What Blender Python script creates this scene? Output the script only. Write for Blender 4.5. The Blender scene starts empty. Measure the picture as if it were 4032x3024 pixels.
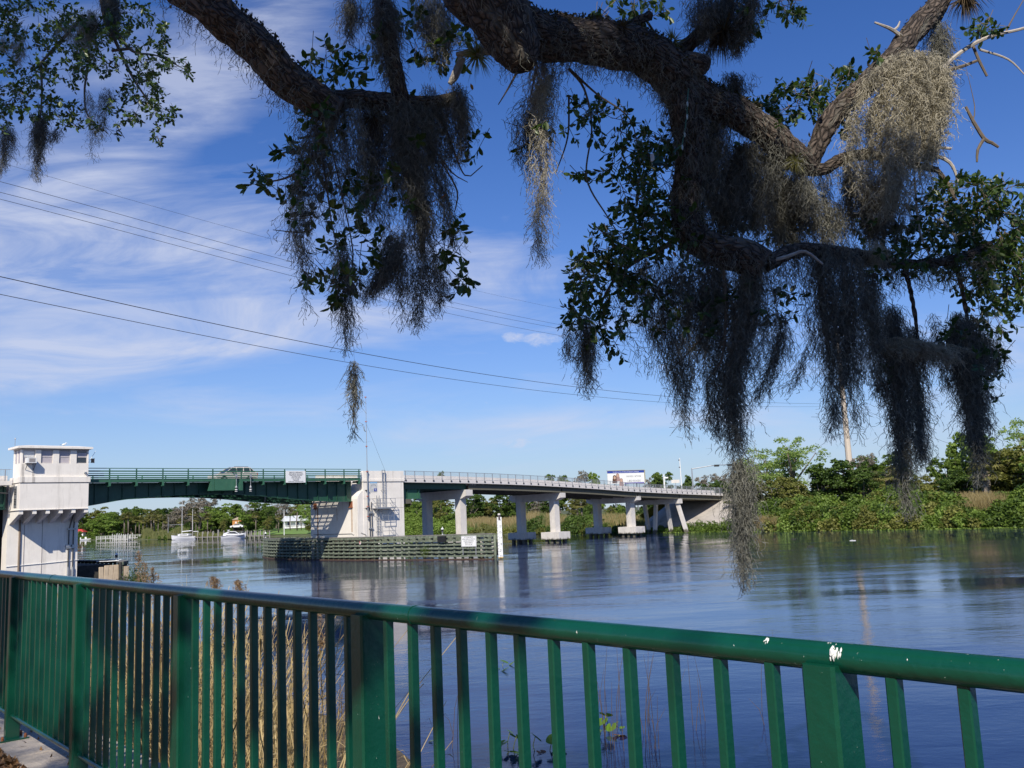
import bpy, math, random
import numpy as np
from math import sin, cos, tan, atan, atan2, pi, radians, sqrt
from mathutils import Vector, Matrix
R = random.Random(7)
NR = np.random.default_rng(11)
SC = bpy.context.scene
COL = SC.collection

# ------------------------------------------------------------------ camera
EYE = 4.7                                   # metres above the water
FPX = 3500.0
pitch = atan(504 / FPX); roll = radians(2.5)
fw = np.array([0, cos(pitch), sin(pitch)]); r0 = np.array([1., 0, 0]); u0 = np.cross(r0, fw)
rgt = r0 * cos(roll) - u0 * sin(roll); upv = u0 * cos(roll) + r0 * sin(roll)
CP = np.array([0, 0, EYE])
cam = bpy.data.cameras.new('camera'); camo = bpy.data.objects.new('camera', cam); COL.objects.link(camo)
cam.sensor_width = 36; cam.lens = FPX / 4032 * 36; cam.clip_end = 8000; cam.clip_start = 0.05
camo.matrix_world = Matrix(((rgt[0], upv[0], -fw[0], 0), (rgt[1], upv[1], -fw[1], 0), (rgt[2], upv[2], -fw[2], EYE), (0, 0, 0, 1)))
SC.camera = camo

# ------------------------------------------------------------------ light and sky
SUN_TO = Vector((-0.137, -1.21, 1.0)).normalized()
el = math.asin(SUN_TO.z)
SC.view_settings.view_transform = 'Standard'; SC.view_settings.look = 'None'
SC.view_settings.exposure = 0.08; SC.view_settings.gamma = 1.0; SC.view_settings.use_curve_mapping = False
sl = bpy.data.lights.new('sun', 'SUN'); sl.energy = 5.0; sl.angle = radians(0.5); sl.color = (1, 0.93, 0.82)
slo = bpy.data.objects.new('sun', sl); COL.objects.link(slo); slo.rotation_euler = SUN_TO.to_track_quat('Z', 'Y').to_euler()
slo.location = (0, -30, 60)
wd = bpy.data.worlds.new('World'); SC.world = wd; wd.use_nodes = True
nt = wd.node_tree; nt.nodes.clear()
def N(t, **k):
    n = nt.nodes.new(t)
    for a, b in k.items(): setattr(n, a, b)
    return n
def LK(a, b): nt.links.new(a, b)
def MA(op, a, b=None, c=None, clamp=False):
    n = nt.nodes.new('ShaderNodeMath'); n.operation = op; n.use_clamp = clamp
    for i, v in enumerate((a, b, c)):
        if v is None: continue
        if isinstance(v, (int, float)): n.inputs[i].default_value = v
        else: nt.links.new(v, n.inputs[i])
    return n.outputs[0]
sky = N('ShaderNodeTexSky', sky_type='NISHITA', sun_disc=False)
sky.sun_elevation = el; sky.sun_rotation = atan2(SUN_TO.x, SUN_TO.y)
sky.altitude = 0; sky.air_density = 1.0; sky.dust_density = 0.25; sky.ozone_density = 2.2
hsv = N('ShaderNodeHueSaturation'); hsv.inputs['Hue'].default_value = 0.5; hsv.inputs['Saturation'].default_value = 1.05; hsv.inputs['Value'].default_value = 1.0
LK(sky.outputs[0], hsv.inputs['Color'])
tc = N('ShaderNodeTexCoord'); sep = N('ShaderNodeSeparateXYZ'); LK(tc.outputs['Generated'], sep.inputs[0])
X, Y, Zz = sep.outputs
ym = MA('MAXIMUM', MA('ABSOLUTE', Y), 0.25)
az = MA('DIVIDE', X, ym); ev = MA('DIVIDE', Zz, ym)
# two cloud sheets, seen through noise that is stretched along the wind
def noise(vec, scale, detail, rough=0.55, dist=0.0):
    n = nt.nodes.new('ShaderNodeTexNoise'); n.inputs['Scale'].default_value = scale; n.inputs['Detail'].default_value = detail
    n.inputs['Roughness'].default_value = rough; n.inputs['Distortion'].default_value = dist
    nt.links.new(vec, n.inputs['Vector']); return n.outputs[0]
def mapv(rx, sx, sy, sz, off=(0, 0, 0)):
    c = nt.nodes.new('ShaderNodeCombineXYZ'); nt.links.new(az, c.inputs[0]); nt.links.new(ev, c.inputs[1])
    m = nt.nodes.new('ShaderNodeMapping'); m.inputs['Rotation'].default_value = (0, 0, rx); m.inputs['Scale'].default_value = (sx, sy, sz)
    m.inputs['Location'].default_value = off
    nt.links.new(c.outputs[0], m.inputs['Vector']); return m.outputs[0]
def blob(a, e, ra, re, rot=0.0):
    da = MA('SUBTRACT', az, a); de = MA('SUBTRACT', ev, e)
    c_, s_ = cos(rot), sin(rot)
    p = MA('ADD', MA('MULTIPLY', da, c_ / ra), MA('MULTIPLY', de, s_ / ra))
    q = MA('ADD', MA('MULTIPLY', da, -s_ / re), MA('MULTIPLY', de, c_ / re))
    d = MA('ADD', MA('MULTIPLY', p, p), MA('MULTIPLY', q, q))
    return MA('DIVIDE', 1.0, MA('ADD', 1.0, MA('MULTIPLY', d, d)))
def pxs(x, y):                                # direction of a place in the sky
    d = fw + rgt * (x - 2016) / FPX - upv * (y - 1512) / FPX
    return d[0] / d[1], d[2] / d[1]
s1 = noise(mapv(0.10, 1.1, 6.5, 1, (3.1, 1.7, 0)), 2.6, 9, 0.60, 0.5)
s2 = noise(mapv(0.75, 1.0, 5.0, 1, (1.3, 5.1, 0)), 2.2, 8, 0.58, 0.4)
def sumof(l):
    o = l[0]
    for k in l[1:]: o = MA('ADD', o, k)
    return o
b1 = sumof([MA('MULTIPLY', blob(*pxs(x, y), ra, re, rt), w) for x, y, ra, re, rt, w in (
    (450, 930, .33, .08, .06, .95), (100, 760, .18, .08, .3, .7), (950, 1300, .34, .036, .10, 1.0), (350, 1300, .26, .06, .05, .7),
    (150, 1480, .11, .022, .1, .7), (1950, 1060, .11, .04, -.35, .55), (2050, 1690, .20, .016, .03, .45), (2500, 1640, .2, .014, -.04, .4), (3400, 1560, .45, .10, .0, .6),
    (3900, 1450, .2, .05, .1, .3), (300, 1740, .3, .05, 0, .45))])
b2 = sumof([MA('MULTIPLY', blob(*pxs(x, y), ra, re, rt), w) for x, y, ra, re, rt, w in (
    (820, 330, .20, .05, .78, 1.0), (330, 560, .22, .09, .55, .9), (150, 120, .20, .10, .5, .6), (1250, 120, .12, .10, .6, .35))])
def cover(n, b, lo, gain):
    return MA('MULTIPLY', MA('SUBTRACT', MA('ADD', n, MA('MULTIPLY', b, 0.40)), lo), gain, None, True)
c1 = cover(s1, b1, 0.70, 2.7); c2 = cover(s2, b2, 0.71, 2.2)
s3 = noise(mapv(0.22, 1.0, 3.6, 1, (7, 2, 0)), 4.2, 9, 0.62, 1.1); s3 = MA('ADD', 0.24, MA('MULTIPLY', MA('SUBTRACT', s3, 0.36), 2.7, None, True))
c1 = MA('MULTIPLY', c1, s3, None, True); c2 = MA('MULTIPLY', c2, s3, None, True)
pf = noise(mapv(0, 1, 2.0, 1, (0.2, 9, 0)), 42, 7, 0.7, 0.4)
def puff(x, y, ra, re, w):
    return MA('MULTIPLY', blob(*pxs(x, y), ra, re), w)
bp = sumof([puff(2010, 1325, .014, .0075, 1), puff(2150, 1335, .026, .0095, 1), puff(2030, 1745, .020, .007, 1), puff(1920, 1590, .009, .006, .6),
            puff(2620, 1460, .015, .010, .7), puff(1600, 1722, .035, .005, .5), puff(2520, 1820, .02, .006, .4), puff(4010, 1530, .025, .009, .6), puff(1780, 1640, .012, .004, .6), puff(2230, 1710, .016, .005, .6), puff(2420, 1640, .05, .004, .5)])
c3 = MA('MULTIPLY', MA('SUBTRACT', MA('ADD', pf, MA('MULTIPLY', bp, 0.50)), 0.80), 2.6, None, True)
call = MA('MAXIMUM', MA('MULTIPLY', MA('MAXIMUM', c1, MA('MULTIPLY', c2, .75)), 0.80), MA('MULTIPLY', c3, 0.85))
up = MA('MULTIPLY', MA('ADD', Zz, 0.02), 12.0, None, True)
call = MA('MULTIPLY', call, up)
tint = N('ShaderNodeMix', data_type='RGBA', blend_type='MULTIPLY'); tint.inputs['Factor'].default_value = 1; LK(hsv.outputs[0], tint.inputs['A']); tint.inputs['B'].default_value = (.36, .66, 1.18, 1)
hz = MA('EXPONENT', MA('MULTIPLY', MA('MAXIMUM', Zz, 0.0), -8.3)); hmix = N('ShaderNodeMix', data_type='RGBA'); LK(hz, hmix.inputs['Factor']); LK(tint.outputs['Result'], hmix.inputs['A']); hmix.inputs['B'].default_value = (5.4, 6.3, 7.1, 1)
mixc = N('ShaderNodeMix', data_type='RGBA'); LK(call, mixc.inputs['Factor']); LK(hmix.outputs['Result'], mixc.inputs['A'])
mixc.inputs['B'].default_value = (5.9, 6.4, 8.0, 1)
bg = N('ShaderNodeBackground'); bg.inputs['Strength'].default_value = 0.10; LK(mixc.outputs['Result'], bg.inputs['Color'])
wo = N('ShaderNodeOutputWorld'); LK(bg.outputs[0], wo.inputs['Surface'])
SC.cycles.max_bounces = 8; SC.cycles.diffuse_bounces = 3; SC.cycles.glossy_bounces = 4; SC.cycles.transmission_bounces = 4
SC.cycles.transparent_max_bounces = 8; SC.cycles.use_denoising = True; SC.cycles.sample_clamp_indirect = 6

# ------------------------------------------------------------------ place finding
TH = radians(45.6); BU = np.array([cos(TH), sin(TH), 0]); BV = np.array([-sin(TH), cos(TH), 0]); OB = np.array([-18.07, 105.5, 0])
def ray(x, y): return fw + rgt * (x - 2016) / FPX - upv * (y - 1512) / FPX
def at(x, y, D):
    r = ray(x, y); return CP + r * (D / r[1])
def onz(x, y, z=0.):
    r = ray(x, y); return CP + r * ((z - EYE) / r[2])
def onv(x, y, v=0.):
    r = ray(x, y); t = ((OB - CP) @ BV + v) / (r @ BV); p = CP + r * t; return (p - OB) @ BU, p[2]
def BR(u, v, z=0.): return OB + BU * u + BV * v + np.array([0, 0, z])

# ------------------------------------------------------------------ materials
def mat(name, col, rough=0.7, metal=0.0, var=0.12, vscale=3.0, bump=0.0, bscale=20.0, coat=0.0, spec=None, stain=None, extra=None, emit=None):
    m = bpy.data.materials.new(name); m.use_nodes = True; t = m.node_tree; b = t.nodes['Principled BSDF']
    b.inputs['Roughness'].default_value = rough; b.inputs['Metallic'].default_value = metal
    if spec is not None: b.inputs['Specular IOR Level'].default_value = spec
    if coat: b.inputs['Coat Weight'].default_value = coat; b.inputs['Coat Roughness'].default_value = 0.08
    tcn = t.nodes.new('ShaderNodeTexCoord'); src = tcn.outputs['Object']
    n = t.nodes.new('ShaderNodeTexNoise'); n.inputs['Scale'].default_value = vscale; n.inputs['Detail'].default_value = 6; n.inputs['Roughness'].default_value = .65
    t.links.new(src, n.inputs['Vector'])
    rp = t.nodes.new('ShaderNodeValToRGB'); t.links.new(n.outputs[0], rp.inputs[0])
    rp.color_ramp.elements[0].position = .3; rp.color_ramp.elements[1].position = .7
    c = list(col)[:3]
    rp.color_ramp.elements[0].color = [max(0, k * (1 - var)) for k in c] + [1]; rp.color_ramp.elements[1].color = [min(1, k * (1 + var)) for k in c] + [1]
    out = rp.outputs[0]
    if stain:                                       # (colour, amount, vertical stretch, scale)
        sc_, am, st, ss = stain
        mp = t.nodes.new('ShaderNodeMapping'); mp.inputs['Scale'].default_value = (1, 1, st); t.links.new(src, mp.inputs['Vector'])
        n2 = t.nodes.new('ShaderNodeTexNoise'); n2.inputs['Scale'].default_value = ss; n2.inputs['Detail'].default_value = 8; n2.inputs['Roughness'].default_value = .7
        t.links.new(mp.outputs[0], n2.inputs['Vector'])
        r2 = t.nodes.new('ShaderNodeValToRGB'); r2.color_ramp.elements[0].position = .52; r2.color_ramp.elements[1].position = .78
        r2.color_ramp.elements[0].color = (0, 0, 0, 1); r2.color_ramp.elements[1].color = (am, am, am, 1); t.links.new(n2.outputs[0], r2.inputs[0])
        mx = t.nodes.new('ShaderNodeMix'); mx.data_type = 'RGBA'; t.links.new(r2.outputs[0], mx.inputs['Factor']); t.links.new(out, mx.inputs['A'])
        mx.inputs['B'].default_value = (*sc_, 1); out = mx.outputs['Result']
    if extra: out = extra(t, src, out, b)
    t.links.new(out, b.inputs['Base Color'])
    if bump:
        n3 = t.nodes.new('ShaderNodeTexNoise'); n3.inputs['Scale'].default_value = bscale; n3.inputs['Detail'].default_value = 5; t.links.new(src, n3.inputs['Vector'])
        bp_ = t.nodes.new('ShaderNodeBump'); bp_.inputs['Strength'].default_value = bump; bp_.inputs['Distance'].default_value = 0.02
        t.links.new(n3.outputs[0], bp_.inputs['Height']); t.links.new(bp_.outputs[0], b.inputs['Normal'])
    if emit: b.inputs['Emission Color'].default_value = (*emit[0], 1); b.inputs['Emission Strength'].default_value = emit[1]
    return m
def leafmat(name, c1, c2, trans=0.35, rough=0.55, spec=0.3, tc=None):
    m = bpy.data.materials.new(name); m.use_nodes = True; t = m.node_tree; b = t.nodes['Principled BSDF']
    a = t.nodes.new('ShaderNodeAttribute'); a.attribute_name = 'rnd'
    mx = t.nodes.new('ShaderNodeMix'); mx.data_type = 'RGBA'; t.links.new(a.outputs['Fac'], mx.inputs['Factor'])
    mx.inputs['A'].default_value = (*c1, 1); mx.inputs['B'].default_value = (*c2, 1)
    b.inputs['Roughness'].default_value = rough; b.inputs['Specular IOR Level'].default_value = spec
    t.links.new(mx.outputs['Result'], b.inputs['Base Color'])
    if trans:
        tr = t.nodes.new('ShaderNodeBsdfTranslucent'); h = t.nodes.new('ShaderNodeMix'); h.data_type = 'RGBA'; h.blend_type = 'MULTIPLY'; h.inputs['Factor'].default_value = 1
        t.links.new(mx.outputs['Result'], h.inputs['A']); h.inputs['B'].default_value = (*(tc or (1.3, 1.5, .6)), 1); t.links.new(h.outputs['Result'], tr.inputs[0])
        ms = t.nodes.new('ShaderNodeMixShader'); ms.inputs[0].default_value = trans
        t.links.new(b.outputs[0], ms.inputs[1]); t.links.new(tr.outputs[0], ms.inputs[2]); t.links.new(ms.outputs[0], t.nodes['Material Output'].inputs[0])
    return m
WHITE_C = mat('white_painted_concrete', (.84, .785, .70), .8, var=.05, vscale=1.2, bump=.15, bscale=30, stain=((.40, .36, .30), .62, .10, 2.2))
PIER_C = mat('pier_concrete', (.84, .785, .70), .8, var=.06, vscale=.9, bump=.15, bscale=30, stain=((.40, .34, .27), .65, .10, 1.8))
def algae_extra(t, src, out, b):
    sp = t.nodes.new('ShaderNodeSeparateXYZ'); t.links.new(src, sp.inputs[0]); n = t.nodes.new('ShaderNodeTexNoise'); n.inputs['Scale'].default_value = 3; n.inputs['Detail'].default_value = 5; t.links.new(src, n.inputs['Vector'])
    a = t.nodes.new('ShaderNodeMath'); a.operation = 'MULTIPLY_ADD'; t.links.new(n.outputs[0], a.inputs[0]); a.inputs[1].default_value = -.9; t.links.new(sp.outputs[2], a.inputs[2])
    r = t.nodes.new('ShaderNodeMapRange'); t.links.new(a.outputs[0], r.inputs[0]); r.inputs[1].default_value = .02; r.inputs[2].default_value = .28; r.inputs[3].default_value = .9; r.inputs[4].default_value = 0
    mx = t.nodes.new('ShaderNodeMix'); mx.data_type = 'RGBA'; t.links.new(r.outputs[0], mx.inputs['Factor']); t.links.new(out, mx.inputs['A']); mx.inputs['B'].default_value = (.07, .065, .035, 1); return mx.outputs['Result']
GREY_C = mat('grey_concrete', (.66, .62, .57), .85, var=.09, vscale=1.2, bump=.3, bscale=25, stain=((.30, .28, .26), .6, .25, 1.4), extra=algae_extra)
SLAB_C = mat('deck_concrete', (.68, .64, .60), .85, var=.08, vscale=1, bump=.2, bscale=25)
SLOPE_C = mat('slope_paving_concrete', (.44, .40, .35), .9, var=.15, vscale=.6, bump=.3, bscale=14, stain=((.16, .14, .12), .75, .4, .55))
ASPH = mat('asphalt', (.06, .06, .06), .9, var=.2, vscale=2, bump=.4, bscale=60)
BGREEN = mat('bridge_green_paint', (.018, .075, .046), .45, var=.16, vscale=1.5, stain=((.06, .10, .07), .5, .3, 2))
BGREEN_L = mat('faded_green_paint', (.040, .130, .075), .5, var=.12, vscale=2, stain=((.10, .18, .10), .5, .3, 2))
GALV = mat('galvanised_steel', (.42, .43, .44), .45, .6, var=.08)
PIPE = mat('dark_conduit', (.09, .09, .09), .5, .3, var=.1)
WHITEP = mat('white_paint', (.78, .78, .76), .5, var=.04)
FRAMEP = mat('window_frame_grey', (.50, .47, .45), .5, var=.05)
BLACK = mat('black_paint', (.02, .02, .02), .5)
RED = mat('red_paint', (.50, .06, .05), .5)
REDL = mat('faded_red_lamp', (.45, .16, .12), .4)
RUST = mat('rusty_steel', (.28, .10, .045), .9, var=.5, vscale=9, bump=.5, bscale=40)
BLUE = mat('blue_print', (.03, .06, .32), .5)
PALEBLUE = mat('pale_blue_print', (.30, .55, .80), .6)
SIGNW = mat('sign_white', (.80, .80, .78), .5, var=.03)
SIGNT = mat('sign_grey_lettering', (.12, .12, .13), .6)
GLASS = mat('window_glass', (.03, .035, .045), .05, var=.1, spec=.8)
BLIND = mat('window_blind', (.46, .42, .44), .8, var=.05)
WOODG = mat('green_treated_timber', (.145, .170, .118), .85, var=.5, vscale=2.5, bump=.5, bscale=22, stain=((.20, .20, .16), .75, 1, 2.2))
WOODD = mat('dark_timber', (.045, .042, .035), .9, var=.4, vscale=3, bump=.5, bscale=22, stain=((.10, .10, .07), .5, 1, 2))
WOODT = mat('weathered_timber_top', (.20, .19, .17), .85, var=.25, vscale=3, bump=.4, bscale=20)
WOODP = mat('grey_dock_wood', (.30, .28, .25), .85, var=.2, vscale=3)
TANC = mat('tan_concrete_sheet', (.48, .38, .26), .85, var=.15, vscale=2, bump=.4, bscale=12)
CARP = mat('silver_gold_car_paint', (.55, .51, .46), .3, 0, coat=.5, var=.02)
TYRE = mat('tyre', (.02, .02, .02), .8)
GEL = mat('white_gelcoat', (.80, .80, .80), .25, coat=.4, var=.03)
ORANGE = mat('orange_siding', (.50, .22, .06), .7, var=.1)
ROOFW = mat('pale_roof', (.62, .64, .66), .6, var=.05)
SKIN = mat('printed_skin_tone', (.52, .34, .24), .7); HAIR = mat('printed_brown', (.10, .05, .03), .7)
GRASS = leafmat('lawn_blades', (.10, .20, .025), (.16, .26, .05), .3)
BARKFAR = mat('far_trunk', (.17, .14, .11), .9, var=.3, vscale=2)

# ------------------------------------------------------------------ mesh helpers
class MB:
    def __init__(s): s.v = []; s.f = []
    def add(s, vs, fs):
        n = len(s.v); s.v += [tuple(map(float, p)) for p in vs]; s.f += [tuple(n + i for i in f) for f in fs]; return s
    def box(s, x0, x1, y0, y1, z0, z1):
        return s.add([(x0, y0, z0), (x1, y0, z0), (x1, y1, z0), (x0, y1, z0), (x0, y0, z1), (x1, y0, z1), (x1, y1, z1), (x0, y1, z1)],
                     [(0, 3, 2, 1), (4, 5, 6, 7), (0, 1, 5, 4), (1, 2, 6, 5), (2, 3, 7, 6), (3, 0, 4, 7)])
    def hexa(s, a, b):                              # two quads joined
        return s.add(list(a) + list(b), [(0, 3, 2, 1), (4, 5, 6, 7), (0, 1, 5, 4), (1, 2, 6, 5), (2, 3, 7, 6), (3, 0, 4, 7)])
    def bar(s, p, q, w, h=None, up=(0, 0, 1)):      # rectangular bar from p to q
        h = h or w; p = Vector(p); q = Vector(q); d = (q - p).normalized(); u = Vector(up)
        if abs(d.dot(u)) > .98: u = Vector((0, 1, 0))
        sd = d.cross(u).normalized() * w / 2; u2 = sd.cross(d).normalized() * h / 2
        return s.hexa([p - sd - u2, p + sd - u2, p + sd + u2, p - sd + u2], [q - sd - u2, q + sd - u2, q + sd + u2, q - sd + u2])
    def tube(s, pts, r, n=8, caps=True):
        pts = [Vector(p) for p in pts]; rs = r if hasattr(r, '__len__') else [r] * len(pts)
        vs = []; prev = None
        for i, p in enumerate(pts):
            d = (pts[min(i + 1, len(pts) - 1)] - pts[max(i - 1, 0)]).normalized()
            if prev is None:
                a = Vector((0, 0, 1)) if abs(d.z) < .9 else Vector((1, 0, 0)); e = d.cross(a).normalized()
            else: e = (prev - d * prev.dot(d)).normalized()
            prev = e; g = d.cross(e)
            for k in range(n):
                t = 2 * pi * k / n; vs.append(p + (e * cos(t) + g * sin(t)) * rs[i])
        fs = [(i * n + k, i * n + (k + 1) % n, (i + 1) * n + (k + 1) % n, (i + 1) * n + k) for i in range(len(pts) - 1) for k in range(n)]
        if caps: fs += [tuple(reversed(range(n))), tuple((len(pts) - 1) * n + k for k in range(n))]
        return s.add(vs, fs)
    def prism(s, poly, a, b, axis='y'):             # poly in the two other axes, from a to b along axis
        def P(c, t): return {'y': (c[0], t, c[1]), 'x': (t, c[0], c[1]), 'z': (c[0], c[1], t)}[axis]
        n = len(poly); return s.add([P(c, a) for c in poly] + [P(c, b) for c in poly],
                                    [tuple(range(n)), tuple(reversed(range(n, 2 * n)))] + [(i, i + n, (i + 1) % n + n, (i + 1) % n) for i in range(n)])
    def lathe(s, prof, c=(0, 0, 0), n=12):
        vs = [(c[0] + r * cos(2 * pi * k / n), c[1] + r * sin(2 * pi * k / n), c[2] + z) for r, z in prof for k in range(n)]
        fs = [(i * n + k, i * n + (k + 1) % n, (i + 1) * n + (k + 1) % n, (i + 1) * n + k) for i in range(len(prof) - 1) for k in range(n)]
        fs += [tuple(reversed(range(n))), tuple((len(prof) - 1) * n + k for k in range(n))]
        return s.add(vs, fs)
OFF = {}
def off(o): return OFF.get(o.name, (0, 0, 0)) if o else (0, 0, 0)
def mesh_from(name, v, f, smooth=False):
    me = bpy.data.meshes.new(name); me.from_pydata(v, [], f)
    if smooth: me.shade_smooth()
    return me
def part(name, mb, m, parent=None, smooth=False, label=None, kind=None, bevel=0.0, at0=None):
    o_ = off(parent); base = at0 or (0, 0, 0)
    me = mesh_from(name, [(a[0] - o_[0] - base[0], a[1] - o_[1] - base[1], a[2] - o_[2] - base[2]) for a in mb.v], mb.f, smooth)
    me.materials.append(m)
    o = bpy.data.objects.new(name, me); COL.objects.link(o); o.location = base
    if parent: o.parent = parent; OFF[o.name] = (o_[0] + base[0], o_[1] + base[1], o_[2] + base[2])
    if label: o['label'] = label
    if kind: o['kind'] = kind
    if bevel:
        md = o.modifiers.new('bevel', 'BEVEL'); md.width = bevel; md.segments = 2; md.limit_method = 'ANGLE'
    return o
def inst(src, name, parent, loc, rz=0.0, sc=None, label=None):
    o = src.copy(); o.name = name; COL.objects.link(o); o.parent = parent; o.location = loc; o.rotation_euler = (0, 0, rz)
    if sc: o.scale = sc
    if label: o['label'] = label
    return o
def thing(name, label, cat, loc=(0, 0, 0), rz=0.0, group=None, off_=None):
    o = bpy.data.objects.new(name, None); COL.objects.link(o); o.location = loc; o.rotation_euler = (0, 0, rz); o.empty_display_size = .3
    o['label'] = label; o['category'] = cat
    if group: o['group'] = group
    OFF[o.name] = off_ if off_ is not None else (0, 0, 0)
    return o
def wth(name, label, cat, loc, group=None): return thing(name, label, cat, loc, 0, group, tuple(float(k) for k in loc))
def bth(name, label, cat, u, v, z, group=None): return thing(name, label, cat, BR(u, v, z), TH, group, (u, v, z))
def tag(o, label, cat, group=None, kind=None):
    if label: o['label'] = label
    if cat: o['category'] = cat
    if group: o['group'] = group
    if kind: o['kind'] = kind
    return o
def text(body, size, m, parent, mtx, name='lettering', align='CENTER', sp=1.0, ext=0.004, xs=1.0):
    c = bpy.data.curves.new(name, 'FONT'); c.body = body; c.size = size; c.align_x = align; c.align_y = 'CENTER'; c.extrude = ext; c.resolution_u = 2; c.space_line = sp
    c.materials.append(m); tmp = bpy.data.objects.new('tmp', c); COL.objects.link(tmp); me = bpy.data.meshes.new_from_object(tmp); bpy.data.objects.remove(tmp); bpy.data.curves.remove(c)
    if not me.materials: me.materials.append(m)
    o = bpy.data.objects.new(name, me); COL.objects.link(o); o.parent = parent; o.matrix_local = mtx @ Matrix.Diagonal((xs, 1, 1, 1)); return o
FACE_V = Matrix.Rotation(pi / 2, 4, 'X')            # text standing in the local xz plane, read from -y
def npmesh(name, V, F, m, rnd=None, smooth=False):
    V = np.asarray(V, dtype=np.float32); F = np.asarray(F, dtype=np.int32); k = F.shape[1]
    me = bpy.data.meshes.new(name); me.vertices.add(len(V)); me.vertices.foreach_set('co', V.ravel())
    me.loops.add(F.size); me.loops.foreach_set('vertex_index', F.ravel()); me.polygons.add(len(F))
    me.polygons.foreach_set('loop_start', np.arange(0, F.size, k, dtype=np.int32))
    try: me.polygons.foreach_set('loop_total', np.full(len(F), k, dtype=np.int32))
    except Exception: pass
    me.update(calc_edges=True)
    if rnd is not None:
        a = me.attributes.new('rnd', 'FLOAT', 'FACE'); a.data.foreach_set('value', np.asarray(rnd, dtype=np.float32))
    if smooth: me.shade_smooth()
    me.materials.append(m); return me
def npobj(name, me, parent=None, loc=(0, 0, 0)):
    o = bpy.data.objects.new(name, me); COL.objects.link(o); o.location = loc
    if parent: o.parent = parent
    return o
def unit(a): return a / np.maximum(np.linalg.norm(a, axis=-1, keepdims=True), 1e-9)
def leaf_quads(P, size, up_bias=0.3, asp=0.6, out=None, down=0.0):
    """diamond leaves or leaf sprays centred on P"""
    n = len(P); d = unit(NR.normal(size=(n, 3)) + np.array([0, 0, -down])); nn = NR.normal(size=(n, 3)) + np.array([0, 0, up_bias * 3])
    if out is not None: nn += out * 1.2
    s = unit(np.cross(d, nn)); sz = (size * NR.uniform(.6, 1.35, n))[:, None] if np.isscalar(size) else size[:, None]
    V = np.stack([P - d * sz / 2, P + s * sz * asp / 2, P + d * sz / 2, P - s * sz * asp / 2], 1).reshape(-1, 3)
    F = np.arange(4 * n).reshape(n, 4); return V, F
# ================================================================== WATER AND GROUND
def water_mat():
    m = bpy.data.materials.new('river_water'); m.use_nodes = True; t = m.node_tree; b = t.nodes['Principled BSDF']
    b.inputs['Base Color'].default_value = (.007, .014, .062, 1); b.inputs['Roughness'].default_value = .012; b.inputs['IOR'].default_value = 1.33
    tcn = t.nodes.new('ShaderNodeTexCoord')
    def nz(sc, det, sx, sy, rot=0.0, rough=.5, dist=0.0):
        mp = t.nodes.new('ShaderNodeMapping'); mp.inputs['Scale'].default_value = (sx, sy, 1); mp.inputs['Rotation'].default_value = (0, 0, rot)
        t.links.new(tcn.outputs['Object'], mp.inputs['Vector']); n = t.nodes.new('ShaderNodeTexNoise'); n.inputs['Scale'].default_value = sc
        n.inputs['Detail'].default_value = det; n.inputs['Roughness'].default_value = rough; n.inputs['Distortion'].default_value = dist
        t.links.new(mp.outputs[0], n.inputs['Vector']); return n.outputs[0]
    def ma(op, a, b_=None, c=None, clamp=False):
        n = t.nodes.new('ShaderNodeMath'); n.operation = op; n.use_clamp = clamp
        for i, v in enumerate((a, b_, c)):
            if v is None: continue
            if isinstance(v, (int, float)): n.inputs[i].default_value = v
            else: t.links.new(v, n.inputs[i])
        return n.outputs[0]
    fine = nz(3.4, 5, .9, 1.3, .2, .6, .4); mid = nz(1.1, 3, .55, 1.4, -.15, .5, .3); big = nz(.16, 2, .7, 1.2, .1)
    area = nz(.028, 3, 1, 1.6, .5); area2 = ma('MULTIPLY', ma('SUBTRACT', area, .36), 4.2, None, True)
    k = ma('ADD', ma('MULTIPLY', area2, .95), .14)
    h = ma('ADD', ma('MULTIPLY', fine, .0085), ma('ADD', ma('MULTIPLY', mid, .018), ma('MULTIPLY', big, .10)))
    h = ma('MULTIPLY', h, k)
    bp = t.nodes.new('ShaderNodeBump'); bp.inputs['Strength'].default_value = 1.0; bp.inputs['Distance'].default_value = 1.0
    t.links.new(h, bp.inputs['Height']); t.links.new(bp.outputs[0], b.inputs['Normal'])
    return m
WATER = water_mat()
w = MB(); w.add([(-3000, -60, 0), (3000, -60, 0), (3000, 4000, 0), (-3000, 4000, 0)], [(0, 1, 2, 3)])
wo_ = part('water', w, WATER); wo_['kind'] = 'structure'
GROUND = mat('bank_soil_and_grass', (.085, .10, .035), .95, var=.5, vscale=.35, bump=.5, bscale=4, stain=((.20, .15, .08), .6, 1, .25))
SHORE = [(420, -160), (200, 0), (105, 68), (63, 113), (52.9, 123), (39.7, 139.4), (25, 157), (11.8, 172.4), (-28.3, 230.6), (-70, 282), (-90, 308), (-120, 333), (-146, 361), (-224, 460), (-500, 820), (-1700, 2300)]
prof = [(-5, -1.2), (-.3, -.12), (.4, .22), (2.5, .6), (8, 1.1), (20, 1.7), (45, 2.0), (120, 2.2), (500, 2.6), (2500, 3)]
S = np.array(SHORE, float); tg = np.gradient(S, axis=0); tg = unit(tg); nrm = np.stack([tg[:, 1], -tg[:, 0]], 1)
gv = []; gf = []
for i, (p, n_) in enumerate(zip(S, nrm)):
    for d, z_ in prof: gv.append((p[0] + n_[0] * d, p[1] + n_[1] * d, z_))
kk = len(prof)
for i in range(len(S) - 1):
    for j in range(kk - 1): gf.append((i * kk + j, i * kk + j + 1, (i + 1) * kk + j + 1, (i + 1) * kk + j))
g = MB(); g.add(gv, gf); go = part('far_bank_ground', g, GROUND, smooth=True); go['kind'] = 'structure'
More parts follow.
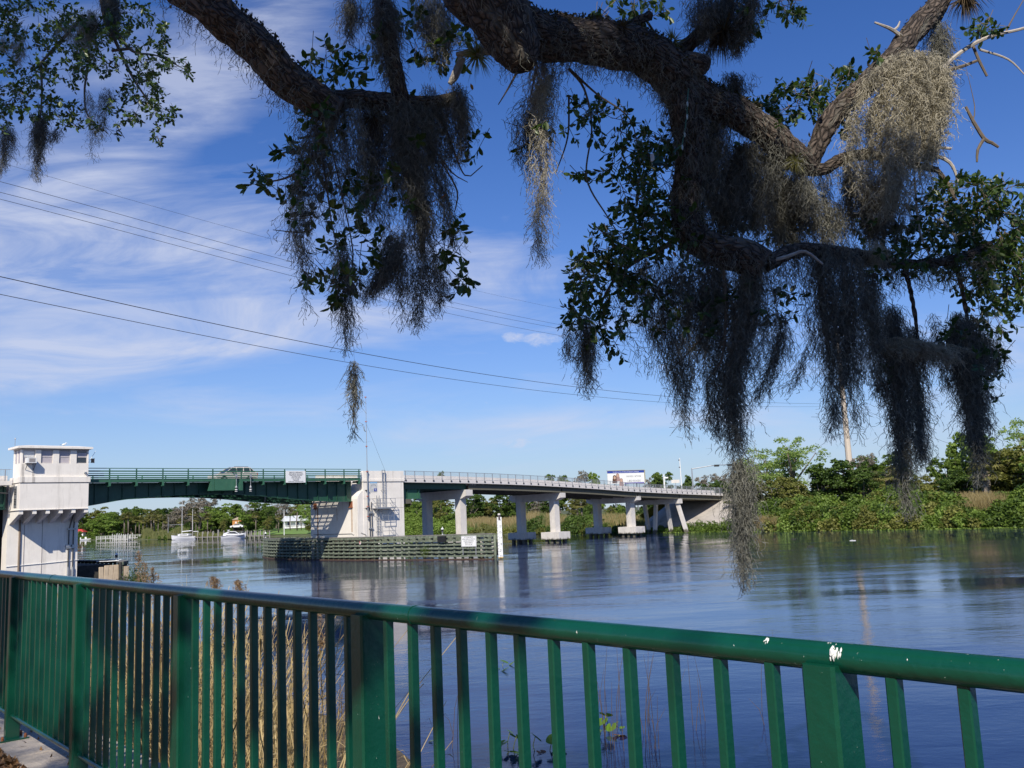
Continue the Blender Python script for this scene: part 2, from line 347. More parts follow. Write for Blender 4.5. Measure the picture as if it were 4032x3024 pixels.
def shore_D(px):                                    # distance at which the far waterline stands behind a column of the picture
    return float(np.interp(px, [0, 317, 610, 728, 930, 1175, 1600, 2250, 2605, 3053, 3571, 4024, 4500], [480, 460, 362, 326, 300, 282, 231, 172, 157, 139, 123, 113, 100]))
# the lawn of the white house
LAWN = mat('mown_lawn', (.16, .26, .05), .95, var=.2, vscale=.3, bump=.3, bscale=8)
lw = MB(); 
lw.add([(-92, 312, .75), (-60, 275, .75), (-30, 300, 2.3), (-62, 350, 2.6), (-104, 352, 2.4)], [(0, 1, 2, 3, 4)]); o = part('lawn', lw, LAWN); o['kind'] = 'structure'

# near side: sea wall, coping and the park's ground
FD = np.array([-.6615, .7499, 0]); FN = np.array([-.7499, -.6615, 0])        # along the fence, and towards the land
F0 = np.array([0, 2.672, 0])
def FP(s, n=0., z=0.): return tuple(F0 + FD * s + FN * n + np.array([0, 0, z]))
GZ = 3.12
COPING = mat('coping_concrete', (.46, .40, .33), .9, var=.16, vscale=2.2, bump=.5, bscale=35, stain=((.16, .12, .09), .8, 1, 3.5))
LEAFG = mat('leaf_litter_soil', (.15, .085, .045), .95, var=.5, vscale=6, bump=.8, bscale=40)
def fbox(mb, s0, s1, n0, n1, z0, z1):
    return mb.hexa([FP(s0, n0, z0), FP(s1, n0, z0), FP(s1, n1, z0), FP(s0, n1, z0)], [FP(s0, n0, z1), FP(s1, n0, z1), FP(s1, n1, z1), FP(s0, n1, z1)])
sw = MB(); fbox(sw, -45, 105, -.50, -.10, -1.5, GZ - .15); o = part('sea_wall', sw, COPING); o['kind'] = 'structure'
cw = MB()
for k in range(-16, 38): fbox(cw, k * 2.7 + .012, (k + 1) * 2.7, -.55, .15, GZ - .148, GZ)
o = part('coping', cw, COPING); o['kind'] = 'structure'; o.modifiers.new('b', 'BEVEL').width = .008
gb = MB(); gb.add([FP(-60, .15, GZ - .02), FP(105, .15, GZ - .02), FP(105, 90, GZ + .4), FP(-60, 90, GZ + .4)], [(0, 1, 2, 3)])
o = part('ground', gb, LEAFG); o['kind'] = 'structure'
# mud shelf the reeds stand on
mb_ = MB(); mp_ = []
for s_, wdt in ((1, 1.2), (3, 2.4), (6, 5), (10, 7.5), (16, 9.5), (24, 10), (40, 9), (60, 8), (90, 7)):
    mp_.append([FP(s_, -.5, .55), FP(s_, -.5 - wdt * .5, .32), FP(s_, -.5 - wdt, -.05), FP(s_, -1 - wdt * 1.3, -.8)])
vv = [q for r_ in mp_ for q in r_]; ff = [(i * 4 + j, i * 4 + j + 1, i * 4 + j + 5, i * 4 + j + 4) for i in range(len(mp_) - 1) for j in range(3)]
mb_.add(vv, ff); MUD = mat('mud', (.10, .075, .045), .9, var=.4, vscale=3, bump=.8, bscale=18)
o = part('mud_bank', mb_, MUD, smooth=True); o['kind'] = 'structure'

# ================================================================== BRIDGE
# profile of the approach road (height of the railing top)
def zr(u): return float(np.interp(u, [-200, -60, -40, 0, 6, 15.4, 22, 29, 35.5, 43, 52, 65, 78.6, 120, 200], [5.5, 9.9, 10.35, 10.47, 10.33, 10.15, 9.97, 9.72, 9.43, 9.05, 8.5, 7.93, 7.42, 5.9, 4.6]))
WID = 11.0
# ---- bascule span
bs = bth('bascule_span', 'dark green steel drawbridge span with arched girders between the tower and the white pier', 'drawbridge', -16, 5, 9.2)
girt = [(-31.2, 6.98), (-30.67, 7.04), (-27.79, 7.51), (-24.24, 7.83), (-21, 7.95), (-18, 7.95), (-15, 7.83), (-12.85, 7.66), (-8.29, 7.17), (-3.41, 6.83), (-.85, 6.80)]
def arch(u): return float(np.interp(u, [a[0] for a in girt], [a[1] for a in girt]))
for vv_ in (1.25, 9.6):
    m_ = MB(); us = np.linspace(-31.2, -.85, 40)
    poly = [(u, arch(u)) for u in us] + [(u, 9.15) for u in us[::-1]]
    m_.prism(poly, vv_, vv_ + .03, 'y'); girder = part('girder', m_, BGREEN, bs)
    m_ = MB()
    for i in range(len(us) - 1):
        a, b_ = us[i], us[i + 1]; m_.hexa([(a, vv_ - .2, arch(a) - .04), (b_, vv_ - .2, arch(b_) - .04), (b_, vv_ + .23, arch(b_) - .04), (a, vv_ + .23, arch(a) - .04)],
                                          [(a, vv_ - .2, arch(a)), (b_, vv_ - .2, arch(b_)), (b_, vv_ + .23, arch(b_)), (a, vv_ + .23, arch(a))])
    part('flange', m_, BGREEN_L if vv_ < 5 else BGREEN, girder)
    for u in np.arange(-30.2, -1, 1.3):
        st_ = MB(); st_.box(u - .012, u + .012, vv_ - .14, vv_, arch(u) + .003, 9.12)
        part('stiffener', st_, BGREEN, girder)
for sgn, v0 in ((0, -.08), (1, WID - .05)):          # edge beams
    m_ = MB(); m_.box(-31.3, -.45, v0, v0 + .13, 9.16, 9.44); m_.box(-31.3, -.45, v0 - (.05 if not sgn else 0), v0 + .2, 9.44, 9.465); part('edge_beam', m_, BGREEN_L, bs)
m_ = MB()                                            # open steel deck: bars with daylight between
for v in np.arange(2.1, 9.4, .24): m_.box(-31.2, -.5, v, v + .09, 9.09, 9.12)
for u in np.arange(-31.1, -.5, .46): m_.box(u, u + .15, 2.1, 9.4, 9.07, 9.10)
g_ = part('open_grid_deck', m_, BGREEN, bs, kind='stuff')
m_ = MB(); m_.box(-31.2, -.5, .12, 1.9, 9.2, 9.36); m_.box(-31.2, -.5, 9.6, WID - .1, 9.2, 9.36); part('footway', m_, SLAB_C, bs)
m_ = MB()
for v in (1.95, 3.4, 4.9, 6.4, 7.9, 9.45): m_.box(-31.2, -.5, v - .06, v + .06, 8.7, 9.0)
part('stringers', m_, BGREEN, bs)
for u in np.arange(-29.3, -1, 2.6):
    m_ = MB(); m_.box(u - .1, u + .1, 1.3, 9.58, max(8.1, arch(u) + .25), 8.69); part('floor_beam', m_, BGREEN, bs)
# cross frames low between the girders
m_ = MB()
for u0_, u1_ in ((-30, -25), (-25, -20), (-12, -7.5), (-7.5, -2)):
    m_.bar((u0_, 1.4, arch(u0_) + .12), (u1_, 9.5, arch(u1_) + .12), .16); m_.bar((u0_, 9.5, arch(u0_) + .12), (u1_, 1.4, arch(u1_) + .12), .16)
part('bracing', m_, BGREEN, bs)
POSTS = [-29.31, -26.76, -24.15, -21.54, -18.9, -16.3, -15.7, -13.12, -10.51, -7.89, -5.29, -2.72, -.62]
def rail_post_mesh(far=False):
    m_ = MB(); s_ = -1 if far else 1
    m_.box(-.05, .05, -.09, .01, 8.78, 10.42)
    m_.box(-.11, .11, -.105, -.09, 8.78, 9.46)
    m_.prism([(.01, 9.14), (.01, 8.80), (.14, 8.80), (.55, 8.98), (1.24, 9.05), (1.24, 9.14)], -.02, .02, 'x')
    m_.prism([(.01, 8.74), (.14, 8.74), (.56, 8.93), (1.24, 9.0), (1.24, 9.05), (.55, 8.98), (.14, 8.80), (.01, 8.80)], -.09, .09, 'x')
    return m_
pm = rail_post_mesh(); base_me = mesh_from('rail_post', pm.v, pm.f); base_me.materials.append(BGREEN_L)
for vv_, rz_ in ((0, 0), (WID, pi)):
    for u in POSTS:
        o = bpy.data.objects.new('rail_post', base_me); COL.objects.link(o); o.parent = bs; o.location = (u + 16, vv_ - 5, -9.2); o.rotation_euler = (0, 0, rz_)
for v0 in (-.10, WID + .02):
    for dz, hh in ((0, .07), (.27, .12), (.49, .07), (.69, .12), (.88, .07)):
        m_ = MB(); m_.box(-31.3, -.40, v0 - .03, v0 + .03, 10.47 - dz - hh / 2, 10.47 - dz + hh / 2); part('railing_bar', m_, BGREEN_L, bs)
m_ = MB(); m_.box(-18.75, -16.35, -.14, -.09, 8.22, 9.42); lk = part('centre_lock_panel', m_, BGREEN_L, bs, label='riveted green plate at the meeting of the two leaves')
m_ = MB()
for i in range(13):
    for z_ in (8.30, 9.34): m_.box(-18.65 + i * .183, -18.62 + i * .183, -.152, -.138, z_ - .015, z_ + .015)
for z_ in np.arange(8.4, 9.3, .15):
    m_.box(-18.98, -18.95, -.112, -.10, z_, z_ + .03); m_.box(-15.75, -15.72, -.112, -.10, z_, z_ + .03)
part('rivets', m_, BGREEN, lk, kind='stuff')
for u in (-16.28, -15.72, -18.95):
    m_ = MB(); m_.box(u - .17, u + .17, -.10, .02, 8.2, 9.42); m_.prism([(u - .5, 8.2), (u - .17, 8.2), (u - .17, 9.3)], -.06, .02, 'y'); part('bracket_plate', m_, BGREEN_L, bs)
for u in (-16.15 - .25, -14.75):                    # hanging navigation lamps
    t_ = bth('navigation_lamp', 'grey navigation lamp hanging under the drawbridge railing, ' + ('left one, in front of the car' if u < -16 else 'right one, beside the centre gap'), 'lamp', u, -.28, 9.9, 'navigation lamps hanging off the drawbridge')
    m_ = MB(); m_.tube([(u, -.28, 9.75), (u, -.28, 8.75)], .03, 6); m_.box(u - .09, u + .09, -.36, -.2, 9.55, 9.9); m_.bar((u, -.28, 9.8), (u, -.05, 9.8), .04); part('hanger', m_, GALV, t_)
    m_ = MB(); m_.lathe([(.02, .62), (.09, .5), (.13, .45), (.13, .36)], (u, -.28, 8.1), 10); part('cap', m_, GALV, t_)
    m_ = MB(); m_.lathe([(.115, .36), (.115, .22)], (u, -.28, 8.1), 10); m_.lathe([(.115, .14), (.115, .02)], (u, -.28, 8.1), 10); part('lens', m_, BLACK, t_)
    m_ = MB(); m_.lathe([(.135, .22), (.135, .14)], (u, -.28, 8.1), 10); m_.lathe([(.14, .02), (.14, -.02)], (u, -.28, 8.1), 10); part('guard', m_, WHITEP, t_)

# ---- bascule pier
RSTAIN = mat('faint_rust_run', (.56, .44, .33), .9, var=.2, vscale=4)
pr = bth('bridge_pier', 'massive white concrete drawbridge pier with ladders, mast and number plaque', 'pier', 3, 5, 0)
m_ = MB(); m_.box(0, 6, 0, 10, -2, 9.0); pb = part('pier_body', m_, PIER_C, pr)
m_ = MB(); m_.prism([(0, 8.0), (-.25, 7.9), (-.75, 7.35), (-.85, 7.0), (-.85, -2), (0, -2)], .03, 9.97, 'y'); part('pier_nose', m_, PIER_C, pr)
m_ = MB(); m_.box(-.08, 6.1, -.10, 10.1, 9.02, 9.3); m_.box(-.02, 6.04, -.04, .5, 9.3, 10.3); m_.box(-.02, 6.04, 9.6, 10.1, 9.3, 10.3); m_.box(.02, 5.98, .3, 9.7, 9.1, 9.25); part('parapet', m_, PIER_C, pr)
m_ = MB(); m_.box(-.01, 6.01, -.012, .0, 5.85, 5.87); m_.box(-.01, 6.01, -.012, 0, 7.0, 7.015); m_.box(.48, .50, -.012, 0, 2, 5.85)
part('form_joint', m_, mat('joint_shadow_dirt', (.25, .22, .19), .9), pr)  # thin dark strips along the form joints
for y0_, y1_ in ((1.05, 1.35), (8.75, 8.9), (4.2, 4.3)): part('rust_stain', MB().box(-.866, -.852, y0_, y1_, 3.2 if y0_ < 2 else 4.6, 6.04), RSTAIN, pr)
m_ = MB(); m_.box(-.95, -.55, 1.0, 1.6, 6.05, 6.78); m_.box(-1.05, -.5, .95, 1.7, 6.02, 6.10); m_.box(-.95, -.55, 8.6, 9.2, 6.05, 6.78); part('bearing', m_, RUST, pr)
m_ = MB(); m_.box(-.868, -.852, 8.3, 8.5, 2, 6.3); part('rust_stain', m_, mat('rust_run', (.32, .18, .10), .9, var=.3, vscale=4), pr)
m_ = MB(); m_.tube([(-.9, 9.3, 3.0), (-.9, 1.2, 3.0), (-.9, .9, 2.85), (-.4, -.05, 3.05), (-.02, -.06, 2.9), (.2, -.06, 2.8), (.2, -.06, 2.5)], .025, 5); part('conduit', m_, PIPE, pr)
# mast with faded red lamps
ms = bth('antenna_mast', 'tall thin white mast with small red lamps clamped to the pier', 'mast', .42, -.25, 4.6)
m_ = MB(); m_.tube([(.42, -.25, 4.7), (.42, -.25, 10.4)], .07, 8); m_.tube([(.42, -.25, 10.4), (.42, -.25, 16.2), (.42, -.25, 19.1)], [.045, .035, .025], 6); part('pole', m_, GALV, ms)
for z_ in (19.1, 16.15, 13.2, 10.2, 7.3, 6.1, 4.95):
    m_ = MB(); m_.lathe([(.03, -.1), (.09, -.08), (.10, 0), (.04, .06)], (.42 - .09, -.32, z_), 8); m_.box(.22, .55, -.34, -.24, z_ - .02, z_ + .02); part('obstruction_lamp', m_, REDL, ms)
m_ = MB(); m_.tube([(.42, -.25, 15.9), (3.0, -.28, 10.35)], .014, 4); part('stay_wire', m_, PIPE, ms)
for z_ in (8.0, 5.9): 
    m_ = MB(); m_.box(.2, .65, -.3, -.0, z_, z_ + .04); part('clamp', m_, PIPE, ms)
# plaque
pq = bth('mural_plaque', 'pale picture plaque with a blue nine square on the white pier', 'plaque', 1.45, 0, 8.4)
m_ = MB(); m_.box(.90, 2.0, -.03, -.004, 7.8, 8.99); part('panel', m_, mat('plaque_panel', (.58, .58, .56), .6), pq)
m_ = MB(); m_.box(.91, 1.99, -.036, -.031, 8.82, 8.985); part('sky_band', m_, PALEBLUE, pq)
m_ = MB(); m_.box(1.52, 1.93, -.038, -.031, 7.86, 8.22); part('number_square', m_, BLUE, pq)
m_ = MB(); m_.prism([(1.02, 8.2), (1.08, 8.2), (1.1, 8.45), (1.25, 8.58), (1.65, 8.58), (1.8, 8.45), (1.82, 8.25), (1.9, 8.25), (1.88, 8.5), (1.7, 8.68), (1.2, 8.68), (1.04, 8.5)], -.038, -.031, 'y'); part('arch_drawing', m_, mat('plaque_grey', (.36, .38, .38), .6), pq)
text('9', .36, WHITEP, pq, Matrix.Translation((1.72 - 1.45, -.042, 8.04 - 8.4)) @ FACE_V)
PF = mat('plaque_faint', (.42, .44, .43), .6)
text('1', .34, PF, pq, Matrix.Translation((1.10 - 1.45, -.042, 8.03 - 8.4)) @ FACE_V); text('6', .34, PF, pq, Matrix.Translation((1.30 - 1.45, -.042, 8.03 - 8.4)) @ FACE_V)
# ladders, landings
def ladder(name, label, u0, u1, v, z0, z1, parent=None):
    t_ = bth(name, label, 'ladder', (u0 + u1) / 2, v, z0, 'ladders on the white pier')
    for u in (u0, u1): m_ = MB(); m_.box(u - .025, u + .025, v - .03, v + .03, z0, z1); part('stringer', m_, GALV, t_)
    for z_ in np.arange(z0 + .2, z1 - .1, .31): m_ = MB(); m_.tube([(u0, v, z_), (u1, v, z_)], .016, 5, False); part('rung', m_, GALV, t_)
    for z_ in np.arange(z0 + .5, z1, 1.5):
        m_ = MB(); m_.box(u0 - .015, u0 + .015, v, -.0, z_, z_ + .05); m_.box(u1 - .015, u1 + .015, v, 0, z_, z_ + .05); part('bracket', m_, GALV, t_)
    return t_
ld = ladder('ladder', 'upper steel ladder from the pier parapet down to the landing', 2.55, 2.95, -.32, 5.95, 9.3)
m_ = MB(); m_.box(2.52, 2.58, -.37, -.28, 9.3, 10.36); m_.box(2.92, 2.98, -.37, -.28, 9.3, 10.36); m_.box(2.52, 2.98, -.37, -.28, 10.33, 10.38); part('grab_hoop', m_, GALV, ld)
ladder('ladder', 'lower steel ladder from the landing down to the fender', 1.65, 2.05, -.32, 2.6, 7.35)
def landing(label, u0, u1, z0, hgt, z, legs):
    t_ = bth('landing', label, 'landing', u0, -.6, z, 'steel landings on the white pier')
    m_ = MB(); m_.box(u0, u1, -1.05, -.02, z - .12, z - .06); part('floor_plate', m_, GALV, t_); m_ = MB(); m_.box(u0, u1, -1.09, -1.05, z - .14, z + .03); part('kick_plate', m_, GALV, t_)
    pts_ = [u0 + .05, (u0 + u1) / 2, u1 - .05]
    for u in pts_: m_ = MB(); m_.box(u - .022, u + .022, -1.09, -1.045, z, z + hgt); part('post', m_, GALV, t_)
    for dz in (.5, 1.0):
        m_ = MB(); m_.box(u0, u1, -1.09, -1.045, z + hgt * dz - .04, z + hgt * dz); m_.box(u0, u0 + .04, -1.07, 0, z + hgt * dz - .04, z + hgt * dz); m_.box(u1 - .04, u1, -1.07, 0, z + hgt * dz - .04, z + hgt * dz); part('rail', m_, GALV, t_)
    m_ = MB(); m_.bar((u1 - .8, -1.07, z + hgt), (u1 - .2, -1.07, z), .03); part('brace', m_, GALV, t_)
    if legs:
        m_ = MB(); m_.bar((u0 + .1, -1.0, z - .1), (u0 + .1, -.05, z - .9), .04); m_.bar((u1 - .1, -1.0, z - .1), (u1 - .1, -.05, z - .9), .04); part('strut', m_, GALV, t_)
    return t_
landing('upper galvanised landing with rails halfway up the pier face', 1.25, 3.9, 0, 1.08, 5.9, True)
landing('lower galvanised landing at the foot of the pier ladder', 1.85, 3.85, 0, 1.1, 2.62, False)
# lower hanging frame under the upper landing
t_ = bth('maintenance_cage', 'empty square steel frame bolted below the upper landing', 'cage', 3, -.5, 4.5)
m_ = MB()
for u in (2.3, 3.15, 4.0): m_.box(u - .022, u + .022, -.62, -.57, 4.35, 5.55)
for z_ in (4.35, 4.9, 5.5): m_.box(2.3, 4.0, -.62, -.57, z_, z_ + .045)
m_.box(4.0, 4.04, -.6, 0, 5.45, 5.5); m_.box(2.28, 2.32, -.6, 0, 5.45, 5.5); part('rails', m_, GALV, t_)
for u, top in ((.78, 6.55), (1.08, 6.6)):
    t_ = bth('cable_conduit', 'dark cable conduit running down the pier beside the mast, ' + ('left of the pair' if u < 1 else 'right of the pair'), 'conduit', u, -.12, 2.6, 'cable conduits on the white pier')
    m_ = MB(); m_.tube([(u, -.12, 2.5), (u, -.12, 5.6), (u - .08, -.12, 6.1), (u - .2 if u < 1 else u - .02, -.12, top)], .055, 7); part('pipe', m_, PIPE, t_)
    m_ = MB(); m_.box(u - .13, u + .13, -.24, -.0, 5.25, 5.5); m_.box(u - .14, u + .14, -.2, 0, 3.45, 3.6); part('bracket', m_, GALV, t_)

# ---- approach spans (right)
ap = bth('approach_span', 'grey concrete approach bridge sloping down to the right bank with fine metal railing', 'bridge', 40, 5, 8)
def strip(m_, u0_, u1_, v0, v1, dz0, dz1, n=30):
    us = np.linspace(u0_, u1_, n)
    for a, b_ in zip(us[:-1], us[1:]):
        m_.hexa([(a, v0, zr(a) - dz0), (b_, v0, zr(b_) - dz0), (b_, v1, zr(b_) - dz0), (a, v1, zr(a) - dz0)], [(a, v0, zr(a) - dz1), (b_, v0, zr(b_) - dz1), (b_, v1, zr(b_) - dz1), (a, v1, zr(a) - dz1)])
m_ = MB(); strip(m_, 6.12, 79, .12, WID - .12, 1.42, 1.22); part('deck_slab', m_, SLAB_C, ap)
m_ = MB(); strip(m_, 6.12, 79, .0, .11, 1.42, 1.04); part('edge_beam', m_, SLAB_C, ap)
m_ = MB(); strip(m_, 6.12, 79, WID - .11, WID, 1.42, 1.04); part('edge_beam', m_, SLAB_C, ap)
m_ = MB(); strip(m_, 6.12, 79, 1.75, 2.0, 1.22, .42); part('barrier', m_, SLAB_C, ap)
m_ = MB(); strip(m_, 6.12, 79, WID - 2, WID - 1.75, 1.22, .42); part('barrier', m_, SLAB_C, ap)
m_ = MB(); strip(m_, 6.12, 79, 2.0, WID - 2.0, 1.218, 1.19); part('road_surface', m_, ASPH, ap)
for (ua, ub) in ((17.3, 35.6), (35.9, 53.9), (54.2, 65.7), (65.95, 79.0)):
    for v in (.55, 2.9, 5.3, 7.7, 10.1):
        m_ = MB()
        for (da, db, w_) in ((1.422, 1.55, .25), (1.55, 2.05, .09), (2.05, 2.22, .25)):
            us = np.linspace(ua, ub, 6)
            for a, b_ in zip(us[:-1], us[1:]):
                m_.hexa([(a, v - w_, zr(a) - db), (b_, v - w_, zr(b_) - db), (b_, v + w_, zr(b_) - db), (a, v + w_, zr(a) - db)], [(a, v - w_, zr(a) - da), (b_, v - w_, zr(b_) - da), (b_, v + w_, zr(b_) - da), (a, v + w_, zr(a) - da)])
        part('beam', m_, GREY_C, ap)
m_ = MB()
for v in (.9, 4, 7.3, 10.1):
    strip(m_, 6.1, 17.15, v - .02, v + .02, 2.15, 1.422, 4); strip(m_, 6.1, 17.15, v - .16, v + .16, 2.19, 2.15, 4)
part('steel_girder', m_, BGREEN, ap)
m_ = MB(); m_.box(6.1, 9.4, .95, 1.0, 6.95, 8.1); m_.box(6.1, 9.5, .75, 1.2, 6.87, 6.95); m_.box(7.2, 7.23, .8, .95, 6.95, 8.1); m_.box(9.0, 9.03, .8, .95, 6.95, 8.1); part('counterweight_girder', m_, BGREEN_L, ap)
m_ = MB(); m_.box(6.1, 7.6, .6, 2.6, 6.3, 6.86); part('bearing_block', m_, GREY_C, ap)
RPOST = [6.37 + 1.493 * k for k in range(49)]
m_ = MB(); m_.box(-.035, .035, -.02, .05, -1.04, -.02); m_.box(-.11, .11, -.06, .06, -1.1, -1.04); rp_me = mesh_from('railing_post', m_.v, m_.f); rp_me.materials.append(GALV)
m2_ = MB(); m2_.box(-.12, .12, -.10, -.002, -1.25, -1.10); br_me = mesh_from('post_bracket', m2_.v, m2_.f); br_me.materials.append(PIPE)
for v0, fl in ((.03, 0), (WID - .03, pi)):
    for u in RPOST:
        o = bpy.data.objects.new('railing_post', rp_me); COL.objects.link(o); o.parent = ap; o.location = (u - 40, v0 - 5, zr(u) - 8); o.rotation_euler = (0, 0, fl)
        if not fl: q = bpy.data.objects.new('post_bracket', br_me); COL.objects.link(q); q.parent = o
    for dz in (0, .93):
        m_ = MB(); strip(m_, 6.2, 79, v0 - .03, v0 + .03, dz + .05, dz, 40); part('railing_bar', m_, GALV, ap)
    m_ = MB()
    for u in np.arange(6.25, 79, .115):
        z_ = zr(u); m_.box(u - .007, u + .007, v0 - .007, v0 + .007, z_ - .93, z_ - .03)
    part('pickets', m_, GALV, ap, kind='stuff')
# bents
def bent(label, uc, ztop, zcb, foot):
    t_ = bth('concrete_bent', label, 'bridge support', uc, 5.5, 0, 'concrete bents under the approach bridge')
    m_ = MB(); m_.prism([(.3, zcb + .35), (1.3, zcb), (9.9, zcb), (10.8, zcb + .35), (10.8, ztop), (.3, ztop)], uc - .6, uc + .6, 'x'); part('cap_beam', m_, GREY_C, t_)
    for v in (2.1, 9.0):
        m_ = MB(); m_.box(uc - .52, uc + .52, v - .52, v + .52, 1.4 if foot else -2, zcb - .003); part('column', m_, GREY_C, t_)
        if foot:
            m_ = MB(); m_.box(uc - 1.25, uc + 1.25, v - 1.75, v + 1.75, .5, 1.55); f_ = part('footing', m_, GREY_C, t_)
            for du in (-.7, .7):
                for dv in (-1.1, 0, 1.1):
                    m_ = MB(); m_.box(uc + du - .22, uc + du + .22, v + dv - .22, v + dv + .22, -2, .497); part('pile', m_, GREY_C, f_)
    return t_
bent('grey two-column bent nearest the white pier, its feet behind the fender', 17.2, 7.9, 6.75, True)
bent('grey two-column bent in open water with footings on piles, middle of the three', 35.75, 7.2, 6.15, True)
bent('grey two-column bent with footings on piles, farthest out in the water', 54.1, 6.38, 5.4, True)
pbt = bth('pile_bent', 'low bent of raking square concrete piles standing by the sloped abutment', 'bridge support', 65.8, 5.5, 0)
m_ = MB(); m_.box(65.2, 66.4, .3, 10.8, 4.93, 5.76); part('cap_beam', m_, GREY_C, pbt)
for v, dv, du in ((.9, -1.6, 0), (3.1, 0, .9), (5.4, 0, -.9), (7.8, 0, .9), (10.2, 1.6, 0)):
    m_ = MB(); a = (65.8, v, 4.95); b_ = (65.8 + du, v + dv, -.5); m_.bar(b_, a, .55, .55, (1, 0, 0)); part('pile', m_, GREY_C, pbt)
# abutment slope paving and road embankment
ab = MB(); u1 = 70.5; u2 = 79.5
ab.add([BR(70.2, -9.5, .9), BR(69.5, 12.5, .9), BR(79.3, 11.6, 5.3), BR(79.3, -.8, 5.35), BR(82.5, -3.2, 5.9), BR(88, -9.5, 2.2), BR(79, -14, 1.6)],
       [(0, 1, 2, 3), (0, 3, 4, 5, 6)])
o = part('slope_paving', ab, SLOPE_C); o['kind'] = 'structure'
m_ = MB(); m_.box(79.0, 80.2, -.6, 11.6, 4.6, 6.3); part('abutment_wall', m_, GREY_C, ap)
em = MB()
def E_(u, v, z): return tuple(BR(u, v, z))
prev = None
for u in (79.6, 90, 105, 125, 160, 220, 320):
    z_ = zr(u) - 1.25 if u < 200 else 3.4
    row = [E_(u, -2.5 - (z_ - 2) * 2.2, 1.6), E_(u, -2.0, z_), E_(u, WID + 2, z_), E_(u, WID + 2 + (z_ - 2) * 2.2, 1.6)]
    if prev: em.add(prev + row, [(0, 1, 5, 4), (1, 2, 6, 5), (2, 3, 7, 6)])
    prev = row
o = part('road_embankment', em, GROUND); o['kind'] = 'structure'
rd = MB(); prev = None
for u in (79.2, 90, 105, 125, 160, 200, 320):
    z_ = (zr(u) - 1.25 if u < 200 else 3.4) + .03; row = [E_(u, 1.5, z_), E_(u, WID - 1.5, z_)]
    if prev: rd.add(prev + row, [(0, 1, 3, 2)])
    prev = row
o = part('road', rd, ASPH); o['kind'] = 'structure'
# left approach beyond the tower
la = bth('approach_span', 'green girder approach span with pale railing on the left of the tower', 'bridge', -45, 5, 8)
m_ = MB(); strip(m_, -110, -37.7, .12, WID - .12, 1.4, 1.2, 20); part('deck_slab', m_, SLAB_C, la)
m_ = MB(); strip(m_, -110, -37.7, -.0, .11, 1.4, 1.02, 20); part('edge_beam', m_, SLAB_C, la)
m_ = MB(); strip(m_, -110, -37.7, 1.3, 1.5, 1.2, .5, 20); part('barrier', m_, SLAB_C, la)
m_ = MB(); m_.box(-60, -37.8, 1.2, 1.24, 6.9, 8.9); m_.box(-60, -37.8, 1.0, 1.45, 6.85, 6.9)
for u in np.arange(-59, -38, 1.4): m_.box(u, u + .03, 1.05, 1.2, 6.9, 8.9)
part('girder', m_, BGREEN, la)
m_ = MB(); strip(m_, -110, -37.7, .02, .06, .04, 0, 20); strip(m_, -110, -37.7, .02, .06, .97, .93, 20); part('railing_bar', m_, GALV, la)
for k in range(12): 
    u = -38.25 - 1.49 * k; m_ = MB(); m_.box(u - .035, u + .035, .0, .07, zr(u) - 1.05, zr(u)); part('railing_post', m_, GALV, la)
m_ = MB()
for u in np.arange(-56, -37.9, .115): m_.box(u - .007, u + .007, .03, .05, zr(u) - .95, zr(u) - .03)
part('pickets', m_, GALV, la, kind='stuff')
m_ = MB(); m_.box(-72, -60.2, .3, 10.7, -1, 8.8); part('abutment_wall', m_, GREY_C, la); part('machinery_wall', MB().box(-60, -33, 8.0, 8.4, -1, 8.8), mat('sooty_wall', (.03, .03, .03), .9), la); strip(MB(), -37.7, -31.3, 1.6, WID, 1.4, 1.2, 4); part('deck_slab', MB().box(-37.7, -31.25, 3.0, WID - .1, 8.95, 9.15), SLAB_C, la)  # added wall; its near-black colour stands in for deep shade under the span
m_ = MB(); m_.tube([(-44, -.1, 8.55), (-39.5, -.12, 8.35), (-37.9, .4, 8.25)], .06, 7); part('conduit', m_, PIPE, la)
m_ = MB(); m_.tube([(-44, -.1, 9.0), (-39.0, -.12, 8.75), (-38.0, .3, 9.0)], .05, 7); part('conduit', m_, PIPE, la)

# ---- tower
STAINM = mat('drip_stain_grey', (.50, .46, .41), .9, var=.22, vscale=2)
tw = bth('bridge_tower', 'white concrete bridge tender tower with overhanging control room and grey windows', 'tower', -34.4, 3, 0)
m_ = MB(); m_.box(-37.5, -31.5, 1.5, 2.9, -2, 9.2); part('shaft', m_, WHITE_C, tw)
m_ = MB(); m_.box(-37.4, -31.62, -1.2, 1.45, 6.75, 9.05); part('lower_room', m_, WHITE_C, tw)
m_ = MB(); m_.box(-37.46, -31.50, -1.28, 1.48, 9.12, 9.62); part('band', m_, WHITE_C, tw)
m_ = MB(); m_.box(-37.38, -31.64, -1.18, 1.44, 9.05, 9.12) ; part('groove', m_, mat('groove_dirt', (.3, .28, .26), .9), tw)  # dark strip in the groove below the band
m_ = MB(); m_.box(-37.35, -31.66, -1.15, 1.0, 9.62, 10.82); part('control_room_wall', m_, WHITE_C, tw)
WN = [(-37.22, -36.20), (-35.74, -34.74), (-34.22, -33.26), (-32.72, -31.76)]
edges = [-37.35] + [k for w_ in WN for k in w_] + [-31.66]
for a, b_ in zip(edges[::2], edges[1::2]): part('window_pier', MB().box(a, b_, -1.15, -.95, 10.82, 12.0), WHITE_C, tw)
for a, b_ in ((-1.15 + .2, -.80), (-.15, 0), (.65, 1.0)): part('side_pier', MB().box(-37.35, -37.2, a, b_, 10.82, 12.0), WHITE_C, tw); part('side_pier', MB().box(-31.8, -31.66, a, b_, 10.82, 12.0), WHITE_C, tw)
part('back_wall', MB().box(-37.2, -31.8, .85, 1.0, 10.82, 12), WHITE_C, tw)
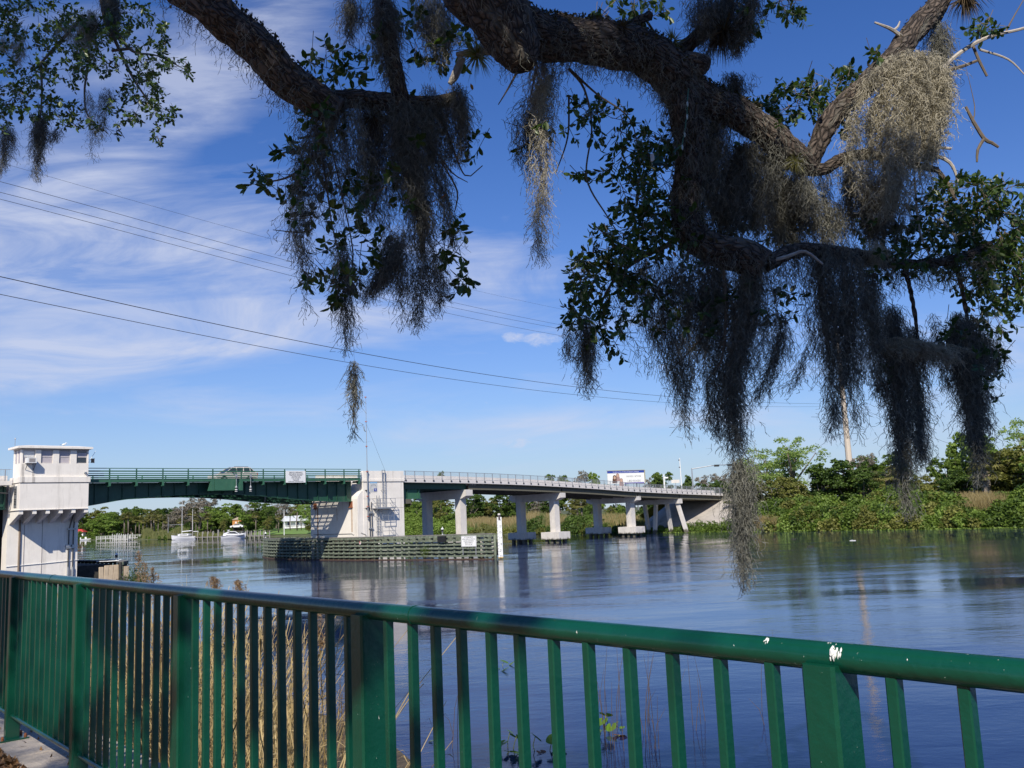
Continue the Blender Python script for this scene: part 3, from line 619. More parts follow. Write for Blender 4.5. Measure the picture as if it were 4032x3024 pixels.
m_ = MB(); m_.box(-37.36, -31.64, -1.17, 1.02, 12.0, 12.14); part('fascia', m_, mat('fascia_grey', (.38, .35, .33), .8), tw)
m_ = MB(); m_.box(-37.72, -31.40, -1.5, 1.35, 12.14, 12.32); m_.hexa([(-37.72, -1.5, 12.32), (-31.4, -1.5, 12.32), (-31.4, 1.35, 12.32), (-37.72, 1.35, 12.32)], [(-36.6, -.6, 12.46), (-32.4, -.6, 12.46), (-32.4, .6, 12.46), (-36.6, .6, 12.46)]); part('roof', m_, WHITE_C, tw)
def win(u0_, u1_, z0, z1, kind_):
    m_ = MB(); v = -1.02
    for (a, b_, c, d) in ((u0_, u0_ + .07, z0, z1), (u1_ - .07, u1_, z0, z1), (u0_ + .07, u1_ - .07, z0, z0 + .06), (u0_ + .07, u1_ - .07, z1 - .06, z1), (u0_ + .07, u1_ - .07, (z0 + z1) / 2 - .03, (z0 + z1) / 2 + .03)):
        m_.box(a, b_, v - .03, v + .05, c, d)
    f_ = part('window', m_, FRAMEP, tw)
    m_ = MB(); m_.box(u0_ + .07, u1_ - .07, v + .0, v + .01, z0 + .06, z1 - .06); part('pane', m_, GLASS if kind_ == 'dark' else BLIND, f_)
    if kind_ == 'dark': m_ = MB(); m_.box(u0_ + .08, u1_ - .08, v - .012, v - .004, (z0 + z1) / 2 + .04, z1 - .16); part('blind', m_, BLIND, f_)
    if kind_ == 'slats':
        for k in range(6): m_ = MB(); m_.box(u0_ + .09, u1_ - .09, v - .03, v - .012, z1 - .2 - k * .09, z1 - .135 - k * .09); part('slat', m_, WHITEP, f_)
for (a, b_), k in zip(WN, ('slats', 'blind', 'blind', 'dark')): win(a, b_, 10.83, 11.99, k)
for v0, v1 in ((-.80, -.15), (0, .65)):
    m_ = MB(); m_.box(-37.3, -37.26, v0, v1, 10.83, 11.99); f_ = part('window', m_, FRAMEP, tw)
    m_ = MB(); m_.box(-37.31, -37.302, v0 + .08, v1 - .08, 10.9, 11.9); part('pane', m_, BLIND, f_)
m_ = MB(); m_.box(-37.2, -31.8, -.9, .85, 10.80, 10.84); part('room_floor', m_, BLACK, tw)
for k in range(6):                                   # brackets under the lower room
    u = -37.22 + k * 1.09; m_ = MB(); m_.prism([(-1.17, 6.748), (1.5, 6.748), (1.5, 5.5), (-1.05, 6.36), (-1.17, 6.36)], u - .16, u + .16, 'x'); part('corbel', m_, WHITE_C, tw)
m_ = MB(); m_.box(-37.48, -31.56, -1.26, 1.5, 6.70, 6.76)
part('sill', m_, WHITE_C, tw)
lv = MB(); lv.box(-37.44, -37.403, -.5, .22, 6.95, 8.85); lo = part('louvre_panel', lv, GALV, tw)
for z_ in (7.2, 7.35, 7.5, 7.65, 8.1, 8.25, 8.4, 8.55):
    m_ = MB(); m_.box(-37.455, -37.442, -.42, .14, z_, z_ + .07); part('louvre', m_, BLACK, lo)
m_ = MB(); m_.tube([(-36.5, 1.42, .6), (-36.5, 1.42, 3.2), (-36.5, 1.42, 5.9)], .09, 8); part('drain_pipe', m_, mat('brown_stained_pipe', (.20, .15, .11), .7), tw)
for u in (-36.1, -34.6): m_ = MB(); m_.box(u - .02, u + .02, 1.47, 1.5, -1, 6.2); part('wall_joint', m_, mat('joint_%d' % int(-u), (.33, .30, .28), .9), tw)
m_ = MB(); m_.tube([(-37.5, 1.44, 1.85), (-34, 1.44, 1.95), (-31.4, 1.44, 2.05)], .03, 5); part('wall_conduit', m_, WHITEP, tw)
for u, t_u in ((-32.35, -32.0), (-31.95, -31.85)):
    m_ = MB(); m_.tube([(u, 1.36, -.5), (u, 1.36, 4.9), (t_u, 1.3, 6.3)], .06, 7); part('cable_pipe', m_, PIPE, tw)
    m_ = MB(); m_.tube([(u, 1.34, -1), (u, 1.34, 1.45)], .10, 8); part('pipe_sleeve', m_, GALV, tw)
m_ = MB(); m_.box(-32.55, -31.75, 1.25, 1.5, 3.15, 3.3); m_.box(-32.6, -32.2, 1.2, 1.5, 3.3, 3.5); m_.box(-32.1, -31.85, 1.2, 1.5, 3.3, 3.5); m_.box(-32.5, -31.75, 1.25, 1.5, 4.85, 4.98); part('pipe_bracket', m_, GALV, tw)
ac = bth('air_conditioner', 'white window air conditioner on brackets below the left tower window', 'air conditioner', -36.8, -1.6, 10.8)
m_ = MB(); m_.box(-37.05, -36.3, -1.85, -1.15, 10.80, 11.25); part('case', m_, WHITEP, ac); m_ = MB(); m_.box(-36.92, -36.42, -1.862, -1.852, 10.87, 11.2); part('grille', m_, mat('ac_grille', (.28, .26, .25), .8), ac)
for u0_ in (-37.3, -36.45): part('drip_stain', MB().box(u0_, u0_ + .22, -1.292, -1.285, 9.14, 9.60).box(u0_ + .02, u0_ + .2, -1.158, -1.152, 9.64, 10.75), STAINM, tw)
m_ = MB()
for u in (-37.0, -36.35): m_.bar((u, -1.8, 10.79), (u, -1.18, 10.25), .04); m_.bar((u, -1.8, 10.78), (u, -1.18, 10.78), .04)
part('bracket', m_, PIPE, ac)
fl = bth('flood_lamp', 'small grey flood lamp low on the right of the tower front', 'lamp', -31.9, -1.25, 9.95)
m_ = MB(); m_.box(-32.05, -31.85, -1.38, -1.152, 9.93, 10.05); m_.prism([(-31.98, 9.93), (-31.82, 9.93), (-31.85, 9.78)], -1.34, -1.2, 'y'); part('lamp_body', m_, GALV, fl)
an = bth('roof_antenna', 'short grey antenna rod at the left corner of the tower roof', 'antenna', -37.5, .2, 12.33); m_ = MB(); m_.tube([(-37.5, .2, 12.3), (-37.5, .2, 13.0)], .025, 5); m_.lathe([(.03, 0), (.07, .05), (.05, .14), (.01, .16)], (-37.5, .2, 13.0), 8); part('rod', m_, GALV, an)
wp = bth('whip_antenna', 'slanting white whip antenna and dark mirror on the right of the tower', 'antenna', -31.5, -.9, 11)
m_ = MB(); m_.tube([(-31.6, -1, 10.95), (-31.0, -1, 12.0)], .022, 5); part('whip', m_, WHITEP, wp); m_ = MB(); m_.box(-31.4, -31.15, -1.1, -1.0, 10.9, 11.3); part('mirror', m_, BLACK, wp)
m_ = MB(); m_.box(-31.62, -31.42, -1.06, -1.03, 11.22, 11.25); m_.box(-31.62, -31.42, -1.06, -1.03, 10.92, 10.95); m_.box(-31.14, -31.1, -1.1, -1.0, 10.88, 11.34); part('mirror_arm', m_, GALV, wp)
bd = bth('bird', 'white seabird resting on the tower roof', 'bird', -33.6, -.4, 12.45)
m_ = MB(); m_.lathe([(.01, -.2), (.07, -.12), (.10, 0), (.07, .13), (.03, .2)], (0, 0, 0), 10); vs = [(-33.6 + z_, -.4 + y_, 12.62 + x_ * .9 + z_ * .25) for x_, y_, z_ in m_.v]; m3 = MB(); m3.add(vs, m_.f); part('body', m3, WHITEP, bd, smooth=True)
m_ = MB(); m_.lathe([(.01, -.05), (.05, -.02), (.05, .03), (.01, .06)], (-33.42, -.4, 12.74), 8); m_.bar((-33.38, -.4, 12.74), (-33.28, -.4, 12.72), .02); part('head', m_, WHITEP, bd); m_ = MB(); m_.box(-33.62, -33.6, -.42, -.40, 12.4, 12.55); m_.box(-33.58, -33.56, -.38, -.36, 12.4, 12.55); m_.bar((-33.8, -.4, 12.6), (-33.95, -.4, 12.55), .06, .02); part('legs_and_tail', m_, BLACK, bd)
# ================================================================== FENDERS, GAUGE, SIGNS
def resample(poly, step):
    P = [np.array(p, float) for p in poly]; L = [0]
    for a, b_ in zip(P[:-1], P[1:]): L.append(L[-1] + np.linalg.norm(b_ - a))
    n = max(2, int(round(L[-1] / step)) + 1); out = []
    for t in np.linspace(0, L[-1], n): out.append(np.array([np.interp(t, L, [p[i] for p in P]) for i in range(2)]))
    return out
ALGAE = mat('algae_brown', (.075, .045, .028), .9, var=.3)
fe = bth('timber_fender', 'long curved green timber fender around the foot of the white pier', 'fender', -1, 0, 0)
FPOLY = [(1.4, -20.3), (.75, -16.5), (.2, -13), (-.45, -9.5), (-1.0, -6), (-1.45, -3), (-1.8, 0), (-1.85, 5), (-1.6, 10), (-1.2, 15), (-.6, 19), (.5, 23), (2.0, 26.5), (4.5, 30)]
pts = resample(FPOLY, 3.5); ROWS = [(2.30, 2.55), (1.90, 2.09), (1.50, 1.69), (1.10, 1.29), (.70, .89), (.30, .49)]
def plank(parent, a, b_, z0, z1, th, m, name='plank', push=0.0, droop=0.0):
    a = np.array(a, float); b_ = np.array(b_, float); d = (b_ - a) / np.linalg.norm(b_ - a); n_ = np.array([-d[1], d[0]])
    if n_[0] > 0: n_ = -n_
    a2 = a + d * .015 + n_ * push; b2 = b_ - d * .015 + n_ * push
    m_ = MB(); m_.hexa([(*(a2 + n_ * th), z0), (*(b2 + n_ * th), z0 + droop), (*b2, z0 + droop), (*a2, z0)], [(*(a2 + n_ * th), z1), (*(b2 + n_ * th), z1 + droop), (*b2, z1 + droop), (*a2, z1)])
    return part(name, m_, m, parent)
for a, b_ in zip(pts[:-1], pts[1:]):
    for z0, z1 in ROWS:
        plank(fe, a, b_, z0 + R.uniform(-.02, .02), z1 + R.uniform(-.02, .02), .10, WOODG, push=.0, droop=R.uniform(-.03, .03))
    plank(fe, a, b_, 2.56, 2.64, .42, WOODT, 'cap_board', push=-.30)
    plank(fe, a, b_, .0, .10, .16, ALGAE, 'waler', push=.02)
for i, p in enumerate(resample(FPOLY, 1.05)):
    m_ = MB(); m_.tube([(p[0] + .17 + .02, p[1], -1.5), (p[0] + .17 + R.uniform(-.05, .05), p[1] + R.uniform(-.06, .06), 2.5)], .145, 8); part('pile', m_, WOODG, fe, smooth=True)
m_ = MB()
bolt_poly = resample(FPOLY, 1.05)
for p in bolt_poly:
    for z0, z1 in ROWS: m_.box(p[0] - .135, p[0] - .095, p[1] - .03, p[1] + .03, (z0 + z1) / 2 - .03, (z0 + z1) / 2 + .03)
part('bolt_heads', m_, mat('pale_bolt', (.40, .42, .36), .6), fe, kind='stuff')
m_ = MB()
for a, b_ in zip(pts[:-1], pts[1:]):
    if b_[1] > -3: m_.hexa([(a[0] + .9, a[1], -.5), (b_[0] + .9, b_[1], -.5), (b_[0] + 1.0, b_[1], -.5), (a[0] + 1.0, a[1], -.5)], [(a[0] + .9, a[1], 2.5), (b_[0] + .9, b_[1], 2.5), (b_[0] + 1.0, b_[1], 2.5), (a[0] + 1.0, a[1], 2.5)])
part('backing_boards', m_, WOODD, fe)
# inner face of the other side of the fender, seen through the gaps
m_ = MB()
for a, b_ in zip(pts[:-1], pts[1:]):
    if a[1] < -1:
        for z0, z1 in ((2.0, 2.5), (1.2, 1.75), (.35, 1.0)): 
            m_.hexa([(a[0] + 1.2, a[1], z0), (b_[0] + 1.2, b_[1], z0), (b_[0] + 1.3, b_[1], z0), (a[0] + 1.3, a[1], z0)], [(a[0] + 1.2, a[1], z1), (b_[0] + 1.2, b_[1], z1), (b_[0] + 1.3, b_[1], z1), (a[0] + 1.3, a[1], z1)])
part('inner_waler', m_, WOODG, fe)
for p in ((1.4, -19.9), (.9, -16.9), (1.05, -18.4)):
    m_ = MB(); m_.box(p[0] + .4, p[0] + .75, p[1] - .02, p[1] + .35, -1.2, 2.3); part('concrete_pile', m_, GREY_C, fe)
def lantern(u, v, z, label, dark=False):
    t_ = bth('dock_lantern', label, 'lantern', u, v, z, 'lanterns standing on the fenders')
    m_ = MB(); m_.lathe([(.11, 0), (.09, .05), (.035, .10), (.035, .25), (.13, .27), (.13, .30)], (u, v, z), 10); part('stand', m_, GALV if not dark else BLACK, t_)
    m_ = MB(); m_.lathe([(.11, .30), (.13, .56)], (u, v, z), 10); part('lens', m_, BLACK, t_)
    m_ = MB(); m_.lathe([(.17, .56), (.10, .66), (.03, .74), (.012, .86)], (u, v, z), 10); part('cap', m_, WHITEP if not dark else BLACK, t_)
lantern(.6, -13.3, 2.64, 'white capped lantern on the long green fender, left of the notice board')
lantern(3.6, 28.6, 2.64, 'white capped lantern at the far curved end of the long fender')
# clearance gauge
gu, gv_ = 1.75, -20.9
gg = bth('clearance_gauge', 'tall white clearance gauge board with black numbers at the end of the fender', 'gauge', gu, gv_, 0)
d_ = np.array([.707, -.707]); 
fr = Matrix.Translation((0, 0, 0)) @ Matrix.Rotation(-TH, 4, 'Z')      # faces the park: local x runs along world x
gb_ = bpy.data.objects.new('board', mesh_from('board', MB().box(-.24, .24, -.04, .04, .12, 4.25).v, MB().box(-.24, .24, -.04, .04, .12, 4.25).f)); gb_.data.materials.append(SIGNW); COL.objects.link(gb_); gb_.parent = gg; gb_.matrix_local = fr
def sub(name, mb, m, parent, mtx=Matrix()):
    me = mesh_from(name, mb.v, mb.f); me.materials.append(m); o = bpy.data.objects.new(name, me); COL.objects.link(o); o.parent = parent; o.matrix_local = mtx; return o
for i, nstr in enumerate(('11', '13', '15', '17', '19', '21', '23')):
    z_ = 3.93 - i * .61
    text(nstr, .40, BLACK, gb_, Matrix.Translation((.045, -.046, z_)) @ FACE_V, xs=.72)
m_ = MB()
for k in range(27):
    z_ = .18 + k * .1525; m_.box(-.245, -.245 + (.13 if k % 2 == 0 else .08), -.05, -.041, z_, z_ + .03)
sub('tick_marks', m_, BLACK, gb_)
m_ = MB(); m_.box(-.241, .241, -.047, -.041, .12, .22); sub('orange_foot', m_, mat('orange_stain', (.60, .38, .08), .7), gb_)
m_ = MB(); m_.box(-.10, .10, .05, .25, -1.5, 4.0); m_.lathe([(.10, 0), (.12, .1), (.12, .22), (.16, .24), (.13, .36), (.02, .38)], (0, .0, 4.25), 10); sub('post_and_lamp', m_, GREY_C, gg, fr)
m_ = MB(); m_.box(-.09, .09, -.13, -.045, 4.0, 4.45); sub('dark_hood', m_, mat('dark_maroon', (.05, .03, .035), .6), gg, fr)
# notice board on the fender (follows the fender's line)
def fender_pt(v): 
    vs_ = [p[1] for p in FPOLY]; return float(np.interp(v, vs_, [p[0] for p in FPOLY]))
v_a, v_b = -18.95, -15.6
a = np.array([fender_pt(v_a), v_a]); b_ = np.array([fender_pt(v_b), v_b]); dd = (a - b_) / np.linalg.norm(a - b_)     # reads from b (left) to a (right)
ang = atan2(dd[1], dd[0])
mid_ = (a + b_) / 2; nb = thing('notice_board', 'white notice board with grey lettering near the right end of the fender', 'sign', BR(mid_[0] - .16, mid_[1] - .02, 1.9), TH + ang)
sub('panel', MB().box(-1.0, 1.0, -.03, .0, -.56, .56), SIGNW, nb)
m_ = MB()
for (x0, x1, z0, z1) in ((-.97, .97, .51, .53), (-.97, .97, -.53, -.51), (-.97, -.95, -.53, .53), (.95, .97, -.53, .53)): m_.box(x0, x1, -.036, -.031, z0, z1)
sub('border', m_, SIGNT, nb)
text('UP TO $1000 FINE TO\nVESSEL OWNER OR OPERATOR\nCAUSING UNNECESSARY\nBRIDGE OPENINGS\nPER 33 U.S.C. 499', .165, SIGNT, nb, Matrix.Translation((0, -.036, .02)) @ FACE_V, sp=1.15, xs=.72)
sub('post', MB().box(-.9, -.8, .02, .1, -1.4, .5).box(.8, .9, .02, .1, -1.4, .5), GALV, nb)
bb = bth('black_box', 'square black metal box hung on the top of the fender', 'box', .35, -13.9, 2.1)
m_ = MB(); m_.hexa([(.02, -14.35, 1.86), (-.12, -13.25, 1.86), (.10, -13.2, 1.86), (.24, -14.3, 1.86)], [(.02, -14.35, 2.5), (-.12, -13.25, 2.5), (.10, -13.2, 2.5), (.24, -14.3, 2.5)]); part('case', m_, BLACK, bb); m_ = MB(); m_.box(.3, .38, -13.9, -13.8, 2.2, 2.7); part('hook', m_, GALV, bb)
rs = bth('round_marker', 'small round red and white marker on the fender planks', 'sign', -1.6, -1.6, 1.95)
m_ = MB(); m_.lathe([(.17, -.02), (.17, .02)], (0, 0, 0), 16); sub('disc', m_, SIGNW, rs, Matrix.Translation((-.16, 0, 0)) @ Matrix.Rotation(radians(-90), 4, 'Y'))
m_ = MB(); m_.add([(-.185, .17 * cos(t), .17 * sin(t)) for t in np.linspace(.4, 2.6, 7)] + [(-.185, 0, 0)], [tuple(range(8))]); m_.add([(-.185, .12 * cos(t), .12 * sin(t)) for t in np.linspace(3.6, 5.8, 7)] + [(-.185, 0, 0)], [tuple(range(8))]); sub('red_patch', m_, RED, rs)

# second fender, by the tower
f2 = bth('timber_fender', 'dark timber fender with leaning concrete sheets beside the tower', 'fender', -28, 2, 0)
F2 = [(-28.2, -.6), (-27.3, .2), (-26.9, 1.6), (-27.0, 4), (-27.2, 8), (-27.4, 14), (-27.6, 20)]
p2 = resample(F2, 1.9)
for a, b_ in zip(p2[:-1], p2[1:]):
    for z0, z1 in ((1.38, 1.62), (.98, 1.22), (.58, .82), (.18, .42)): 
        m_ = MB(); d = (b_ - a) / np.linalg.norm(b_ - a); n_ = np.array([d[1], -d[0]]); n_ = n_ if n_[0] > 0 else -n_
        m_.hexa([(*(a + n_ * .10), z0), (*(b_ + n_ * .10), z0), (*b_, z0), (*a, z0)], [(*(a + n_ * .10), z1), (*(b_ + n_ * .10), z1), (*b_, z1), (*a, z1)]); part('plank', m_, WOODG, f2)
    m_ = MB(); m_.hexa([(a[0] + .13, a[1], 1.63), (b_[0] + .13, b_[1], 1.63), (b_[0] - .55, b_[1], 1.63), (a[0] - .55, a[1], 1.63)], [(a[0] + .13, a[1], 1.70), (b_[0] + .13, b_[1], 1.70), (b_[0] - .55, b_[1], 1.70), (a[0] - .55, a[1], 1.70)]); part('cap_board', m_, WOODT, f2)
for p in resample(F2, .95): m_ = MB(); m_.tube([(p[0] - .17, p[1], -1.5), (p[0] - .17, p[1], 1.6)], .15, 8); part('pile', m_, WOODD, f2)
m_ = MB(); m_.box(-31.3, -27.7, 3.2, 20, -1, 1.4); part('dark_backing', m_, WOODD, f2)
m_ = MB(); m_.tube([(-27.2, 6, 1.76), (-27.3, 3, 1.78), (-27.5, 1.2, 1.78), (-28.1, .5, 1.76), (-28.9, 1.2, 1.74), (-29.2, 3, 1.72)], .04, 6); part('white_hose', m_, WHITEP, f2)
LOC0 = -.75
for k, (u, tilt) in enumerate(((-30.05, .04), (-29.62, .16), (-29.2, .2), (-28.78, .22), (-28.4, .18))):
    m_ = MB(); zt = 1.30 + (.12 if 0 < k < 4 else 0)
    m_.hexa([(u - tilt - .2, LOC0, -1.2), (u - tilt + .22, LOC0, -1.2), (u - tilt + .22, LOC0 + .16, -1.2), (u - tilt - .2, LOC0 + .16, -1.2)],
            [(u + tilt * .6 - .2, LOC0 + .3, zt), (u + tilt * .6 + .2, LOC0 + .3, zt), (u + tilt * .6 + .2, LOC0 + .46, zt), (u + tilt * .6 - .2, LOC0 + .46, zt)])
    sp_ = part('concrete_sheet', m_, TANC, f2, bevel=.03)
m_ = MB(); m_.box(-28.15, -27.7, -.98, -.86, -.6, 1.25); part('flat_post', m_, TANC, f2)
m_ = MB(); m_.tube([(-28.9, -1.05, .1), (-27.7, -1.1, .25)], .03, 5); m_.tube([(-28.6, -1.05, -.3), (-28.3, -1.1, .5)], .035, 5); part('bent_rod', m_, BLACK, f2)
lantern(-27.6, 2.3, 1.7, 'white capped lantern on the dark fender beside the tower')
lantern(-27.6, 19.5, 1.7, 'small dark lantern at the far end of the tower fender', True)
# bridge openings sign
sg = bth('bridge_sign', 'white bridge openings notice hung on the green railing', 'sign', -9.2, -.2, 9.6)
m_ = MB(); m_.box(-10.46, -7.97, -.2, -.16, 8.97, 10.25); pn = part('panel', m_, SIGNW, sg)
text('BRIDGE OPENINGS', .245, SIGNT, sg, Matrix.Translation((0, -.008, 10.06 - 9.6)) @ FACE_V, xs=.80)
text('OPENS ON SIGNAL  6:00 AM-10:00 PM\nEXCEPT MONDAY THRU FRIDAY\n7:00 AM-9:00 AM  AND\n4:00 PM-6:00 PM  BRIDGE\nWILL NOT OPEN\n1-866-335-9696\nFLORIDA DEPT. OF TRANSPORTATION', .128, SIGNT, sg, Matrix.Translation((0, -.008, 9.49 - 9.6)) @ FACE_V, sp=1.05, xs=.85)
m_ = MB(); m_.box(-10.3, -10.2, -.155, -.11, 9.2, 10.2); m_.box(-8.2, -8.1, -.155, -.11, 9.2, 10.2); part('bracket', m_, GALV, sg)

# ================================================================== CAR ON THE BRIDGE
cr = bth('suv', 'silver beige four-door suv driving left over the drawbridge', 'car', -14.5, 4.0, 9.12)
def prof_solid(m_, poly, v0, v1, inset=0.0):
    m_.prism(poly, v0, v1, 'y')
body = [(-2.45, .42), (-2.52, .62), (-2.44, .86), (-2.30, .98), (-1.35, 1.12), (2.30, 1.14), (2.44, 1.0), (2.50, .62), (2.45, .40), (1.92, .36)] 
def arch_pts(xc, r=.42, n=7): return [(xc + r * cos(t), .34 + r * sin(t)) for t in np.linspace(0, pi, n)]
bp_ = [(-2.45, .40), (-2.53, .62), (-2.46, .86), (-2.28, .98), (-1.30, 1.12), (2.34, 1.16), (2.48, 1.02), (2.52, .62), (2.46, .38)] + arch_pts(1.50) + arch_pts(-1.48)
def loc(mb): mb.v = [(x + -14.5, y + 4.0, z + 9.14) for x, y, z in mb.v]; return mb
m_ = MB(); m_.prism(bp_, -.93, .93, 'y'); part('body', loc(m_), CARP, cr, bevel=.05)
cab = [(-1.32, 1.10), (-.52, 1.66), (-.20, 1.74), (1.45, 1.72), (1.70, 1.66), (2.28, 1.14)]
m_ = MB(); m_.hexa([(-1.32, -.88, 1.1), (2.28, -.88, 1.1), (2.28, .88, 1.1), (-1.32, .88, 1.1)], [(-.42, -.70, 1.70), (1.62, -.70, 1.70), (1.62, .70, 1.70), (-.42, .70, 1.70)]); part('windows', loc(m_), GLASS, cr)
m_ = MB(); m_.hexa([(-.48, -.73, 1.67), (1.70, -.73, 1.67), (1.70, .73, 1.67), (-.48, .73, 1.67)], [(-.25, -.66, 1.76), (1.5, -.66, 1.76), (1.5, .66, 1.76), (-.25, .66, 1.76)])
for s_ in (-1, 1):
    for (xa, xb) in ((-1.34, -.46), (-.06, .02), (.78, .86), (1.66, 1.60), (2.3, 1.68)):
        m_.bar((xa if xa > -1 and xa < 2 else xa, s_ * .885, 1.1), (xb, s_ * .70, 1.70), .09, .05)
part('roof_and_pillars', loc(m_), CARP, cr)
m_ = MB()
for s_ in (-1, 1): m_.bar((-.2, s_ * .6, 1.80), (1.5, s_ * .6, 1.80), .04)
part('roof_rack', loc(m_), BLACK, cr)
for x in (-1.48, 1.50):
    for y in (-.86, .86):
        m_ = MB(); tr_ = Matrix.Translation((x, y, .34)) @ Matrix.Rotation(pi / 2, 4, 'X')
        m_.lathe([(.25, -.11), (.33, -.11), (.345, -.06), (.345, .06), (.33, .11), (.25, .11)], (0, 0, 0), 18); m_.v = [tuple(tr_ @ Vector(p)) for p in m_.v]; wl = part('wheel', loc(m_), TYRE, cr)
        m_ = MB(); m_.lathe([(.22, -.12), (.22, .12)], (0, 0, 0), 14); m_.v = [tuple(tr_ @ Vector(p)) for p in m_.v]; part('rim', loc(m_), GALV, wl)
m_ = MB(); m_.box(-2.50, -2.30, -.90, -.55, .74, .90); m_.box(-2.50, -2.30, .55, .90, .74, .90); part('headlight', loc(m_), mat('lamp_glass', (.7, .7, .7), .1), cr)
m_ = MB(); m_.box(2.40, 2.50, -.935, -.75, .82, 1.12); part('taillight', loc(m_), RED, cr)
m_ = MB(); m_.box(-.62, -.48, -1.1, -.92, 1.12, 1.28); part('mirror', loc(m_), BLACK, cr)
m_ = MB(); m_.box(-.08, -.07, -.936, -.93, .5, 1.08); m_.box(.80, .81, -.936, -.93, .5, 1.08); m_.box(-2.3, 2.3, -.94, -.93, .55, .60); part('door_seams', loc(m_), mat('seam_dark', (.12, .11, .10), .6), cr)

# ================================================================== BOATS AND DOCKS
def heading(o, rz): o.rotation_euler = (0, 0, rz)
def hull(L, Bm, H_, keel=-.3, sheer=.35, n=14, fine=1.8):
    """bow towards +x, returns sections"""
    vs = []; fs = []; k = 7
    for i in range(n):
        t = i / (n - 1); x = -L / 2 + L * t; bw = Bm / 2 * (1 - max(0, (t - .45) / .55) ** fine) * (.86 + .14 * min(1, t / .3)); zt = H_ + sheer * max(0, t - .3) ** 1.5 * 1.4
        kl = keel + (abs(keel) + .25) * max(0, (t - .75) / .25) ** 2
        xs = x + (0 if t < .85 else (t - .85) * 1.6)
        for j in range(k):
            a = j / (k - 1) * 2 - 1; yy = bw * math.copysign(abs(a) ** .55, a) if a else 0
            zz = kl + (zt - kl) * abs(a) ** 1.5; vs.append((xs if abs(a) > .8 else x + (xs - x) * abs(a), yy, zz))
    for i in range(n - 1):
        for j in range(k - 1): fs.append((i * k + j, i * k + j + 1, (i + 1) * k + j + 1, (i + 1) * k + j))
        fs.append((i * k + k - 1, i * k, (i + 1) * k, (i + 1) * k + k - 1))
    fs.append(tuple(range(k))); return vs, fs
# ketch
kp = onz(726, 2125, 0); kt = thing('sailboat', 'white two-masted sailboat moored at the far dock', 'sailboat', tuple(kp), radians(168))
v_, f_ = hull(10.0, 3.1, 1.15, sheer=.7); m_ = MB(); m_.add(v_, f_); hl = sub('hull', m_, GEL, kt)
m_ = MB(); m_.box(-2.2, 2.0, -1.0, 1.0, 1.4, 2.0); m_.box(-2.0, 1.6, -.9, .9, 2.0, 2.12); sub('cabin', m_, GEL, kt)
m_ = MB(); m_.box(-1.6, -.9, -1.012, -1.0, 1.6, 1.85); m_.box(-.5, .2, -1.012, -1.0, 1.6, 1.85); m_.box(.6, 1.3, -1.012, -1.0, 1.6, 1.85); m_.box(-1.6, 1.3, 1.0, 1.012, 1.6, 1.85); sub('cabin_window', m_, BLACK, kt)
m_ = MB(); m_.tube([(1.0, 0, 1.2), (1.0, 0, 14.8)], [.09, .06], 6); sub('main_mast', m_, WHITEP, kt)
m_ = MB(); m_.tube([(-3.2, 0, 1.2), (-3.2, 0, 10.8)], [.08, .05], 6); sub('mizzen_mast', m_, WHITEP, kt)
m_ = MB(); m_.tube([(1, 0, 2.9), (-2.9, 0, 3.1)], .16, 6); m_.tube([(-3.2, 0, 2.7), (-5.4, 0, 2.8)], .12, 6); sub('boom_with_furled_sail', m_, GEL, kt)
m_ = MB()
for y in (-1.4, 1.4):
    for x in np.linspace(-5, 4.8, 8): m_.tube([(x, y * (1 if x < 3 else .6), 1.35), (x, y * (1 if x < 3 else .6), 2.05)], .02, 4)
    m_.tube([(-5, y, 2.05), (3, y, 2.1), (5.4, y * .3, 2.4)], .015, 4)
sub('lifelines', m_, GALV, kt)
for a_, b_ in (((6.0, 0, 2.3), (1, 0, 14.6)), ((-3.2, 0, 10.6), (1, 0, 14.6)), ((1, 1.5, 1.5), (1, 0, 11.5)), ((1, -1.5, 1.5), (1, 0, 11.5))):
    sub('rigging', MB().tube([a_, b_], .012, 3), PIPE, kt)
# cruiser
cp_ = onz(918, 2122, 0); cz = thing('motor_cruiser', 'white motor cruiser with its bow to the right, moored at the far dock', 'motorboat', tuple(cp_), radians(18))
v_, f_ = hull(7.6, 2.9, 1.15, sheer=.9, fine=2.2); m_ = MB(); m_.add(v_, f_); sub('hull', m_, GEL, cz)
m_ = MB(); m_.prism([(-3.2, 1.1), (-3.0, 1.9), (-.9, 2.5), (.7, 2.42), (2.0, 1.55), (3.2, 1.75), (3.2, 1.3)], -1.15, 1.15, 'y'); sub('cabin', m_, GEL, cz)
m_ = MB(); m_.prism([(-2.0, 1.85), (-1.0, 2.3), (.55, 2.25), (1.6, 1.6), (.4, 1.65)], -1.17, 1.17, 'y'); sub('windshield', m_, GLASS, cz)
m_ = MB(); m_.prism([(-2.3, 1.2), (-2.3, 1.32), (0, 1.3), (0, 1.22)], -1.3, -1.27, 'y'); m_.box(-3.7, 3.3, -1.4, 1.4, 1.02, 1.08); sub('stripe', m_, mat('grey_stripe', (.2, .2, .22), .4), cz)
m_ = MB(); m_.tube([(-1.9, -1.1, 1.9), (-1.4, -1.0, 2.8), (-1.4, 1.0, 2.8), (-1.9, 1.1, 1.9)], .06, 5); m_.box(-1.8, -1.0, -.4, .4, 2.8, 2.95); sub('radar_arch', m_, GEL, cz)
m_ = MB()
for y in (-1, 1):
    for x in (2.0, 2.9, 3.7): m_.tube([(x, y * (.95 - (x - 2) * .4), 1.6), (x, y * (.95 - (x - 2) * .4), 2.2)], .02, 4)
    m_.tube([(1.6, y, 1.9), (2.9, y * .6, 2.25), (4.0, 0, 2.35)], .02, 4)
sub('bow_rail', m_, GALV, cz)
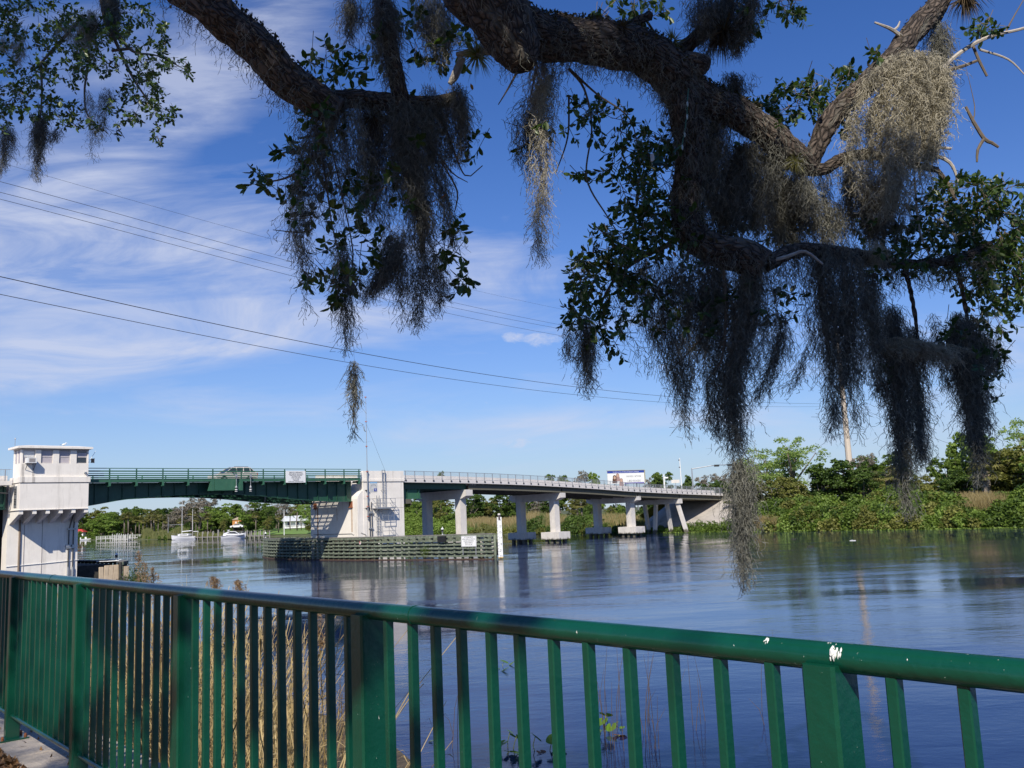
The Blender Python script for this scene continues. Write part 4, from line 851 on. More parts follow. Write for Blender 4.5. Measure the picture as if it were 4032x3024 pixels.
# skiff
sp_ = onz(343, 2127, 0); sk = thing('skiff', 'small white open skiff at the far left shore', 'boat', tuple(sp_), radians(10)); v_, f_ = hull(6, 2.0, .7, sheer=.3); sub('hull', MB().add(v_, f_), GEL, sk)
sub('outboard', MB().box(-3.3, -2.9, -.2, .2, .3, 1.5).box(-1, -.2, -.4, .4, .7, 1.6), WHITEP, sk)
# docks
def dock(label, a, b_, z_, w_, n, hi, m=WOODP, rail=False):
    a = np.array(a, float); b_ = np.array(b_, float); t_ = wth('dock', label, 'dock', (a[0], a[1], 0)); d = (b_ - a); L = np.linalg.norm(d[:2]); d /= L; n_ = np.array([-d[1], d[0], 0])
    m_ = MB(); p = a + n_ * w_ / 2; q = a - n_ * w_ / 2; r_ = b_ - n_ * w_ / 2; s_ = b_ + n_ * w_ / 2
    m_.hexa([(*k[:2], z_ - .25) for k in (p, q, r_, s_)], [(*k[:2], z_) for k in (p, q, r_, s_)]); part('deck', m_, m, t_)
    for i in range(n):
        for sg_ in (-1, 1):
            c_ = a + d * L * i / (n - 1) + n_ * sg_ * (w_ / 2 + .15); m_ = MB(); m_.tube([(c_[0], c_[1], -1), (c_[0], c_[1], z_ + hi * R.uniform(.8, 1.15))], .16, 6); part('pile', m_, m, t_)
    if rail:
        m_ = MB()
        for sg_ in (-1, 1):
            for h_ in (.55, 1.05): m_.bar(tuple(a + n_ * sg_ * w_ / 2 + np.array([0, 0, z_ + h_])), tuple(b_ + n_ * sg_ * w_ / 2 + np.array([0, 0, z_ + h_ + .2])), .08, .1)
            for i in range(2 * n): c_ = a + d * L * i / (2 * n - 1) + n_ * sg_ * w_ / 2; m_.box(c_[0] - .05, c_[0] + .05, c_[1] - .05, c_[1] + .05, z_, z_ + 1.1)
        part('railing', m_, m, t_)
    return t_
PALEW = mat('bleached_wood', (.55, .54, .50), .8, var=.1)
dA = at(388, 2126, 405); dB = at(560, 2125, 385)
dock('pale wooden fishing pier with railings at the far left shore', (dA[0], dA[1], 0), (dB[0], dB[1], 0), .9, 1.8, 10, 1.0, PALEW, True)
dC = at(452, 2128, 375); dD = at(512, 2128, 372)
dock('row of pale mooring piles in front of the fishing pier', (dC[0], dC[1], 0), (dD[0], dD[1], 0), .55, 2.2, 8, 2.2, PALEW)
dE = at(770, 2120, 322); dF = at(870, 2118, 306)
dock('low grey dock between the sailboat and the cruiser', (dE[0], dE[1], 0), (dF[0], dF[1], 0), .8, 1.8, 6, 2.0)
dG = at(962, 2118, 298); dH = at(1050, 2114, 287)
dock('low grey dock with piles to the right of the cruiser', (dG[0], dG[1], 0), (dH[0], dH[1], 0), .8, 1.8, 6, 1.6)

# ================================================================== FAR BUILDINGS AND SIGNS
hp = at(1175, 2080, 335); hs = wth('white_house', 'white house with a columned porch and pale roof on the lawn', 'house', (hp[0], hp[1], 2.3))
hs.rotation_euler = (0, 0, radians(20)); OFF[hs.name] = (0, 0, 0)
hs.scale = (.72, .8, .85); sub('wall', MB().box(-7, 7, 1.5, 8, 0, 3.4), WHITEP, hs); sub('porch_floor', MB().box(-7, 7, -.8, 1.5, 0, .35), WHITEP, hs)
for k in range(6): sub('column', MB().box(-7 + k * 2.75, -6.75 + k * 2.75, -.75, -.5, .35, 3.1), WHITEP, hs)
for k in range(3): sub('window', MB().box(-5.3 + k * 4.2, -3.9 + k * 4.2, 1.42, 1.5, .5, 2.8), mat('far_window_%d' % k, (.04, .045, .12), .3), hs)
m_ = MB(); m_.box(-7, 7, -.72, -.66, 1.2, 1.28)
for k in range(50): m_.box(-7 + k * .28, -6.9 + k * .28, -.72, -.66, .35, 1.2)
sub('porch_railing', m_, WHITEP, hs); m_ = MB(); m_.hexa([(-7.8, -1.4, 3.1), (7.8, -1.4, 3.1), (7.8, 8.8, 3.4), (-7.8, 8.8, 3.4)], [(-6.5, 3.2, 5.4), (6.5, 3.2, 5.4), (6.5, 4.6, 5.4), (-6.5, 4.6, 5.4)]); sub('roof', m_, ROOFW, hs)
op = at(938, 2060, 330); oc = wth('orange_cabin', 'small orange cabin with a pale roof among the far oaks', 'cabin', (op[0], op[1], 2.0)); OFF[oc.name] = (0, 0, 0); oc.rotation_euler = (0, 0, radians(10))
sub('wall', MB().box(-1.9, 1.9, -1.2, 2, 1.8, 4.4), ORANGE, oc); sub('window', MB().box(-.9, -.4, -1.24, -1.2, 3.0, 3.6).box(.1, .6, -1.24, -1.2, 3, 3.6), WHITEP, oc); sub('roof', MB().prism([(-2.2, 4.3), (2.2, 4.3), (0, 5.2)], -1.5, 2.3, 'y'), mat('tan_roof', (.45, .36, .28), .8), oc); sub('stilts', MB().box(-1.8, -1.6, -1.1, -.9, 0, 1.8).box(1.6, 1.8, -1.1, -.9, 0, 1.8).box(-1.8, 1.8, .5, 1.9, 0, 1.8), WOODD, oc)
def far_car(px, py, D, label, m):
    p = at(px, py, D); t_ = wth('parked_car', label, 'car', (p[0], p[1], p[2])); OFF[t_.name] = (0, 0, 0)
    m_ = MB(); m_.prism([(-2.3, .3), (-2.35, .8), (-1.3, .95), (-.7, 1.45), (.9, 1.45), (1.7, .95), (2.3, .85), (2.3, .3)], -.85, .85, 'y'); sub('body', m_, m, t_)
    m_ = MB(); m_.prism([(-1.15, .98), (-.66, 1.38), (.84, 1.38), (1.5, .98)], -.87, .87, 'y'); sub('window', m_, GLASS, t_)
    for x in (-1.4, 1.4): m_ = MB(); m_.prism([(x + .33 * cos(a), .33 + .33 * sin(a)) for a in np.linspace(0, 2 * pi, 11)[:-1]], -.9, .9, 'y'); sub('wheel', m_, TYRE, t_)
    return t_
far_car(934, 2079, 322, 'white parked car below the orange cabin', GEL)
far_car(852, 2078, 345, 'dark blue parked car under the far oaks, left of the orange cabin', mat('navy_paint', (.03, .04, .10), .3, coat=.5))
far_car(985, 2072, 345, 'silver parked car under the oaks, right of the orange cabin', CARP)
rp_ = at(310, 2105, 478); rr = wth('red_roofed_shelter', 'small white shelter with a red roof at the far left shore', 'shelter', (rp_[0], rp_[1], 1.8)); OFF[rr.name] = (0, 0, 0)
sub('wall', MB().box(-2.3, 2.3, 0, 3, 0, 2.4), WHITEP, rr); sub('roof', MB().hexa([(-3, -1, 2.3), (3, -1, 2.3), (3, 4, 2.3), (-3, 4, 2.3)], [(-1, 1, 3.9), (1, 1, 3.9), (1, 2, 3.9), (-1, 2, 3.9)]), RED, rr); sub('door', MB().box(-.6, .6, -.04, 0, 0, 2), GLASS, rr)
def far_pole(name, label, cat, x, yt, yb, D, r=.12, m=WHITEP):
    a = at(x, yb, D); b_ = at(x, yt, D); t_ = wth(name, label, cat, (a[0], a[1], 1.0)); part('pole', MB().tube([(a[0], a[1], .5), (a[0], a[1], b_[2])], [r, r * .6], 6), m, t_); return t_, (a[0], a[1], b_[2])
t_, q = far_pole('flagpole', 'tall bare white flagpole on the shore lawn by the white house', 'flagpole', 1119, 2008, 2092, 290, .14); part('finial', MB().lathe([(.02, 0), (.12, .1), (.02, .25)], q, 8), WHITEP, t_)
t_, q = far_pole('utility_pole', 'grey utility pole among the palms of the far shore', 'pole', 662, 2035, 2098, 350, .12, GALV); part('crossbar', MB().box(q[0] - .3, q[0] + 6, q[1] - .05, q[1] + .05, q[2] - 3.2, q[2] - 3.1), GALV, t_)
# billboard
bp0 = at(2465, 1890, 235); bl = wth('billboard', 'large white advertising billboard with a blue band behind the bridge railing', 'billboard', (bp0[0], bp0[1], 3)); OFF[bl.name] = (0, 0, 0)
wpx = 235 / FPX; W_ = (2541 - 2390) * wpx * 1.08; bl.rotation_euler = (0, 0, radians(22)); W2 = W_ / 2
zt = at(2465, 1853, 235)[2] - 3; zb = at(2465, 1905, 235)[2] - 3
sub('panel', MB().box(-W2, W2, -.1, .1, zb, zt), SIGNW, bl); sub('blue_band', MB().box(-W2, W2, -.13, -.101, zt - .62, zt), BLUE, bl); sub('frame', MB().box(W2, W2 + .25, -.3, .3, zb, zt + .1).box(-W2, W2, -.2, .25, zt, zt + .12), mat('billboard_frame', (.35, .33, .24), .7), bl)
for x in (-W2 * .6, 0, W2 * .6): sub('post', MB().box(x - .15, x + .15, .15, .45, -2, zb), GALV, bl)
text('Foundations in Foster, Certification & Adoptions for SW Florida', .36, WHITEP, bl, Matrix.Translation((0, -.14, zt - .33)) @ FACE_V, xs=.82)
text("CHILDREN'S   NETWORK", .55, SIGNT, bl, Matrix.Translation((W2 * .42, -.11, zt - 1.55)) @ FACE_V, xs=.72); text('1-855-933-KIDS', .72, SIGNT, bl, Matrix.Translation((W2 * .42, -.11, zt - 2.75)) @ FACE_V, xs=.85)
sub('purple_band', MB().box(-W2 * .1, W2 * .98, -.105, -.101, zb, zb + .35), mat('purple_print', (.18, .16, .40), .6), bl)
for x, z0, s_ in ((-W2 * .62, zt - 1.7, 1), (-W2 * .45, zt - 1.2, .9), (-W2 * .27, zt - 2.5, .9)):
    sub('printed_person', MB().prism([(x + s_ * .55 * cos(a), z0 + s_ * .62 * sin(a)) for a in np.linspace(0, 2 * pi, 13)[:-1]], -.112, -.101, 'y').prism([(x - .6 * s_, z0 - .3), (x + .6 * s_, z0 - .3), (x + .75 * s_, z0 - 1.5), (x - .75 * s_, z0 - 1.5)], -.110, -.101, 'y'), HAIR if s_ == 1 else mat('printed_coat', (.35, .22, .2), .7), bl)
    sub('printed_face', MB().prism([(x + s_ * .33 * cos(a), z0 - .08 + s_ * .42 * sin(a)) for a in np.linspace(0, 2 * pi, 13)[:-1]], -.118, -.113, 'y'), SKIN, bl)
# street furniture beyond the bridge
def pole_at(name, label, cat, x, yt, yb, D, r, m):
    a = at(x, yb, D); b_ = at(x, yt, D); t_ = wth(name, label, cat, tuple(a)); part('pole', MB().tube([(a[0], a[1], a[2] - 1), (a[0], a[1], b_[2])], [r, r * .55], 8), m, t_); return t_, np.array([a[0], a[1], b_[2]]), a
t_, q, a = pole_at('light_mast', 'slim white mast standing at the end of the bridge railing', 'mast', 2684, 1803, 1920, 200, .16, WHITEP); part('camera_box', MB().box(q[0] - .3, q[0] - .05, q[1] - .1, q[1] + .1, q[2] - .6, q[2] - .35).box(q[0] - .3, q[0] - .05, q[1] - .1, q[1] + .1, q[2] - 2.2, q[2] - 1.95), PIPE, t_)
t_, q, a = pole_at('traffic_signal', 'grey traffic signal pole with a long arm behind the bridge', 'traffic signal', 2729, 1843, 1920, 205, .2, GALV)
part('arm', MB().tube([q + [0, 0, -.2], q + [4.5, 0, .35], q + [9.5, 1, .55]], [.12, .1, .07], 6), GALV, t_)
for dx in (5.2, 8.2): part('signal_head', MB().box(q[0] + dx, q[0] + dx + 1.1, q[1] - .2, q[1] + .2, q[2] + .1, q[2] + .55), BLACK, t_)
t_, q, a = pole_at('road_sign', 'grey road sign board behind the railing, right of the billboard', 'sign', 2661, 1888, 1920, 195, .07, GALV); part('plate', MB().box(q[0] - .9, q[0] + .9, q[1] - .05, q[1] + .03, q[2] - .75, q[2] - .05), GREY_C, t_)
t_, q, a = pole_at('shelter_post', 'white post with a small box beyond the railing', 'post', 2617, 1868, 1920, 200, .25, WHITEP); part('box', MB().box(q[0], q[0] + .9, q[1] - .2, q[1] + .2, q[2] - .9, q[2] - .6), GEL, t_)
t_, q, a = pole_at('street_pole', 'white street pole behind the moss, right of the signal', 'pole', 2940, 1848, 1915, 190, .14, WHITEP); part('sign_plate', MB().box(q[0] - .2, q[0] + .2, q[1] - .1, q[1] - .05, q[2] - 1.2, q[2] - .4), SIGNW, t_)
t_, q, a = pole_at('warning_sign', 'small black and yellow sign on a post in the right bank trees', 'sign', 3071, 1884, 1930, 165, .04, GALV); part('plate', MB().box(q[0] - .45, q[0] + .45, q[1] - .05, q[1], q[2] - .6, q[2]), BLACK, t_); part('lower_plate', MB().box(q[0] - .45, q[0] + .45, q[1] - .06, q[1] - .01, q[2] - 1.0, q[2] - .66), SIGNW, t_)
t_, q, a = pole_at('lamp_post', 'grey lamp post behind the bridge, above the tan reeds', 'lamp post', 1997, 1947, 2010, 250, .13, GREY_C); part('lamp_head', MB().box(q[0] - .35, q[0] + .35, q[1] - .2, q[1] + .2, q[2], q[2] + .2), WHITEP, t_)
# great concrete power pole and wires
PD = 235.; pt = at(3292, 1250, PD); pbm = at(3342, 1800, PD)
pw = wth('power_pole', 'very tall tapered concrete power pole rising behind the right bank trees', 'utility pole', (pbm[0], pbm[1], 2.5)); CONP = mat('pole_concrete_warm', (.55, .47, .38), .8, var=.1)
part('pole', MB().tube([(pbm[0], pbm[1], 1), (pbm[0], pbm[1], pt[2])], [.95, .42], 10), CONP, pw)
part('cross_arm', MB().box(pbm[0] - 2.6, pbm[0] + 2.6, pbm[1] - .15, pbm[1] + .15, pt[2] - 1.2, pt[2] - .9).box(pbm[0] - 2.0, pbm[0] + 2.0, pbm[1] - .15, pbm[1] + .15, pt[2] - 5.2, pt[2] - 4.9), GALV, pw)
mat_wire = mat('cable_dark', (.05, .05, .055), .6)
def wire(label, pts_, r, D0=48, D1=PD):
    xs = [p[0] for p in pts_]; ys = [p[1] for p in pts_]; x0, x1 = xs[0], xs[-1]
    c = np.polyfit(xs, ys, 3 if len(xs) > 3 else 2); P = []
    for x in np.linspace(-700, x1, 60):
        t = (x - 0) / (3300 - 0); D = 1 / (1 / D0 + (1 / D1 - 1 / D0) * max(-.18, t)); P.append(at(x, float(np.polyval(c, x)), D))
    o = part('power_line', MB().tube(P, r, 4, False), mat_wire, None); tag(o, label, 'power line', 'power lines crossing the sky'); return o
lo1 = [(0, 1090), (640, 1227), (1400, 1392), (2100, 1497), (2600, 1560), (3290, 1590)]; lo2 = [(0, 1160), (640, 1285), (1380, 1434), (2100, 1533), (2600, 1583), (3290, 1600)]
hi = [(0, 714), (309, 800), (900, 965), (1204, 1042), (1768, 1186), (2254, 1292), (2600, 1340), (3290, 1400)]
wire('upper and darker of the two low wires across the middle of the sky', lo1, .024); wire('lower and thinner of the two low wires across the middle of the sky', lo2, .019)
wire('highest of the three close wires in the cloud', hi, .014); wire('middle of the three close wires in the cloud', [(x, y + 16 + (26 - x * .012)) for x, y in hi], .014)
wire('lowest of the three close wires in the cloud', [(x, y + 45 + (24 - x * .012)) for x, y in hi], .014)
wire('faint topmost wire above the three close ones', [(10, 644), (555, 796), (900, 896), (1160, 963), (1768, 1123), (2100, 1198), (2700, 1300), (3290, 1385)], .008)
wire_r = part('power_line', MB().tube([at(3300, 1560, PD), at(3494, 1656, 210), at(3800, 1770, 190), at(4100, 1850, 175), at(4500, 1930, 150)], .03, 4, False), mat_wire); tag(wire_r, 'thin wire running down right from the tall power pole', 'power line', 'power lines crossing the sky')
# ================================================================== VEGETATION OF THE FAR BANKS
OAKL = leafmat('oak_foliage', (.045, .082, .014), (.165, .240, .038), .30)
DARKL = leafmat('dark_foliage', (.030, .060, .012), (.120, .185, .034), .28)
LIGHTL = leafmat('light_foliage', (.13, .19, .035), (.29, .40, .09), .40)
AIRYL = leafmat('airy_foliage', (.20, .27, .08), (.40, .50, .17), .45)
OLIVEL = leafmat('olive_foliage', (.115, .122, .028), (.26, .265, .07), .32)
GREYL = leafmat('grey_twigs', (.16, .14, .11), (.30, .27, .22), .15)
PALML = leafmat('palm_frond', (.065, .078, .022), (.22, .205, .07), .25, rough=.45)
PALMB = leafmat('palm_frond_bright', (.07, .12, .025), (.20, .26, .06), .3, rough=.45)
REEDL = leafmat('reed_straw', (.19, .145, .06), (.38, .31, .15), .3, tc=(1.2, 1.1, .7))
GREENR = leafmat('reed_green', (.08, .11, .03), (.22, .21, .08), .3)
def crown_pts(n, clumps):
    """points on lumpy shells; clumps = [(c, r, flat)]"""
    w = np.array([c[1] ** 2 for c in clumps]); idx = NR.choice(len(clumps), n, p=w / w.sum())
    C = np.array([c[0] for c in clumps], float)[idx]; r = np.array([c[1] for c in clumps])[idx]; fl = np.array([c[2] for c in clumps])[idx]
    d = unit(NR.normal(size=(n, 3))); d[:, 2] = np.where(d[:, 2] < -.3, -d[:, 2] * .6, d[:, 2]); rad = r * NR.uniform(.35, 1.08, n) ** .5
    P = C + d * rad[:, None] * np.stack([np.ones(n), np.ones(n), fl], 1); return P, d, idx
def tree_meshes(kind, seed):
    global NR
    NR = np.random.default_rng(seed); rr = random.Random(seed)
    H_, Wd, n, lm, ls = {'oak': (10, 6.2, 9500, OAKL, .36), 'bright': (10, 6.0, 9500, LIGHTL, .36), 'dark': (10, 5.6, 9500, DARKL, .36), 'light': (10, 5.6, 5600, AIRYL, .21),
                         'olive': (10, 5.6, 8000, OLIVEL, .34), 'grey': (10, 4.5, 3200, GREYL, .30), 'shrub': (10, 9, 5200, OAKL, .62)}[kind]
    m_ = MB(); cl = []
    tr0 = Vector((0, 0, -.3)); top = Vector((rr.uniform(-.5, .5), rr.uniform(-.5, .5), H_ * (.26 if kind not in ('light', 'grey') else .45)))
    if kind != 'shrub': m_.tube([tr0, tr0.lerp(top, .5) + Vector((rr.uniform(-.2, .2), 0, 0)), top], [.36, .28, .22], 7)
    nb = {'oak': 15, 'bright': 15, 'dark': 15, 'light': 10, 'olive': 14, 'grey': 11, 'shrub': 7}[kind]
    for i in range(nb):
        a = 2 * pi * i / nb + rr.uniform(-.4, .4); rd = rr.uniform(.35, .95) * Wd / 2 * (1.05 if i % 3 else .4); hz = H_ * (rr.uniform(.20, .90) if kind in ('oak', 'bright', 'dark', 'olive') else rr.uniform(.42, .90)) if kind != 'shrub' else rr.uniform(.12, .75) * H_
        e = Vector((cos(a) * rd, sin(a) * rd, hz)); mid = top.lerp(e, .5) + Vector((0, 0, rr.uniform(-.3, .5)))
        if kind != 'shrub': m_.tube([top, mid, e], [.15, .09, .04], 5)
        if kind in ('light', 'grey', 'olive'):
            for _ in range(7):
                e2 = e + Vector((rr.uniform(-1.4, 1.4), rr.uniform(-1.4, 1.4), rr.uniform(-1.2, 1.5))); m_.tube([mid, e, e2], [.05, .04, .012], 3, False)
                cl.append((tuple(e2), rr.uniform(.4, .8), 1.0))
        else:
            cl.append((tuple(e), rr.uniform(.8, 1.35) * (1.25 if kind == 'shrub' else 1), .85))
            for _ in range(6): cl.append(((e.x + rr.uniform(-1.3, 1.3), e.y + rr.uniform(-1.3, 1.3), e.z + rr.uniform(-1.2, 1.2)), rr.uniform(.4, .85), .85))
    P, d, idx = crown_pts(n, cl)
    V, F = leaf_quads(P, ls, .3, .75, d); rn = np.clip(NR.normal(.45, .22, n) + NR.normal(0, .16, len(cl))[idx], 0, 1)
    lmz = npmesh('crown', V, F, lm, rn); tm = None
    if m_.v: tm = mesh_from('trunk', m_.v, m_.f, True); tm.materials.append(BARKFAR)
    return lmz, tm
def palm_meshes(seed, royal=False):
    rr = random.Random(seed); m_ = MB(); H_ = 7.6
    m_.tube([(0, 0, -.3), (rr.uniform(-.2, .2), .1, H_ * .5), (rr.uniform(-.3, .3), 0, H_)], [.24, .2, .19], 7); tm = mesh_from('trunk', m_.v, m_.f, True); tm.materials.append(BARKFAR)
    V = []; F = []; rn = []
    nf = 15 if royal else 34
    for i in range(nf):
        a = rr.uniform(0, 2 * pi); e = rr.uniform(-.75, 1.25) if not royal else rr.uniform(-.1, 1.2); L = rr.uniform(1.3, 1.9) * (1.6 if royal else 1); tone = rr.uniform(0, 1) if e > -.2 else rr.uniform(.5, 1)
        d = Vector((cos(a) * cos(e), sin(a) * cos(e), sin(e))); sd = Vector((-sin(a), cos(a), 0)); base = Vector((0, 0, H_))
        if royal:
            pts_ = [base + d * L * t + Vector((0, 0, -1.1 * L * t * t)) for t in np.linspace(0, 1, 7)]
            for k in range(1, 7):
                for s_ in (-1, 1):
                    for q in (0, .5):
                        p = pts_[k - 1].lerp(pts_[k], q); tip = p + sd * s_ * .75 * (1 - k * .1) + Vector((0, 0, -.35)) + d * .3; w_ = d * .07; n0 = len(V); V += [p - w_, p + w_, tip, tip]; F.append((n0, n0 + 1, n0 + 2, n0 + 3)); rn.append(tone)
        else:
            c = base + d * L * .62
            for k in range(9):                       # fan of blades
                t = (k - 4) / 4 * 1.35; tip = c + (d * cos(t) + sd * sin(t)) * L * .62 + Vector((0, 0, -.38 * abs(t) - .22)); w_ = (sd * cos(t) - d * sin(t)) * .10; mid = c.lerp(tip, .5)
                n0 = len(V); V += [c, mid - w_, tip, mid + w_]; F.append((n0, n0 + 1, n0 + 2, n0 + 3)); rn.append(min(1, max(0, tone + rr.uniform(-.2, .2))))
            n0 = len(V); V += [base - sd * .03, base + sd * .03, c + sd * .03, c - sd * .03]; F.append((n0, n0 + 1, n0 + 2, n0 + 3)); rn.append(tone)
    return npmesh('crown', np.array([tuple(v) for v in V]), np.array(F), PALMB if royal else PALML, rn), tm
LIB = {}
for k_ in ('oak', 'bright', 'dark', 'light', 'olive', 'grey', 'shrub'): LIB[k_] = [tree_meshes(k_, 100 + i * 7 + len(k_)) for i in range(3 if k_ in ('oak', 'dark', 'olive') else 2)]
LIB['palm'] = [palm_meshes(5), palm_meshes(6), palm_meshes(9)]; LIB['royal'] = [palm_meshes(21, True), palm_meshes(22, True)]
NATH = {'palm': 9.0, 'royal': 9.6}
NR = np.random.default_rng(3)
tcount = 0
def tree(kind, px, ytop, D, label, group, zg=1.7, wide=1.0, name=None, ybase=None):
    global tcount
    tcount += 1; p = at(px, ytop, D); h = p[2] - zg; s_ = h / NATH.get(kind, 10.8); lm, tm = LIB[kind][tcount % len(LIB[kind])]
    nm = name or {'palm': 'palm_tree', 'royal': 'palm_tree', 'shrub': 'shrub'}.get(kind, 'tree')
    t_ = thing(nm, label, {'palm_tree': 'palm tree'}.get(nm, nm), (p[0], p[1], zg), R.uniform(0, 6.28), group); t_.scale = (s_ * wide, s_ * wide, s_)
    npobj('crown', lm, t_)
    if tm: npobj('trunk', tm, t_)
    return t_
FG = 'trees on the far shore seen under the drawbridge'; PG = 'palms on the far shore seen under the drawbridge'
def sd(px, extra): return shore_D(px) + extra
Q = lambda x, y: (300 + x * .434, 1950 + y * .434)
for kind, qx, qy, ex, w_, lab in (
    ('dark', 20, 135, 40, 1.3, 'dark tree at the far left shore behind the red roof'), ('oak', 75, 150, 30, 1.2, 'green tree right of the red roof at the far shore'),
    ('olive', 150, 118, 45, 1.3, 'olive brown tree behind the feathery willow'), ('olive', 232, 104, 55, 1.2, 'brownish tall tree top above the feathery willow'),
    ('bright', 175, 190, 16, 1.5, 'bright feathery bush at the water left of the pier'), ('bright', 262, 150, 22, 1.75, 'large pale green feathery willow over the fishing pier'), ('bright', 330, 175, 20, 1.3, 'right part of the feathery willow clump over the pier'),
    ('dark', 345, 130, 70, 1.3, 'dark green tree behind the willow'), ('oak', 420, 138, 60, 1.1, 'small green tree behind the leftmost palms'), ('oak', 515, 82, 48, 1.1, 'tall round oak behind the palms of the pier'), ('dark', 455, 88, 62, .8, 'narrow dark tree left of the tall round oak'),
    ('oak', 640, 104, 60, 1.4, 'broad oak in the middle behind the palm row'), ('olive', 690, 130, 40, 1.1, 'olive tree among the palm row'), ('dark', 745, 110, 70, 1.3, 'dark flat tree left of the grey tree'), ('oak', 800, 108, 72, 1.2, 'green tree left of the sailboat masts, far back'), ('dark', 862, 92, 70, 1.0, 'dark slim tree just left of the grey tree'),
    ('grey', 905, 110, 40, 1.0, 'bare grey tree left of the sailboat mast'), ('grey', 965, 55, 45, 1.3, 'tall bare grey tree right behind the sailboat mast'), ('grey', 1035, 15, 55, 1.2, 'bare grey brown tree under the bridge centre'), ('grey', 1110, -8, 55, 1.4, 'tallest bare grey tree, touching the bridge underside'), ('grey', 1175, 20, 50, 1.2, 'bare grey tree left of the bright green oak'), ('grey', 835, 170, 25, .8, 'low bare grey tree beside the utility pole'),
    ('bright', 1215, 95, 22, 1.0, 'bright green oak standing right of the sailboat'), ('oak', 1270, 85, 30, 1.1, 'green oak above the motor cruiser'), ('bright', 1350, 38, 32, 1.1, 'tall bright green oak above the cruiser'), ('oak', 1430, 60, 30, 1.1, 'broad oak right above the orange cabin'), ('bright', 1520, 92, 26, 1.0, 'round bright oak right of the orange cabin'),
    ('dark', 1600, 110, 36, 1.0, 'dark tree right of the round bright oak'), ('grey', 1590, 45, 70, 1.0, 'grey mossy tree top rising behind the oaks'), ('oak', 1700, 48, 40, 1.25, 'large round oak left of the flagpole'), ('dark', 1755, 95, 30, 1.0, 'dark oak close left of the flagpole'), ('grey', 1810, 30, 60, 1.0, 'grey mossy tree top above the flagpole'), ('grey', 1890, 60, 60, 1.0, 'grey tree behind the flagpole'),
    ('olive', 1740, 190, 12, 1.0, 'small olive bush tree on the lawn edge'), ('olive', 1960, 60, 70, 1.2, 'tall olive tree behind the white house'), ('bright', 2060, 45, 60, 1.2, 'tall light tree right behind the white house'), ('light', 2120, 80, 30, 1.3, 'light green tree right of the white house'), ('bright', 2150, 170, 8, 1.6, 'bright shrubby tree at the water beside the pier wall'), ('olive', 2110, 240, 4, 1.4, 'low yellow green bush at the water by the pier wall'),
    ('olive', 1330, 215, 12, .9, 'thin bush behind the motor cruiser'), ('bright', 1110, 285, 6, 1.0, 'low shrub at the water right of the sailboat')):
    x, y = Q(qx, qy); tree(kind, x, y, sd(x, ex), lab, FG, 1.4, w_)
for qx, qy, ex, lab in ((440, 158, 20, 'leftmost palm behind the fishing pier'), (478, 150, 24, 'second palm from the left behind the fishing pier'), (540, 190, 18, 'palm right of the fishing pier ramp'), (577, 185, 24, 'short palm at the end of the fishing pier'), (605, 200, 20, 'palm left of the tan reeds'), (640, 195, 30, 'palm above the left end of the tan reeds'), (682, 170, 24, 'palm over the tan reeds, left of the utility pole'), (712, 135, 34, 'tall palm left of the utility pole'), (745, 190, 24, 'palm just left of the utility pole'), (790, 170, 28, 'palm behind the utility pole'), (815, 205, 22, 'short palm right of the utility pole'),
                        (940, 210, 20, 'short palm left of the sailboat'), (1060, 110, 30, 'tall palm just right of the sailboat mizzen'), (1085, 190, 14, 'palm right of the sailboat, close to the water'), (1195, 165, 14, 'large palm between the sailboat and the cruiser'), (1165, 200, 20, 'shorter palm between the sailboat and the cruiser'), (1630, 150, 24, 'palm trunked among the oaks right of the cabin'), (1835, 170, 22, 'palm left of the flagpole on the lawn')):
    x, y = Q(qx, qy); tree('palm', x, y, sd(x, ex), lab, PG, 1.5, 1.25)
for qx, qy, ex, lab in ((1940, 145, 34, 'feather palm left of the white porch'), (2003, 100, 30, 'tall feather palm in front of the white porch'), (2040, 165, 34, 'feather palm at the right of the white porch')):
    x, y = Q(qx, qy); tree('royal', x, y, sd(x, ex), lab, PG, 1.6, 1.15)
